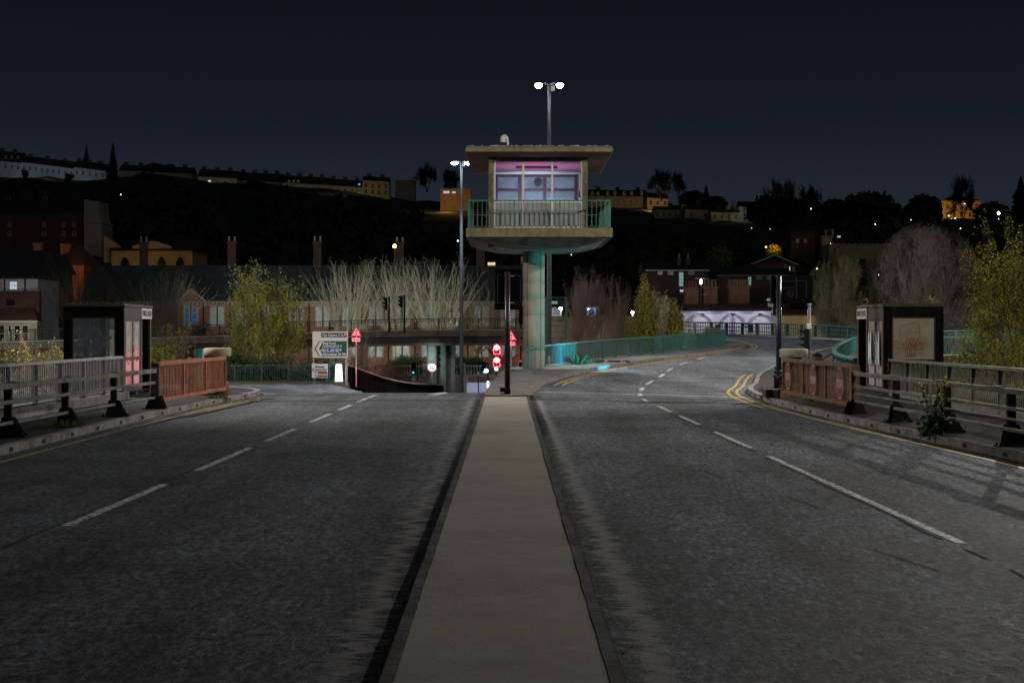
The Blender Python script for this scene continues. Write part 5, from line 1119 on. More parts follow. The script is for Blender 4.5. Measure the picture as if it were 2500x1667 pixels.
# church
Y_ = 290
ch = house('church', 'ochre lit church with pointed gothic windows above the brick row', 'church', 272, 470, 612, 660, Y_, 14, ochre, slate_k, 585)
q = MB(); q.extr([(PX(322,Y_),Y_+.3,PZ(612,Y_)),(PX(417,Y_),Y_+.3,PZ(612,Y_)),(PX(417,Y_),Y_+.3,PZ(601,Y_)),(PX(372,Y_),Y_+.3,PZ(587,Y_)),(PX(322,Y_),Y_+.3,PZ(600,Y_))], (0,4,0)); q.build('gable_wall', ochre, ch)
q = MB(); q.box(PX(272,Y_),PX(470,Y_),Y_-.3,Y_-.01,PZ(615,Y_),PZ(612,Y_)); q.build('cornice', ochre, ch)
q = MB(); q.extr([(PX(250,Y_),Y_+1,PZ(640,Y_)),(PX(296,Y_),Y_+1,PZ(640,Y_)),(PX(296,Y_),Y_+1,PZ(606,Y_)),(PX(250,Y_),Y_+1,PZ(574,Y_))], (0,3,0)); q.build('transept', ochre, ch)
for u in (305, 395, 440):
    arch = [(PX(u-10,Y_),Y_-.02,PZ(660,Y_)),(PX(u+10,Y_),Y_-.02,PZ(660,Y_)),(PX(u+10,Y_),Y_-.02,PZ(638,Y_)),(PX(u+7,Y_),Y_-.02,PZ(631,Y_)),(PX(u,Y_),Y_-.02,PZ(624.5,Y_)),(PX(u-7,Y_),Y_-.02,PZ(631,Y_)),(PX(u-10,Y_),Y_-.02,PZ(638,Y_))]
    q = MB(); q.path([Vector(p)+Vt(0,-.08,0) for p in arch[2:]+[arch[0]]][:5], .11, 6); o_ = q.build('arch_moulding', ochre, ch); q = MB(); q.extr(arch, (0,-.04,0)); q.build('pane', pane_d, o_)
so2 = thing('street_lamp', 'sodium lamp in the lane below the church wall', 'lamp', (PX(330,276),276,PZ(668,276))); q = MB(); x = PX(338,276); q.tube((x,276,-5),(x,276,PZ(652,276)),.07,n=8); q.build('pole', dpost, so2)
light('POINT', (PX(330,281),281,PZ(655,281)), 130, (1.,.50,.08), so2, .3); light('POINT', (PX(440,281),281,PZ(660,281)), 50, (1.,.50,.10), so2, .3)
# orange far lamp over the brick row and houses near the tower foot
sl_ = thing('street_lamp', 'glowing orange street lamp beside the chimney of the brick row', 'lamp', (PX(964,260),260,4)); x = PX(964,260); q = MB(); q.tube((x,260,4),(x,260,PZ(603,260)),.07,n=8); q.build('pole', dpost, sl_); q = MB(); q.lathe((x,260,PZ(601,260)), [(0,-.28),(.2,-.18),(.28,0),(.2,.18),(0,.28)], 14); q.build('lantern', glow('sodium_bright',(1.,.55,.12),40), sl_)
light('POINT', (x,258,PZ(603,260)), 500, (1.,.5,.1), sl_, .2)
ob = house('small_house', 'small orange lit house with flat dormer left of the tower column', 'house', 1178, 1222, 658, 690, 250, 8, ochre, slate_k, 636); win(ob, 1200, 640, 653, 20, 250, 'l', (3,2), fr=ochre)
light('POINT', (PX(1200,244),244,PZ(668,244)), 420, (1.,.5,.1), ob, .2)
# ---- right: terraces with fairy-lit windows
Y_ = 215
t1 = house('brick_terrace', 'brick terrace with white eaves and a tall fairy lit stair window right of the tower', 'terrace', 1578, 1752, 661, 790, Y_, 9, brick_d, slate_k, 640, chim=((1658,632,8,.3,1),(1680,632,8,.3,1)))
q = MB(); q.box(PX(1576,Y_),PX(1754,Y_),Y_-.45,Y_-.3,PZ(661.5,Y_),PZ(659,Y_)); q.build('bargeboard', winw, t1)
win(t1, 1637, 662, 671, 14, Y_, 'd', (3,1)); win(t1, 1688, 662, 671, 14, Y_, 'd', (3,1)); win(t1, 1612, 662, 671, 12, Y_, 'd', (2,1)); win(t1, 1663, 664, 700, 12, Y_, 'x', (2,4)); win(t1, 1664, 706, 714, 10, Y_, 'w', (2,1))
t2 = house('brick_terrace', 'lower brick terrace with rows of chimney pots and a narrow fairy lit window', 'terrace', 1752, 1930, 673, 790, 208, 9, brick_d, slate_k, 655); Y_ = 208
q = MB(); q.box(PX(1750,Y_),PX(1932,Y_),Y_-.45,Y_-.3,PZ(673.5,Y_),PZ(671.5,Y_)); q.build('bargeboard', mat('dull_gutter',(.22,.15,.12),.7,.1,3), t2)
win(t2, 1830, 675, 697, 9, Y_, 'x', (2,3)); win(t2, 1853, 674, 682, 12, Y_, 'd', (2,1)); win(t2, 1876, 674, 682, 8, Y_, 'd', (2,1))
g3 = house('gabled_house', 'dark gabled house with pale bargeboards standing above the brick terraces', 'house', 1838, 1944, 645, 690, 240, 9, brick_d, slate_k, 625, 'front', over=.5); Y_ = 240
q = MB(); xm = PX(1891,Y_)
for a, va in ((PX(1834,Y_),646),(PX(1948,Y_),648)): q.extr([(a,Y_-.55,PZ(va,Y_)),(xm,Y_-.55,PZ(624,Y_)),(xm,Y_-.55,PZ(622,Y_)),(a,Y_-.55,PZ(va-2,Y_))], (0,.04,0))
q.build('bargeboard', winw, g3); win(g3, 1928, 650, 668, 4, Y_, 'l', (1,2)); win(g3, 1918, 647, 658, 6, Y_, 'd', (2,1)); win(g3, 1938, 650, 662, 6, Y_, 'd', (2,1))
for (u0, u1, vt, n_, lab) in ((1672,1712,700,5,'broad brick chimney stack with red pots, left of the lit street light'),(1718,1752,697,4,'broad brick chimney stack with buff pots, right of the lit street light'),(1779,1830,697,8,'broad brick chimney stack with mixed pots in front of the lower terrace')):
    Y_ = 186; st = thing('chimney_stack', lab, 'chimney', (PX((u0+u1)/2,Y_),Y_,-4)); q = MB(); q.box(PX(u0,Y_),PX(u1,Y_),Y_,Y_+1.2,-4,PZ(vt+6,Y_)); q.box(PX(u0,Y_)-.12,PX(u1,Y_)+.12,Y_-.12,Y_+1.3,PZ(vt+6,Y_),PZ(vt+2,Y_)); q.build('stack', brick, st)
    for k in range(n_): q = MB(); q.lathe((PX(u0+(u1-u0)*(k+.5)/n_,Y_),Y_+.5,PZ(vt+2,Y_)), [(.15,0),(.13,.2),(.12,.6),(.16,.66),(.16,.74)], 10); q.build('chimney_pot', pot if n_ != 5 else mat('red_pot',(.25,.09,.06),.85,.2,5) if 'red_pot' not in MATS else MATS['red_pot'], st)
# white wall building with painted arches
Y_ = 172; ww = house('white_workshop', 'long white painted wall with grey arches, lit from above, behind the far guard rail', 'building', 1640, 1882, 762, 832, Y_, 7, mat('white_wall',(.62,.60,.68),.8,.08,1.5,stain=(.52,.50,.57),sscale=1.2), tile, 742, over=.05); q = MB(); q.box(PX(1638,Y_),PX(1884,Y_),Y_-.2,Y_-.01,PZ(764,Y_),PZ(760,Y_)); q.build('coping', mat('lilac_coping',(.42,.38,.46),.7,.1,3), ww)
for uc in (1706, 1788, 1858):
    q = MB()
    pts = [Vt(PX(uc,Y_)+1.25*math.cos(t),Y_,PZ(800,Y_)+1.25*math.sin(t)) for t in [math.pi*k/12 for k in range(13)]]; stroke(q, pts, .34, (0,-1,0), .012); q.build('painted_arch', MATS.get('arch_grey') or mat('arch_grey',(.46,.46,.52),.8,.1,2), ww)
q = MB()
for u in (1792,1640+146): q.box(PX(u-4,Y_),PX(u+4,Y_),Y_-.02,Y_-.005,PZ(832,Y_),PZ(768,Y_))
q.build('lilac_band', mat('lilac_paint',(.40,.32,.44),.8,.1,2), ww)
for u in (1716, 1790, 1856):
    q = MB(); x = PX(u,Y_); q.box(x-.14,x+.14,Y_-.3,Y_-.02,PZ(768,Y_),PZ(765,Y_)); h_ = q.build('wall_lamp', signk, ww); light('SPOT', (x,Y_-1.4,PZ(755,Y_)), 50, (.74,.76,1.), ww, .15, (x,Y_+.2,PZ(800,Y_)), 150, .9)
for u, w_ in ((1753,12),(1832,12)): win(ww, u, 792, 812, w_, Y_-.01, 'd', (2,2), fr=dpost)
lw = house('low_building', 'low buff wall behind bare branches at the right end of the white workshop', 'building', 1884, 2100, 770, 832, 172, 5, cream, tile, 755, over=.1); light('POINT', (PX(2020,166),166,PZ(770,166)), 160, (1.,.62,.2), lw, .2)
lw2 = house('low_building', 'low pinkish house front half hidden by trees right of the cream board booth', 'house', 2290, 2520, 770, 842, 150, 6, mat('pink_wall',(.42,.33,.25),.85,.15,1), tile, 745, over=.2); light('POINT', (PX(2380,144),143,PZ(780,144)), 120, (1.,.75,.55), lw2, .2)
for u in (2300, 2380, 2440): win(lw2, u, 785, 808, 12, 150, 'd', (2,2))
# street light on pole between the stacks
sl2 = thing('street_lamp', 'slim street light on a dark pole between the brick chimney stacks', 'lamp', (PX(1708,178),178,-4)); x = PX(1708,178); q = MB(); q.tube((x,178,-4),(x,178,PZ(678,178)),.09,n=8); q.build('pole', dpost, sl2); q = MB(); q.lathe((x+.12,177.8,PZ(688,178)), [(0,-.3),(.12,-.2),(.12,.2),(0,.3)], 10); q.build('lantern', glow('pale_lamp',(.8,.85,1),3), sl2); q = MB(); q.bar((x-.5,178,PZ(680,178)),(x+.9,178,PZ(680,178)),.04); q.bar((x,178,PZ(719,178)),(x+1.0,178,PZ(719,178)),.03); q.build('aerial', galv, sl2)
# yard behind the tower foot: white lamp, blue store
yd = thing('yard_lamp', 'bright white wall lamp seen through the mesh gate behind the tower column', 'lamp', (PX(1369,170),170,-4)); x = PX(1369,170); q = MB(); q.tube((x,170,-5),(x,170,PZ(752,170)),.05,n=8); q.build('pole', galv, yd); q = MB(); q.lathe((x,169.8,PZ(753,170)), [(0,-.16),(.14,-.1),(.16,0),(.14,.1),(0,.16)], 12); q.build('lens', glow('yard_white',(.85,.92,1),30), yd); light('POINT', (x,168,PZ(753,170)), 260, (.85,.92,1), yd, .15)
wl = house('low_building', 'pale shed wall lit by the white yard lamp behind the mesh gate', 'building', 1345, 1372, 758, 800, 174, 4, render, slate_k, None, 'flat')
cb = house('store', 'small blue store lit by a lamp behind the bare shrubs right of the tower', 'building', 1434, 1457, 757, 800, 172, 4, mat('blue_store',(.10,.20,.38),.6,.1,3), slate_k, None, 'flat'); q = MB(); x = PX(1438,171); q.lathe((x,171.6,PZ(755,171)), [(0,-.1),(.12,0),(0,.1)], 10); q.build('lamp', glow('store_lamp',(.7,.85,1),25), cb); light('POINT', (x,170.5,PZ(757,171)), 45, (.6,.8,1), cb, .1)
bt = house('stone_wall_steps', 'brown block retaining wall behind the mesh gate', 'wall', 1322, 1660, 783, 850, 112, .5, mat('block_wall',(.16,.13,.09),.9,.25,1.5,.2,10,stain=(.08,.065,.045),sscale=1.2), slate_k, None, 'flat')
for (u, v, Y, lab, colr) in ((1544,763,168,'bright white lamp behind the yellow green shrub','w'),):
    l_ = thing('yard_lamp', lab, 'lamp', (PX(u,Y),Y,-4)); x = PX(u,Y); q = MB(); q.tube((x,Y,-5),(x,Y,PZ(v,Y)),.05,n=8); q.build('pole', galv, l_); q = MB(); q.lathe((x,Y-.1,PZ(v,Y)), [(0,-.16),(.16,0),(0,.16)], 12); q.build('lens', MATS['yard_white'], l_); light('POINT', (x,Y-1,PZ(v,Y)), 180, (.9,.93,1), l_, .15)
# mesh gate behind the column
Y_ = 78; mg = thing('mesh_gate', 'green framed mesh gate with a white notice behind the tower column', 'gate', (PX(1356,Y_),Y_,.2)); u0, u1 = 1333, 1382
q = MB()
for u in (u0, u1): q.box(PX(u-2.4,Y_),PX(u+2.4,Y_),Y_,Y_+.12,-.6,PZ(727,Y_))
q.box(PX(u0-3,Y_),PX(u1+4,Y_),Y_-.01,Y_+.13,PZ(727,Y_),PZ(725,Y_)); q.build('frame', mat('gate_green',(.01,.075,.045),.5,.2,5), mg)
q = MB()
for k in range(1, 14): u = u0 + (u1-u0)*k/14; q.bar((PX(u,Y_),Y_+.06,-.4),(PX(u,Y_),Y_+.06,PZ(728,Y_)),.012)
for k in range(9): v = 735 + 15*k; q.bar((PX(u0,Y_),Y_+.06,PZ(v,Y_)),(PX(u1,Y_),Y_+.06,PZ(v,Y_)),.02)
q.build('mesh_bars', dkgreen, mg); q = MB(); q.box(PX(1347,Y_),PX(1361,Y_),Y_-.02,Y_+.04,PZ(742,Y_),PZ(735,Y_)); q.build('notice', signw, mg)
# small sign boxes on a far post left of the thick pole
sb = thing('small_sign', 'two small pale sign boxes on a thin post left of the thick dark pole', 'sign', (PX(1886,150),150,.5)); q = MB(); x = PX(1886,150); q.tube((x,150,-1),(x,150,PZ(729,150)),.04,n=8); q.build('pole', galv, sb); q = MB(); q.box(PX(1874,150),PX(1887,150),149.8,149.95,PZ(749,150),PZ(740,150)); q.build('sign_box', signw, sb); q = MB(); q.box(PX(1871,150),PX(1881,150),149.7,149.95,PZ(735,150),PZ(729,150)); q.build('sensor', galv, sb)
# green cabinet left, behind the orange gate
cbx = thing('cabinet', 'turquoise street cabinet half hidden behind the drum of the orange gate', 'cabinet', (PX(484,70),70,-.6)); q = MB(); q.box(PX(474,70),PX(494,70),70,70.4,-.7,PZ(852,70)); q.build('body', mat('turquoise',(.02,.26,.23),.4,.15,4), cbx, bevel=.02); q = MB(); q.box(PX(483.7,70),PX(484.3,70),69.99,70.0,-.6,PZ(854,70)); q.build('door_seam', darkslot, cbx)
# ================================================================== HILLSIDE
SKY = [(-200,392),(0,402),(120,400),(260,412),(330,405),(400,398),(480,408),(640,420),(820,432),(940,452),(1000,466),(1100,470),(1250,470),(1400,468),(1500,466),(1600,470),(1700,482),(1790,500),(1860,478),(1960,490),(2100,480),(2220,484),(2300,500),(2420,505),(2520,490),(2700,490)]
def skyv(u):
    for (a, va), (b, vb) in zip(SKY[:-1], SKY[1:]):
        if a <= u <= b: return va + (vb-va)*(u-a)/(b-a)
    return SKY[-1][1] if u > 0 else SKY[0][1]
def hillz(x, y):
    t = (y - 225) / (720 - 225)
    if t <= 0: return -6.
    t = min(1., t); u = CX + x/720*F; zr = PZ(skyv(max(-199, min(2699, u))), 720) - 4
    return -6 + (zr + 6) * (t**.85) 
m = MB(); nx, ny = 90, 40; rg = random.Random(5); vs = []
for j in range(ny+1):
    y = 225 + (820-225)*j/ny
    for i in range(nx+1): x = (-1+2*i/nx)*(260); vs.append((x, y, hillz(x,y) + rg.uniform(-.6,.6)))
m.add(vs, [(j*(nx+1)+i, j*(nx+1)+i+1, (j+1)*(nx+1)+i+1, (j+1)*(nx+1)+i) for j in range(ny) for i in range(nx)])
dkv = mat('dark_hillside', (.020,.022,.014), .95, .4, .15)
struct(m.build('hill', dkv))
dkleaf = mat('dark_leaves', (.030,.036,.020), .9, .4, .3)
# far-off wood that reads as one mass: crowns of small leaf faces over the slope
def crown(mb, c, rx, rz, n, s, rg):
    for _ in range(n):
        while True:
            a = Vector((rg.uniform(-1,1), rg.uniform(-1,1), rg.uniform(-1,1)))
            if .25 < a.length < 1: break
        a = a.normalized() * (a.length ** .4) * rg.uniform(.8, 1.06)
        p = Vector(c) + Vector((a.x*rx, a.y*rx, a.z*rz)); d1 = Vector((rg.uniform(-1,1), rg.uniform(-.6,.6), rg.uniform(-1,1))).normalized()*s*rg.uniform(.5,1.1); d2 = d1.cross(Vector((rg.uniform(-1,1), rg.uniform(-1,1), rg.uniform(-1,1)))).normalized()*s*rg.uniform(.5,1)
        mb.quad(p-d1-d2, p+d1-d2*.6, p+d1*.8+d2, p-d1+d2*.7)
m = MB(); rg = random.Random(11)
for k in range(620):
    y = rg.uniform(245, 690); u = rg.uniform(-60, 2560); x = PX(u, y); z = hillz(x, y); h = rg.uniform(3.0, 6.5)
    vt = HV - (z + h*1.15 - HC)/y*F
    if vt < skyv(max(-199, min(2699, u))) + (36 if u < 1000 else 72 if u < 1900 else 20): continue
    crown(m, (x, y, z+h*.5), h*.9, h*.7, 46, h*.2, rg)
o_ = m.build('hillside_wood', dkleaf); o_['kind'] = 'stuff'; o_['label'] = 'dark wood covering the hillside below the terraces'; 
# ---- skyline terraces
def terrace(label, u0, u1, va, vb, drop, Y, wall, wins, chims, rise=14, cat='terrace', lit=(), storeys=1, kind='gable', D=11):
    h = house('hill_terrace', label, cat, u0, u1, va, va+drop, Y, D, wall, slate_k, va-rise if kind == 'gable' else None, kind, tilt=(vb-va)/F*Y, group='terraces along the hill', over=.1)
    ro = [c for c in h.children if c.name.startswith(('roof','parapet'))][0]
    for i in range(wins):
        u = u0 + (u1-u0)*(i+.5)/wins; vv = va + (vb-va)*(i+.5)/wins
        for s in range(storeys):
            win(h, u, vv+7+s*15, vv+18+s*15, 7.5, Y, 'l' if i in lit and s == 0 else 'd', (2,2), fr=winw if wall is not ochre else ochre, t=.14)
    for i in range(chims):
        u = u0 + (u1-u0)*(i+.5)/chims; vv = va + (vb-va)*(i+.5)/chims; yc = Y + D*.5; chimney(ro, PX(u,yc), yc, PZ(vv,Y)-1, PZ(vv-rise-6,yc), 10/F*yc, 1.0, brick_d, 3)
    return h
a = terrace('white stuccoed hill terrace at the far left edge, tallest roof', -40, 52, 390, 398, 34, 690, render, 6, 3, 24)
for u in (14,28,44): win(a, u, 381, 388, 6, 690, 'd', (2,2))
terrace('white stuccoed hill terrace with a raised attic, left of the tall conifer', 52, 180, 396, 412, 34, 690, render, 9, 3, 16)
terrace('white stuccoed hill terrace directly beside the tall conifer', 180, 258, 408, 418, 32, 690, render, 5, 3, 16)
terrace('dim hill terrace right of the tall conifer, mostly behind trees', 290, 470, 416, 424, 20, 700, buffs, 8, 5, 14)
b = terrace('pale hill terrace with a single warm lit window', 483, 578, 431, 436, 26, 690, cream, 5, 3, 18, lit=(1,))
terrace('dim hill terrace between the lit window and the dormered houses', 580, 690, 440, 446, 14, 695, buffs, 5, 4, 20)
c = terrace('pale hill terrace with three small white dormers', 690, 800, 446, 452, 16, 690, cream, 5, 4, 18)
for u in (706,717,728): win(c, u, 440, 446, 6, 689, 'c', (2,2))
d = terrace('buff hill terrace with a dim blue window', 800, 885, 452, 458, 20, 690, ochre, 5, 3, 16); win(d, 877, 448, 453, 6, 689, 's', (1,1))
terrace('tall buff corner house at the right end of the left hand terraces', 885, 950, 440, 444, 34, 690, ochre, 4, 2, 10, cat='house', storeys=2)
terrace('pale garden wall block below the buff terrace', 690, 846, 471, 473, 20, 640, buffs, 0, 0, 2, kind='flat', cat='wall', D=3)
house('office_block', 'dark flat topped block on the skyline left of the bare trees', 'building', 965, 1012, 442, 480, 720, 12, buffs, slate_k, None, 'flat')
e_ = house('office_block', 'low block with a lit upper window band behind the left lamp post', 'building', 1075, 1150, 463, 500, 620, 10, ochre, slate_k, None, 'flat'); win(e_, 1090, 466, 473, 16, 620, 'w', (4,1), t=.12); win(e_, 1108, 467, 473, 10, 620, 'w', (3,1), t=.12); light('POINT', (PX(1088,608),606,PZ(500,608)), 900, (1.,.5,.12), e_, .3)
# right-hand hillside houses
f1 = terrace('long dark hill terrace with arched dormers right of the tower', 1436, 1580, 478, 480, 30, 640, buffs, 9, 3, 15)
for u in (1446,1460,1484,1501,1524,1542,1566): win(f1, u, 468, 477, 6, 639, 'd', (2,2), t=.14)
terrace('dim hill house with verandah posts right of the dark dormered terrace', 1580, 1632, 482, 486, 34, 630, ochre, 3, 1, 12, cat='house')
g1 = terrace('yellow lit hill terrace, left one of the stepped trio', 1598, 1672, 512, 512, 20, 560, ochre, 5, 1, 8)
g2 = terrace('yellow lit hill house with two windows, middle of the stepped trio', 1672, 1738, 511, 513, 20, 556, ochre, 2, 1, 10, cat='house'); chimney(g2, PX(1672,556), 560, PZ(520,556), PZ(498,556), 1.6, 1.4, ochre, 0)
g3_ = terrace('yellow lit hill house stepping down at the right of the stepped trio', 1736, 1806, 517, 518, 36, 552, ochre, 4, 2, 6, cat='house'); q = MB(); q.box(PX(1752,550),PX(1786,550),549,551.9,PZ(542,550),PZ(539,550)); q.build('verandah_roof', slate_k, g3_)
light('POINT', (PX(1700,545),541,PZ(545,545)), 3600, (1.,.58,.18), g2, .4); light('POINT', (PX(1780,545),541,PZ(550,545)), 2000, (1.,.58,.18), g3_, .4); light('POINT', (PX(1590,630),612,PZ(520,630)), 1600, (1.,.6,.22), g1, .4)
h1 = house('gabled_house', 'white gabled house beside the bright lamp lighting a green tree', 'house', 1806, 1872, 506, 548, 560, 9, buffs, slate_k, 492, 'gable', chim=((1790,496,6,.5,2),(1856,484,7,.5,2))); q = MB(); q.box(PX(1802,559),PX(1814,559),558.6,559.9,PZ(545,559),PZ(505,559)); q.build('white_gable', render, h1); win(h1, 1822, 522, 538, 14, 560, 'd', (3,2))
k1 = house('orange_villa', 'large orange lit villa behind the bare tree on the right skyline', 'villa', 2298, 2395, 490, 545, 600, 12, ochre, slate_k, 478, 'hip')
for u in (2313,2330,2347,2368,2384):
    for v in (498, 518): win(k1, u, v, v+13, 7, 600, 'd', (2,2), fr=ochre, t=.12)
light('POINT', (PX(2322,592),586,PZ(535,592)), 3200, (1.,.48,.07), k1, .4)
k2 = house('orange_house', 'orange lit house with two tall chimneys above the bare shrub', 'house', 2006, 2032, 580, 606, 330, 7, ochre, slate_k, 572, 'flat', chim=()); chimney(k2, PX(2016,333), 333, PZ(582,333), PZ(561,333), .4, .5, ochre, 0); chimney(k2, PX(2032,333), 333, PZ(582,333), PZ(560,333), .4, .5, ochre, 0)
k3 = house('castellated_wall', 'long stone range with battlements, dim orange light, above the bare shrubs', 'building', 2023, 2190, 600, 640, 318, 8, buffs, slate_k, None, 'flat')
q = MB()
for u in range(2028, 2190, 14): q.box(PX(u,318),PX(u+7,318),317.8,318.4,PZ(600,318)+.3,PZ(594,318))
q.box(PX(2022,317),PX(2046,317),316.2,317.8,PZ(626,317),PZ(596,317)); q.build('battlement', buffs, k3); win(k3, 2038, 606, 618, 5, 316.2, 'd', (1,2), fr=buffs)
light('POINT', (PX(2018,322),318,PZ(598,322)), 110, (1.,.55,.08), k2, .3); light('POINT', (PX(2060,310),309,PZ(620,310)), 9, (1.,.55,.2), k3, .3)
k4 = house('gabled_house', 'dark steep gabled house with a faint attic window on the right', 'house', 2038, 2066, 584, 600, 345, 8, brick_d, slate_k, 562, 'front'); win(k4, 2048, 575, 581, 9, 345, 'w', (3,1))
house('gabled_house', 'dark house with two pale sash windows below the castellated range', 'house', 1930, 1990, 566, 640, 330, 8, brick_d, slate_k, 550, 'gable'); k5 = [o for o in COL.objects if o.get('label','').startswith('dark house with two pale sash')][0]
for u in (1947, 1966): win(k5, u, 584, 593, 7, 330, 'd', (2,2), t=.14)
light('POINT', (PX(1885,300),298,PZ(600,300)), 110, (1.,.48,.08), k5, .3)
sp_ = thing('church_spire', 'thin dark church spire on the left skyline', 'spire', (PX(211,760),760,50)); q = MB(); x = PX(211,760); q.lathe((x,760,PZ(400,760)), [(2.2,-10),(2.0,0),(1.0,3.4),(.35,7),(0.02,PZ(352,760)-PZ(400,760))], 8); q.build('spire', slate_k, sp_); q = MB(); q.lathe((x,760,PZ(390,760)), [(1.6,-.4),(1.6,0),(.9,1.4)], 8); q.build('lucarne_ring', slate_k, sp_)
# scattered small lights over the hill
dotm = {'white': glow('far_white', (.85,.92,1.), 3), 'amber': glow('far_amber', (1.,.6,.2), 3), 'green': glow('far_green', (.4,1.,.8), 1.6), 'big': glow('far_big', (.9,.95,1.), 60)}
for (u, v, Y, r, c, lab) in ((2438,520.5,420,.40,'big','brightest white lamp at the right edge above the yellow green tree'),(2438,534,420,.13,'white','faint white lamp just below the brightest one'),(1855,507.5,548,.42,'big','white lamp shining on a green tree beside the gabled house'),(2355,498,598,.25,'white','white lamp on the orange villa front'),(2316,527,590,.25,'white','white lamp at the foot of the orange villa'),(2345,558,360,.16,'amber','amber lamp above the pinkish bare tree'),(1995,656,200,.13,'white','white lamp just right of the black landscape sign box'),(1870,603,300,.2,'amber','amber lamp above the dark gabled house'),(1118,588,330,.2,'white','white lamp low on the hill left of the tower column'),(295,475,520,.2,'amber','single amber lamp in the dark wood under the conifer'),(713,507,540,.14,'white','single faint lamp in the wood under the dormered terrace'),(985,597,300,.10,'white','tiny white lamp right of the orange street lamp'),(1980,510,480,.2,'white','white lamp in the dark tree mass on the right'),(2137,548,420,.16,'white','pair of white lamps under the domed dark tree'),(1395,622,300,.1,'white','tiny lamp right of the tower column'),(1985,550,460,.2,'green','greenish lamp low in the dark tree mass'),(1960,551,460,.12,'white','dim lamp left of the greenish one'),(2224,537,430,.12,'white','dim lamp left of the orange villa garden'),(2145,671,190,.07,'white','tiny lamp among the bare branches right of the sign box'),(1500,544,520,.16,'amber','dim amber lamp beside the tower railing'),(1835,557,500,.16,'green','greenish lamp on the wall below the white gabled house'),(1880,559,500,.14,'green','second greenish lamp right of the wall lamp')):
    r *= .72; x = PX(u,Y); z = PZ(v,Y); t_ = thing('hill_lamp', lab, 'lamp', (x,Y,z)); q = MB(); q.lathe((x,Y,z), [(0,-r),(r*.8,-r*.6),(r,0),(r*.8,r*.6),(0,r)], 12); q.build('lens', dotm[c], t_); q = MB(); q.tube((x,Y+.05,z-4.5),(x,Y+.05,z-r),.05,n=6); q.build('pole', dpost, t_)
light('POINT', (PX(1858,545),543,PZ(512,545)), 700, (.9,1.,.7), h1, .3)
light('POINT', (PX(2438,420),416,PZ(525,420)), 400, (.85,.92,1.), k1, .3)
# lamps along the terrace walk that wash the pale fronts
for (u, Y, v, e1, col_) in ((20,676,425,420,(.7,.8,1.)),(120,676,432,520,(.62,.74,1.)),(215,676,440,280,(.75,.85,1.)),(530,680,450,220,(.95,.95,.85)),(720,682,462,110,(.95,.9,.75)),(860,680,470,260,(1.,.8,.45)),(920,680,480,140,(1.,.75,.4))):
    x = PX(u,Y); z = PZ(v,Y); t_ = thing('terrace_lamp', 'small street lamp on the walk in front of the hill terraces', 'lamp', (x,Y,z-3), 'lamps along the terrace walk'); q = MB(); q.tube((x,Y,z-6),(x,Y,z-.3),.06,n=6); q.build('pole', dpost, t_); light('SPOT', (x,Y-5,z+1), e1*1.0, col_, t_, .3, (x,Y+14,z+3.5), 140, .8)
# ================================================================== TREES AND PLANTS
barkp = mat('bark_pale', (.27,.265,.19), .9, .25, 3); barkd = mat('bark_dark', (.075,.06,.045), .9, .3, 3); barkk = mat('bark_black', (.02,.018,.015), .95, .3, 3); barkg = mat('bark_olive', (.16,.14,.07), .9, .3, 3)
barkr = mat('bark_reddish', (.15,.108,.082), .9, .3, 3); birch = mat('bark_birch', (.085,.075,.06), .9, .4, 4); tang = mat('twig_brown', (.15,.115,.075), .9, .3, 3)
lf_g = mat('leaf_spring_green', (.20,.205,.022), .7, .45, .9); lf_y = mat('leaf_yellow_green', (.36,.37,.015), .7, .4, 1.2); lf_o = mat('leaf_olive', (.15,.135,.014), .7, .45, 1.); lf_d = mat('leaf_dark_green', (.03,.055,.016), .8, .45, .8); lf_p = mat('blossom_pale', (.42,.36,.30), .8, .2, 2); fl_y = mat('flower_yellow', (.62,.55,.02), .6, .15, 4); gr_g = mat('grass_blade', (.07,.10,.025), .8, .4, 2)
def rv(rg): return Vector((rg.uniform(-1,1), rg.uniform(-1,1), rg.uniform(-1,1)))
def grow(mb, p, d, L, r, lev, rg, kids=(3,5), spread=.7, up=.1, ratio=.66, seg=3, tips=None, wob=.16, rr=.55, minr=.006, lo=.35):
    p = Vector(p); d = Vector(d).normalized(); pts = [(p, r)]
    for k in range(seg):
        d = (d + rv(rg)*wob + Vector((0,0,up))).normalized(); q = p + d*(L/seg); r2 = max(minr, r*(1-(1-rr)*(k+1)/seg)); mb.tube(p, q, pts[-1][1], r2, 6 if r > .05 else 3, False); p = q; pts.append((p, r2))
    if tips is not None and lev <= 1: tips.append((p, d))
    if lev == 0: return
    for _ in range(rg.randint(*kids)):
        t = rg.uniform(lo, 1.)*seg; k = min(seg-1, int(t)); o = pts[k][0].lerp(pts[k+1][0], t-k); dd = (d + rv(rg).normalized()*spread).normalized()
        grow(mb, o, dd, L*ratio*rg.uniform(.75,1.15), max(minr, pts[k+1][1]*.7), lev-1, rg, kids, spread, up, ratio, seg, tips, wob, rr, minr, lo)
    grow(mb, p, d, L*ratio, max(minr, pts[-1][1]*.85), lev-1, rg, kids, spread, up, ratio, seg, tips, wob, rr, minr, lo)
def leaves(mb, tips, n, rad, s, rg, droop=0., keep=1.):
    for (p, d) in tips:
        if rg.random() > keep: continue
        for _ in range(n):
            c = p + rv(rg)*rad - Vector((0,0,abs(rg.gauss(0,droop)))) if droop else p + rv(rg)*rad
            a = rv(rg).normalized(); a.z -= .6 if droop else 0; a = a.normalized()*s*rg.uniform(.6,1.3); b = a.cross(rv(rg)).normalized()*s*.32*rg.uniform(.7,1.2)
            mb.quad(c, c+a*.5+b, c+a, c+a*.5-b)
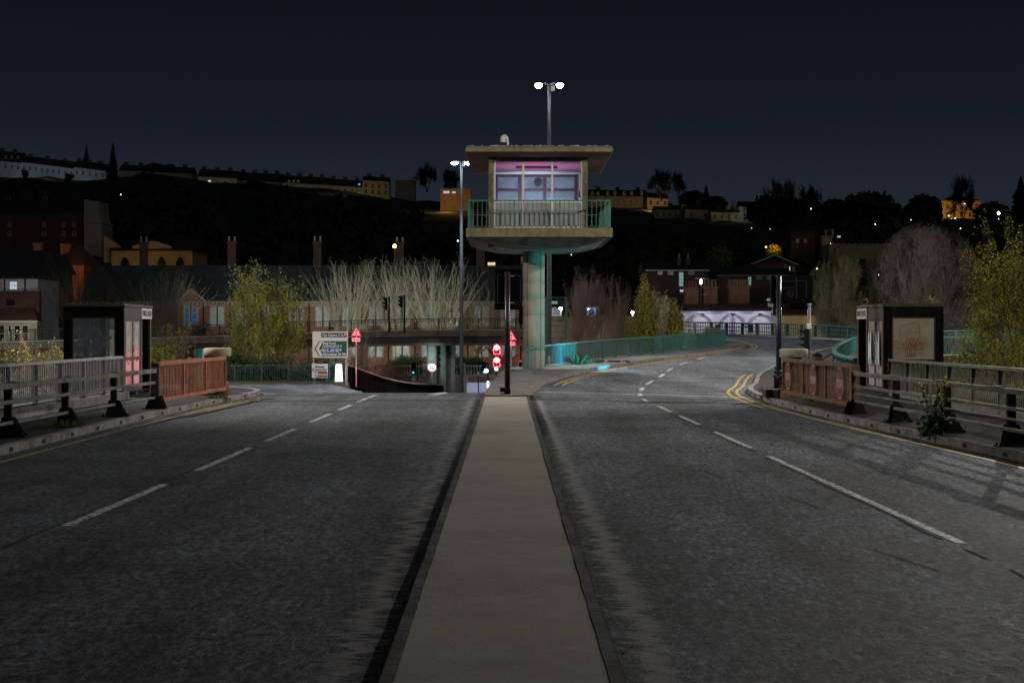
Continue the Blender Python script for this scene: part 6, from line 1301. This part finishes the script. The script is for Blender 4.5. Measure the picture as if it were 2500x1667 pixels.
def tree(name, label, u, Y, zb, ztop, bark, leaf=None, rg=1, lev=4, kids=(3,4), spread=.7, up=.1, stems=1, trunk=.3, r=.14, ratio=.68, nl=8, rad=.3, ls=.12, droop=0., lean=.25, keep=1., width=None, cat='tree', wob=.16, minr=.006, group=None, lo=.35, rnd=0.):
    rg = random.Random(rg); x = PX(u,Y); H = ztop - zb; base = Vector((x,Y,zb)); root = thing(name, label, cat, base, group); q = MB(); tips = []
    tot = sum(ratio**k for k in range(lev+1)); L = H/tot*1.02
    for s in range(stems):
        a = 2*math.pi*s/max(1,stems) + rg.uniform(-.4,.4); d = Vector((math.cos(a)*lean, math.sin(a)*lean, 1)) if stems > 1 else Vector((rg.uniform(-.08,.08), rg.uniform(-.08,.08), 1)); grow(q, base + Vector((math.cos(a)*.12*(stems>1), math.sin(a)*.12*(stems>1), 0)), d, L*rg.uniform(.9,1.05), r, lev, rg, kids, spread, up, ratio, 3, tips, wob, .6, minr, lo)
    # fit the crown to its measured height and width
    zs = max(v[2] for v in q.v) - zb; xs = max(abs(v[0]-x) for v in q.v); kz = H/zs; kx = (width/xs) if width else kz
    def f(v):
        a = (x+(v[0]-x)*kx, Y+(v[1]-Y)*kx, zb+(v[2]-zb)*kz)
        if not rnd: return a
        wr = (width or xs*kx)*rnd; c0 = zb+H*.5; g_ = Vector(((a[0]-x)/wr, (a[1]-Y)/wr, (a[2]-c0)/(H*.5*rnd))); l_ = g_.length
        if l_ < .8: return a
        k_ = (.8 + .22*(1-math.exp(-(l_-.8)/.3)))/l_; return (x+g_.x*k_*wr, Y+g_.y*k_*wr, c0+g_.z*k_*H*.5*rnd)
    q.v = [f(v) for v in q.v]; q.build('trunk', bark, root)
    if leaf: m_ = MB(); leaves(m_, [(Vector(f(p)), d) for p, d in tips], nl, rad, ls, rg, droop, keep); m_.build('crown', leaf, root)
    return root
def pollard(label, u, Y, zb, zk, ztop, width, bark, rg, limbs=9, whips=13, thick=.022, name='pollard_tree', twigs=True, group=None, spreadout=1.):
    rg = random.Random(rg); x = PX(u,Y); base = Vector((x,Y,zb)); root = thing(name, label, 'tree', base, group); t = MB(); t.tube(base, base+Vector((0,0,zk-zb)), .30, .22, 10, False); w = MB(); top = base + Vector((0,0,zk-zb))
    for i in range(limbs):
        a = 2*math.pi*i/limbs + rg.uniform(-.3,.3); e_ = rg.uniform(.25,.9)*width*.55; k = top + Vector((math.cos(a)*e_, math.sin(a)*e_, rg.uniform(.2,.9)*(ztop-zk)*.32)); mid = top.lerp(k,.5) + Vector((0,0,-.1)); t.tube(top - Vector((0,0,.3)), mid, .13, .10, 6, False); t.tube(mid, k, .10, .09, 6, False); 
        for j in range(whips):
            d = Vector((math.cos(a)*rg.uniform(-.1,.65), math.sin(a)*rg.uniform(-.1,.65), 1)) + rv(rg)*.28*spreadout; d.normalize(); Lw = (ztop - k.z)*rg.uniform(.62,1.0); p = Vector(k); r_ = thick*1.5
            for s in range(4):
                d = (d + rv(rg)*.14 + Vector((0,0,.04))).normalized(); q = p + d*Lw/4; w.tube(p, q, r_, r_*.8, 3, False)
                if twigs and s > 0:
                    for _ in range(2): dd = (d + rv(rg)*.6).normalized(); w.tube(q, q+dd*Lw*.2*rg.uniform(.4,1.2), r_*.7, r_*.4, 3, False)
                p = q; r_ *= .78
    t.build('trunk', bark, root); w.build('crown', bark, root); return root
GP = 'pale pollarded trees before the brick row'
pollard('pale pollarded tree nearest the green leafed tree', 852, 186, -5, -.3, 8.8, 3.4, barkp, 3, 10, 13, .019, group=GP)
pollard('pale pollarded tree behind the two flyover signal heads', 962, 188, -5, .0, 9.0, 3.3, barkp, 4, 10, 13, .019, group=GP)
pollard('pale pollarded tree next to the left lamp post', 1064, 186, -5, -.2, 8.8, 3.3, barkp, 6, 10, 13, .019, group=GP)
pollard('smaller pollarded tree hidden between the lamp post and the tower', 1165, 188, -5, -.5, 6.6, 3.2, barkg, 8, 8, 11, .019, group=GP)
pollard('pale bare shrub with upright whips beside the blue window', 402, 172, -2.5, .1, 7.4, 2.6, barkp, 12, 10, 14, .018, 'bare_shrub')
pollard('dim bare shrub with upright whips between the gabled house and the dark booth', 205, 168, -3.5, -.2, 8.0, 3.4, barkd, 15, 10, 14, .02, 'bare_shrub')
tree('young_tree', 'dim olive leafed tree behind the dark booth', 318, 170, -3.5, 6.6, barkg, lf_o, 21, 4, (3,4), .75, .08, 1, r=.12, nl=4, rad=.35, ls=.16, width=2.8)
tree('willow_tree', 'many stemmed spring green tree rising behind the large road sign', 655, 113, -3.2, 6.5, barkg, lf_g, 31, 4, (3,4), .68, .08, 4, r=.10, nl=6, rad=.16, ls=.16, droop=.2, lean=.5, width=3.1, ratio=.72, keep=.75)
tree('willow_tree', 'lower green leafed tree at the left of the spring green one', 590, 116, -3.2, 3.6, barkg, lf_g, 33, 4, (2,3), .6, .08, 3, r=.06, nl=6, rad=.18, ls=.14, droop=.2, lean=.4, width=1.9, keep=.7)
for i, (u, Y, zb, zt, wd, lab) in enumerate(((720,118,-3.4,1.6,2.4,'brown bramble tangle behind the direction sign'),(770,122,-3.4,1.4,2.0,'brown tangle of twigs between the signs under the flyover'),(905,134,-4,1.2,2.3,'brown twig thicket right of the triangular sign'),(965,140,-4.4,.1,1.8,'brown twig thicket left of the pale column'),(850,128,-3.8,2.6,2.2,'taller brown thicket rising past the flyover beside the triangular sign'),(640,112,-3.3,.6,2.6,'low brown thicket at the foot of the green tree'))):
    tree('bramble', lab, u, Y, zb, zt, tang, None, 40+i, 4, (3,4), 1.0, .0, 6, r=.03, lean=.9, width=wd, cat='shrub', wob=.3, minr=.009)
for i, (u, Y, zb, zt, wd, lab) in enumerate(((700,109,-3,.2,3.,'dark ivy mass behind the junction railing left of the road sign'),(580,108,-3,.5,3.,'dark ivy mass behind the junction railing beside the drum'),(460,150,-2.5,2.3,3.4,'dark ivy hanging over the flyover edge under the blue window'),(330,108,-2.2,.7,3.,'yellowish shrub between the dark booth and the orange gate'),(1010,185,-3.5,-.9,2.4,'green hedge above the balustrade left of the pale column'),(1140,185,-3.5,-1.0,2.6,'green hedge above the balustrade right of the columns'))):
    tree('shrub', lab, u, Y, zb, zt, barkd, lf_o if i == 3 else lf_d, 60+i, 3, (3,4), .9, .05, 5, r=.03, nl=16, rad=.35, ls=.17, lean=.8, width=wd, cat='shrub')
# right of the tower
for i, (u, Y, zt, wd, lab) in enumerate(((1405,95,5.0,1.3,'dark slender bare tree immediately right of the mesh gate'),(1448,98,5.6,1.5,'dark bare tree in the middle of the clump right of the tower'),(1492,96,5.2,1.4,'dark bare tree with pale stems left of the yellow green shrub'),(1425,104,3.2,1.4,'thin bare shrub between the dark slender trees'))):
    tree('bare_tree', lab, u, Y, -1.6, zt, birch if i != 3 else barkd, None, 70+i, 4, (3,4), .55, .12, 3, r=.045, lean=.28, width=wd, minr=.006)
for i, (u, Y, zt, wd, lab) in enumerate(((1390,88,1.6,1.2,'low brown bare bush behind the teal parapet beside the mesh gate'),(1455,92,1.8,1.5,'low brown bare bush behind the middle of the teal parapet'),(1520,97,2.2,1.4,'low brown twig bush left of the yellow green shrub'))):
    tree('bare_shrub', lab, u, Y, -1.6, zt, tang, None, 80+i, 4, (3,4), .7, .06, 6, r=.03, lean=.5, width=wd, cat='shrub', wob=.22, minr=.007)
tree('golden_shrub', 'tall yellow green shrub with a pointed top right of the tower', 1572, 100, -1.6, 5.1, barkd, lf_o, 90, 4, (4,5), .42, .18, 4, r=.05, nl=9, rad=.15, ls=.11, droop=.18, lean=.16, width=.95, cat='shrub', lo=.15)
tree('golden_shrub', 'rounded yellow green shrub right of the pointed one', 1628, 103, -1.6, 3.9, barkd, lf_o, 91, 4, (4,5), .55, .10, 5, r=.04, nl=10, rad=.16, ls=.11, droop=.25, lean=.35, width=1.2, cat='shrub', lo=.15)
tree('golden_shrub', 'lower olive shrub at the left foot of the pointed one', 1535, 99, -1.6, 2.9, barkd, lf_o, 92, 4, (3,4), .7, .08, 5, r=.03, nl=6, rad=.16, ls=.10, droop=.1, lean=.45, width=1.3, cat='shrub')
tree('golden_shrub', 'small golden bush drooping over the far end of the teal parapet', 1712, 107, -.6, 2.1, barkd, lf_o, 93, 4, (3,4), .8, .0, 4, r=.025, nl=8, rad=.16, ls=.10, droop=.25, lean=.7, width=1.3, cat='shrub')
tree('blossom_shrub', 'pale blossoming twigs in front of the white workshop', 1660, 106, -1.2, 3.4, barkp, lf_p, 94, 4, (3,3), .7, .08, 4, r=.02, nl=2, rad=.1, ls=.06, lean=.5, width=1.7, cat='shrub')
tree('blossom_shrub', 'pale blossoming stem beside the pointed shrub top', 1612, 101, -1.2, 4.3, barkp, lf_p, 95, 4, (3,3), .4, .15, 2, r=.02, nl=2, rad=.08, ls=.06, lean=.15, width=.6, cat='shrub')
# right-hand bare trees
tree('bare_tree', 'olive bare tree with fanned branches right of the black landscape box', 2062, 142, -1.5, 10.2, barkg, None, 101, 5, (3,5), .85, .06, 5, r=.09, lean=.75, width=4.6, minr=.012, lo=.25, wob=.2, rnd=.72)
tree('bare_tree', 'large bare tree with pinkish twig tips above the right hand booth', 2275, 136, -1.5, 13.0, barkr, None, 103, 5, (3,5), .95, .05, 6, r=.12, lean=.8, width=7.2, minr=.012, lo=.25, wob=.22, rnd=.66)
tree('bare_tree', 'smaller dark bare tree between the fanned tree and the pinkish one', 2160, 150, -1.5, 7.4, barkd, None, 105, 5, (3,4), .95, .05, 3, r=.08, lean=.5, width=2.8, minr=.013)
tree('bare_tree', 'dark bare tree with spreading low limbs at the right of the booth roof', 2335, 112, -1.5, 4.6, barkd, None, 107, 5, (3,4), .8, .05, 3, r=.10, lean=.7, width=3.0, minr=.010)
tree('yellow_tree', 'bright yellow green tree filling the right edge', 2500, 66, -2.0, 6.4, barkd, lf_y, 111, 5, (3,4), .85, .05, 3, r=.10, nl=5, rad=.13, ls=.085, lean=.6, width=3.3, keep=.5, ratio=.70)
tree('yellow_tree', 'lower yellow green branches reaching over the teal parapet at the right', 2490, 58, -2.2, 2.1, barkd, lf_y, 112, 5, (3,4), .9, .02, 4, r=.05, nl=5, rad=.13, ls=.075, lean=.9, width=2.4, keep=.45, ratio=.72)
tree('yellow_shrub', 'yellow leafed shrub showing through the bars of the right hand fence', 2440, 50, -2.4, .5, barkd, lf_y, 113, 4, (3,4), .9, .04, 5, r=.03, nl=7, rad=.18, ls=.09, lean=.8, width=2.2, cat='shrub')
tree('young_shrub', 'pale leafed shrub tip above the left corner of the right hand booth', 2105, 72, -1.8, 3.05, tang, lf_o, 115, 3, (3,4), .4, .15, 3, r=.02, nl=8, rad=.1, ls=.08, lean=.12, width=.35, cat='shrub')
tree('young_shrub', 'pale leafed shrub tip above the middle of the right hand booth', 2272, 72, -1.8, 3.2, tang, lf_y, 116, 3, (3,4), .5, .15, 4, r=.02, nl=8, rad=.12, ls=.08, lean=.2, width=.5, cat='shrub')
tree('young_shrub', 'small pale leafed shrub tip behind the right hand booth roof', 2225, 74, -1.8, 2.9, tang, lf_o, 117, 3, (3,4), .5, .15, 4, r=.02, nl=6, rad=.12, ls=.08, lean=.2, width=.4, cat='shrub')
# left bank behind the grey fence
for i, (u, Y, zt, wd, lab) in enumerate(((30,52,1.9,1.0,'tall dry stems with yellow flowers at the far left edge'),(85,54,1.7,1.0,'dry stems with yellow flowers behind the grey fence'),(130,55,1.5,.7,'thin dry stems against the left side of the dark booth'))):
    tree('flowering_weed', lab, u, Y, -1.8, zt, tang, fl_y, 120+i, 4, (2,3), .45, .12, 7, r=.016, nl=2, rad=.07, ls=.05, lean=.3, width=wd, cat='weed', keep=.22, minr=.005)
tree('shrub', 'low green shrub seen through the grey fence bars', 100, 47, -1.8, .7, barkd, lf_o, 125, 3, (3,4), .9, .05, 6, r=.02, nl=10, rad=.25, ls=.09, lean=.9, width=2.4, cat='shrub')
tree('shrub', 'yellowish shrub beyond the fence between the dark booth and the brick row', 430, 120, -3, 2.6, tang, lf_o, 126, 4, (3,4), .6, .08, 4, r=.03, nl=3, rad=.15, ls=.10, lean=.4, width=1.6, cat='shrub', keep=.6)
# skyline trees
def conifer(label, u, Y, zb, zt, w, rgs):
    rg = random.Random(rgs); x = PX(u,Y); root = thing('conifer_tree', label, 'tree', (x,Y,zb)); q = MB(); q.tube((x,Y,zb),(x,Y,zt),.4,.05,6,False); q.build('trunk', barkk, root); q = MB(); n = 30
    for k in range(n):
        t = k/n; z = zb + (zt-zb)*(.1+.9*t); rr_ = w*(1-t)**.8*rg.uniform(.75,1.1)+.15
        for j in range(11):
            a = rg.uniform(0,6.28); d = Vector((math.cos(a), math.sin(a), -.35)); c = Vector((x,Y,z)); e_ = c + d*rr_*rg.uniform(.7,1.); s = d.cross(Vector((0,0,1))).normalized()*rr_*.16; q.quad(c, c.lerp(e_,.6)+s, e_, c.lerp(e_,.6)-s); q.quad(c+Vector((0,0,.2)), c.lerp(e_,.6)+Vector((0,0,.4)), e_, c.lerp(e_,.6)-Vector((0,0,.5)))
    q.build('crown', dkleaf, root); return root
conifer('tall dark conifer standing above the white terraces on the left skyline', 276, 660, PZ(445,660), PZ(349,660), 2.9, 1)
conifer('dark conifer at the right edge behind the brightest white lamp', 2492, 500, PZ(560,500), PZ(430,500), 5.5, 2)
conifer('small pointed conifer on the skyline left of the domed trees', 1724, 620, PZ(490,620), PZ(452,620), 1.6, 3)
for i, (u, Y, vb, vt, wpx, lab) in enumerate(((1042,640,470,394,34,'bare tree on the skyline just left of the lamp post'),(1100,640,470,408,24,'smaller bare tree on the skyline between lamp post and tower'),(1614,610,490,406,36,'broad bare tree on the skyline right of the tower'),(1655,610,490,412,26,'second bare tree close to the broad skyline one'),(2350,560,540,414,36,'tall bare tree in front of the orange villa'),(1905,560,540,430,46,'big bare round crowned tree on the right skyline'),(1975,560,540,446,36,'smaller bare round crowned tree right of the big one'),(392,680,420,396,42,'low bare bush on the skyline right of the conifer'),(60,680,440,412,12,'small bare tree before the far left white terrace'),(170,676,450,420,14,'small dark tree before the middle white terrace'))):
    tree('skyline_tree', lab, u, Y, PZ(vb,Y), PZ(vt,Y), barkk, None, 140+i, 5, (3,4), .8, .05, 3, r=.28, lean=.45, width=wpx/F*Y, minr=.045, ratio=.72)
for i, (u, Y, vb, vt, wpx, lab) in enumerate(((2120,520,560,466,80,'dark domed tree mass on the right skyline'),(2040,540,560,482,50,'dark rounded tree left of the domed mass'),(2255,540,560,472,52,'dark rounded tree right of the domed mass'),(2420,560,560,490,50,'dark rounded tree behind the orange villa'),(1690,600,520,462,36,'dark spreading evergreen on the skyline right of the bare trees'),(1745,600,520,478,34,'dark evergreen left of the white gabled house'),(1880,540,560,470,60,'dark tree filling below the big bare crown'),(1960,540,560,480,60,'dark tree below the smaller bare crown'),(700,640,500,450,30,'dark shrub before the dormered terrace'),(620,650,480,440,36,'dark tree hiding the dim terrace on the left hill'),(360,650,470,420,40,'dark tree below the conifer'),(2330,480,600,535,60,'dark trees below the orange villa'))):
    x = PX(u,Y); z0, z1 = PZ(vb,Y), PZ(vt,Y); root = thing('dark_tree', lab, 'tree', (x,Y,z0)); q = MB(); q.tube((x,Y,z0-4),(x,Y,(z0+z1)/2),.4,.2,6); q.build('trunk', barkk, root); q = MB(); rg = random.Random(200+i); w = wpx/F*Y
    crown(q, (x,Y,(z0+z1)/2), w*.9, (z1-z0)*.46, 700, w*.11, rg)
    for k in range(7): a = rg.uniform(-.8,.8); crown(q, (x+a*w*.8, Y+rg.uniform(-2,2), z0+(z1-z0)*(.62-.25*abs(a))), w*.34, (z1-z0)*.26, 190, w*.08, rg)
    q.build('crown', dkleaf, root)
for (u, Y, vb, vt, wpx, lab, rgs, lf) in ((1862,540,560,512,26,'green tree lit by the white lamp beside the gabled house',231,lf_g),(1757,300,660,600,34,'dim green tree on the slope above the brick terraces',232,lf_d),(1890,300,640,596,22,'small orange lit bush behind the dark gabled house',233,lf_o)):
    x = PX(u,Y); z0, z1 = PZ(vb,Y), PZ(vt,Y); root = thing('lit_tree', lab, 'tree', (x,Y,z0)); q = MB(); q.tube((x,Y,z0-3),(x,Y,(z0+z1)/2),.25,.12,6); q.build('trunk', barkd, root); q = MB(); rg = random.Random(rgs); w = wpx/F*Y; crown(q, (x,Y,(z0+z1)/2), w, (z1-z0)*.5, 900, w*.09, rg); q.build('crown', lf, root)
light('POINT', (PX(1757,292),290,PZ(612,292)), 70, (.6,1.,.7), root, .3)
# small plants on the road edges
def tuft(label, x, y, z, h, n, w, rgs, mt=gr_g, name='grass_tuft'):
    rg = random.Random(rgs); q = MB()
    for _ in range(n):
        b = Vector((x+rg.gauss(0,w*.4), y+rg.gauss(0,w*.4), z)); d = Vector((rg.gauss(0,.5), rg.gauss(0,.5), 1)).normalized(); L = h*rg.uniform(.4,1); s = Vector((rg.uniform(-1,1), rg.uniform(-1,1), 0)).normalized()*.008; m1 = b+d*L*.55; t = b+d*L+Vector((d.x,d.y,-.2))*L*.3; q.quad(b-s, b+s, m1+s*.8, m1-s*.8); q.quad(m1-s*.8, m1+s*.8, t)
    return tag(q.build(name, mt), label, 'plant')
tuft('grass tuft at the foot of the left barrier post', -7.72, 30.0, .12, .2, 130, .26, 1); tuft('grass tuft on the left footway below the orange gate', -7.25, 42.4, .12, .16, 110, .3, 2)
tuft('weeds on the footway beside the thick dark pole', 6.98, 47.6, .12, .22, 70, .25, 3); tuft('weeds by the bag wrapped pole base', 7.05, 46.2, .12, .15, 60, .3, 4); tuft('small weed under the brown gate', 6.95, 40.2, .12, .16, 60, .2, 5)
tuft('grass at the foot of the tower column', .05, 63.5, .18, .3, 140, .35, 6); tuft('dry grass at the tip of the paved island', -.42, 58, .16, .22, 80, .3, 7); tuft('weeds along the far guard rail kerb', 21.5, 137.5, 1.3, .6, 140, 1.0, 8)
def rosette(label, x, y, z, h, rgs):
    rg = random.Random(rgs); q = MB()
    for k in range(46):
        a = rg.uniform(0,6.28); e_ = rg.uniform(.25,.9); d = Vector((math.cos(a)*(1-e_*.55), math.sin(a)*(1-e_*.55), e_)).normalized(); L = h*rg.uniform(.5,1); b = Vector((x+rg.gauss(0,.12), y+rg.gauss(0,.12), z)); s = d.cross(Vector((0,0,1))).normalized()*L*.12; q.quad(b, b+d*L*.5+s, b+d*L-Vector((0,0,L*.12)), b+d*L*.5-s)
    return tag(q.build('leafy_weed', lf_d), label, 'plant')
rosette('leafy weed clump at the base of the teal parapet', 2.75, 71.3, .36, .75, 4); tuft('trailing weeds right of the leafy clump by the teal parapet', 3.6, 73.2, .4, .35, 120, .25, 13)
q = MB(); rg = random.Random(3)
for k in range(26): x, y = 4.4+rg.gauss(0,.3), 74.6+rg.gauss(0,.3); q.box(x-.07,x+.07,y-.05,y+.05,.42,.42+rg.uniform(.02,.09))
tag(q.build('debris', rust_dk), 'dark scrap of debris on the kerb right of the leafy weed', 'debris')
# yellow flowered plant at the right barrier post
px_, py_ = 6.78, 27.9; pl = thing('yellow_flower_plant', 'leafy plant with yellow flowers growing round a post of the right hand barrier', 'plant', (px_,py_,.12)); rg = random.Random(17); st = MB(); lv = MB(); fw = MB()
for k in range(13):
    a = rg.uniform(0,6.28); d = Vector((math.cos(a)*.28, math.sin(a)*.28, 1)).normalized(); p = Vector((px_+rg.gauss(0,.05), py_-.12+rg.gauss(0,.05), .12)); L = rg.uniform(.5,.98); 
    for s in range(4):
        q_ = p + (d + rv(rg)*.2).normalized()*L/4; st.tube(p, q_, .008, .006, 4, False)
        for _ in range(3 if s < 3 else 1): dd = (rv(rg)+Vector((0,0,.2))).normalized()*rg.uniform(.05,.13); w_ = dd.cross(rv(rg)).normalized()*.03; lv.quad(q_, q_+dd*.5+w_, q_+dd, q_+dd*.5-w_)
        p = q_
    if L > .6:
        for _ in range(9): c = p + rv(rg)*.045; a1 = rv(rg).normalized()*.022; b1 = a1.cross(rv(rg)).normalized()*.018; fw.quad(c-a1, c+b1, c+a1, c-b1)
for k in range(150):
    a = rg.uniform(0,6.28); rr_ = abs(rg.gauss(0,.15)); c = Vector((px_+math.cos(a)*rr_, py_-.1+math.sin(a)*rr_, .13+max(0,rg.gauss(.07,.08)))); dd = (rv(rg)+Vector((math.cos(a),math.sin(a),.3))).normalized()*rg.uniform(.06,.13); w_ = dd.cross(rv(rg)).normalized()*.034; lv.quad(c, c+dd*.5+w_, c+dd, c+dd*.5-w_)
st.build('stem', gr_g, pl); lv.build('foliage', mat('leaf_fresh', (.06,.12,.025), .6, .4, 6), pl); fw.build('flowers', fl_y, pl)
# litter and grit in the gutters
q = MB(); rg = random.Random(23)
for k in range(260):
    y = rg.uniform(8.5, 42); x = .60+ax(y)+abs(rg.gauss(0,.09)); s = rg.uniform(.003,.010); q.add([(x-s,y-s*1.4,.004),(x+s,y-s,.004),(x+s*.8,y+s,.006),(x-s,y+s*1.2,.005),(x,y,.004+s*.9)], [(0,1,4),(1,2,4),(2,3,4),(3,0,4)])
for k in range(160):
    y = rg.uniform(24, 44); x = -7.16+abs(rg.gauss(0,.1)); s = rg.uniform(.005,.012); q.add([(x-s,y-s*1.4,.004),(x+s,y-s,.004),(x+s*.8,y+s,.006),(x-s,y+s*1.2,.005),(x,y,.004+s*.9)], [(0,1,4),(1,2,4),(2,3,4),(3,0,4)])
o_ = q.build('gutter_grit', mat('grit_brown', (.05,.04,.03), .95, .5, 20)); o_['kind'] = 'stuff'; o_['label'] = 'loose grit and dead leaves lying along the gutters'
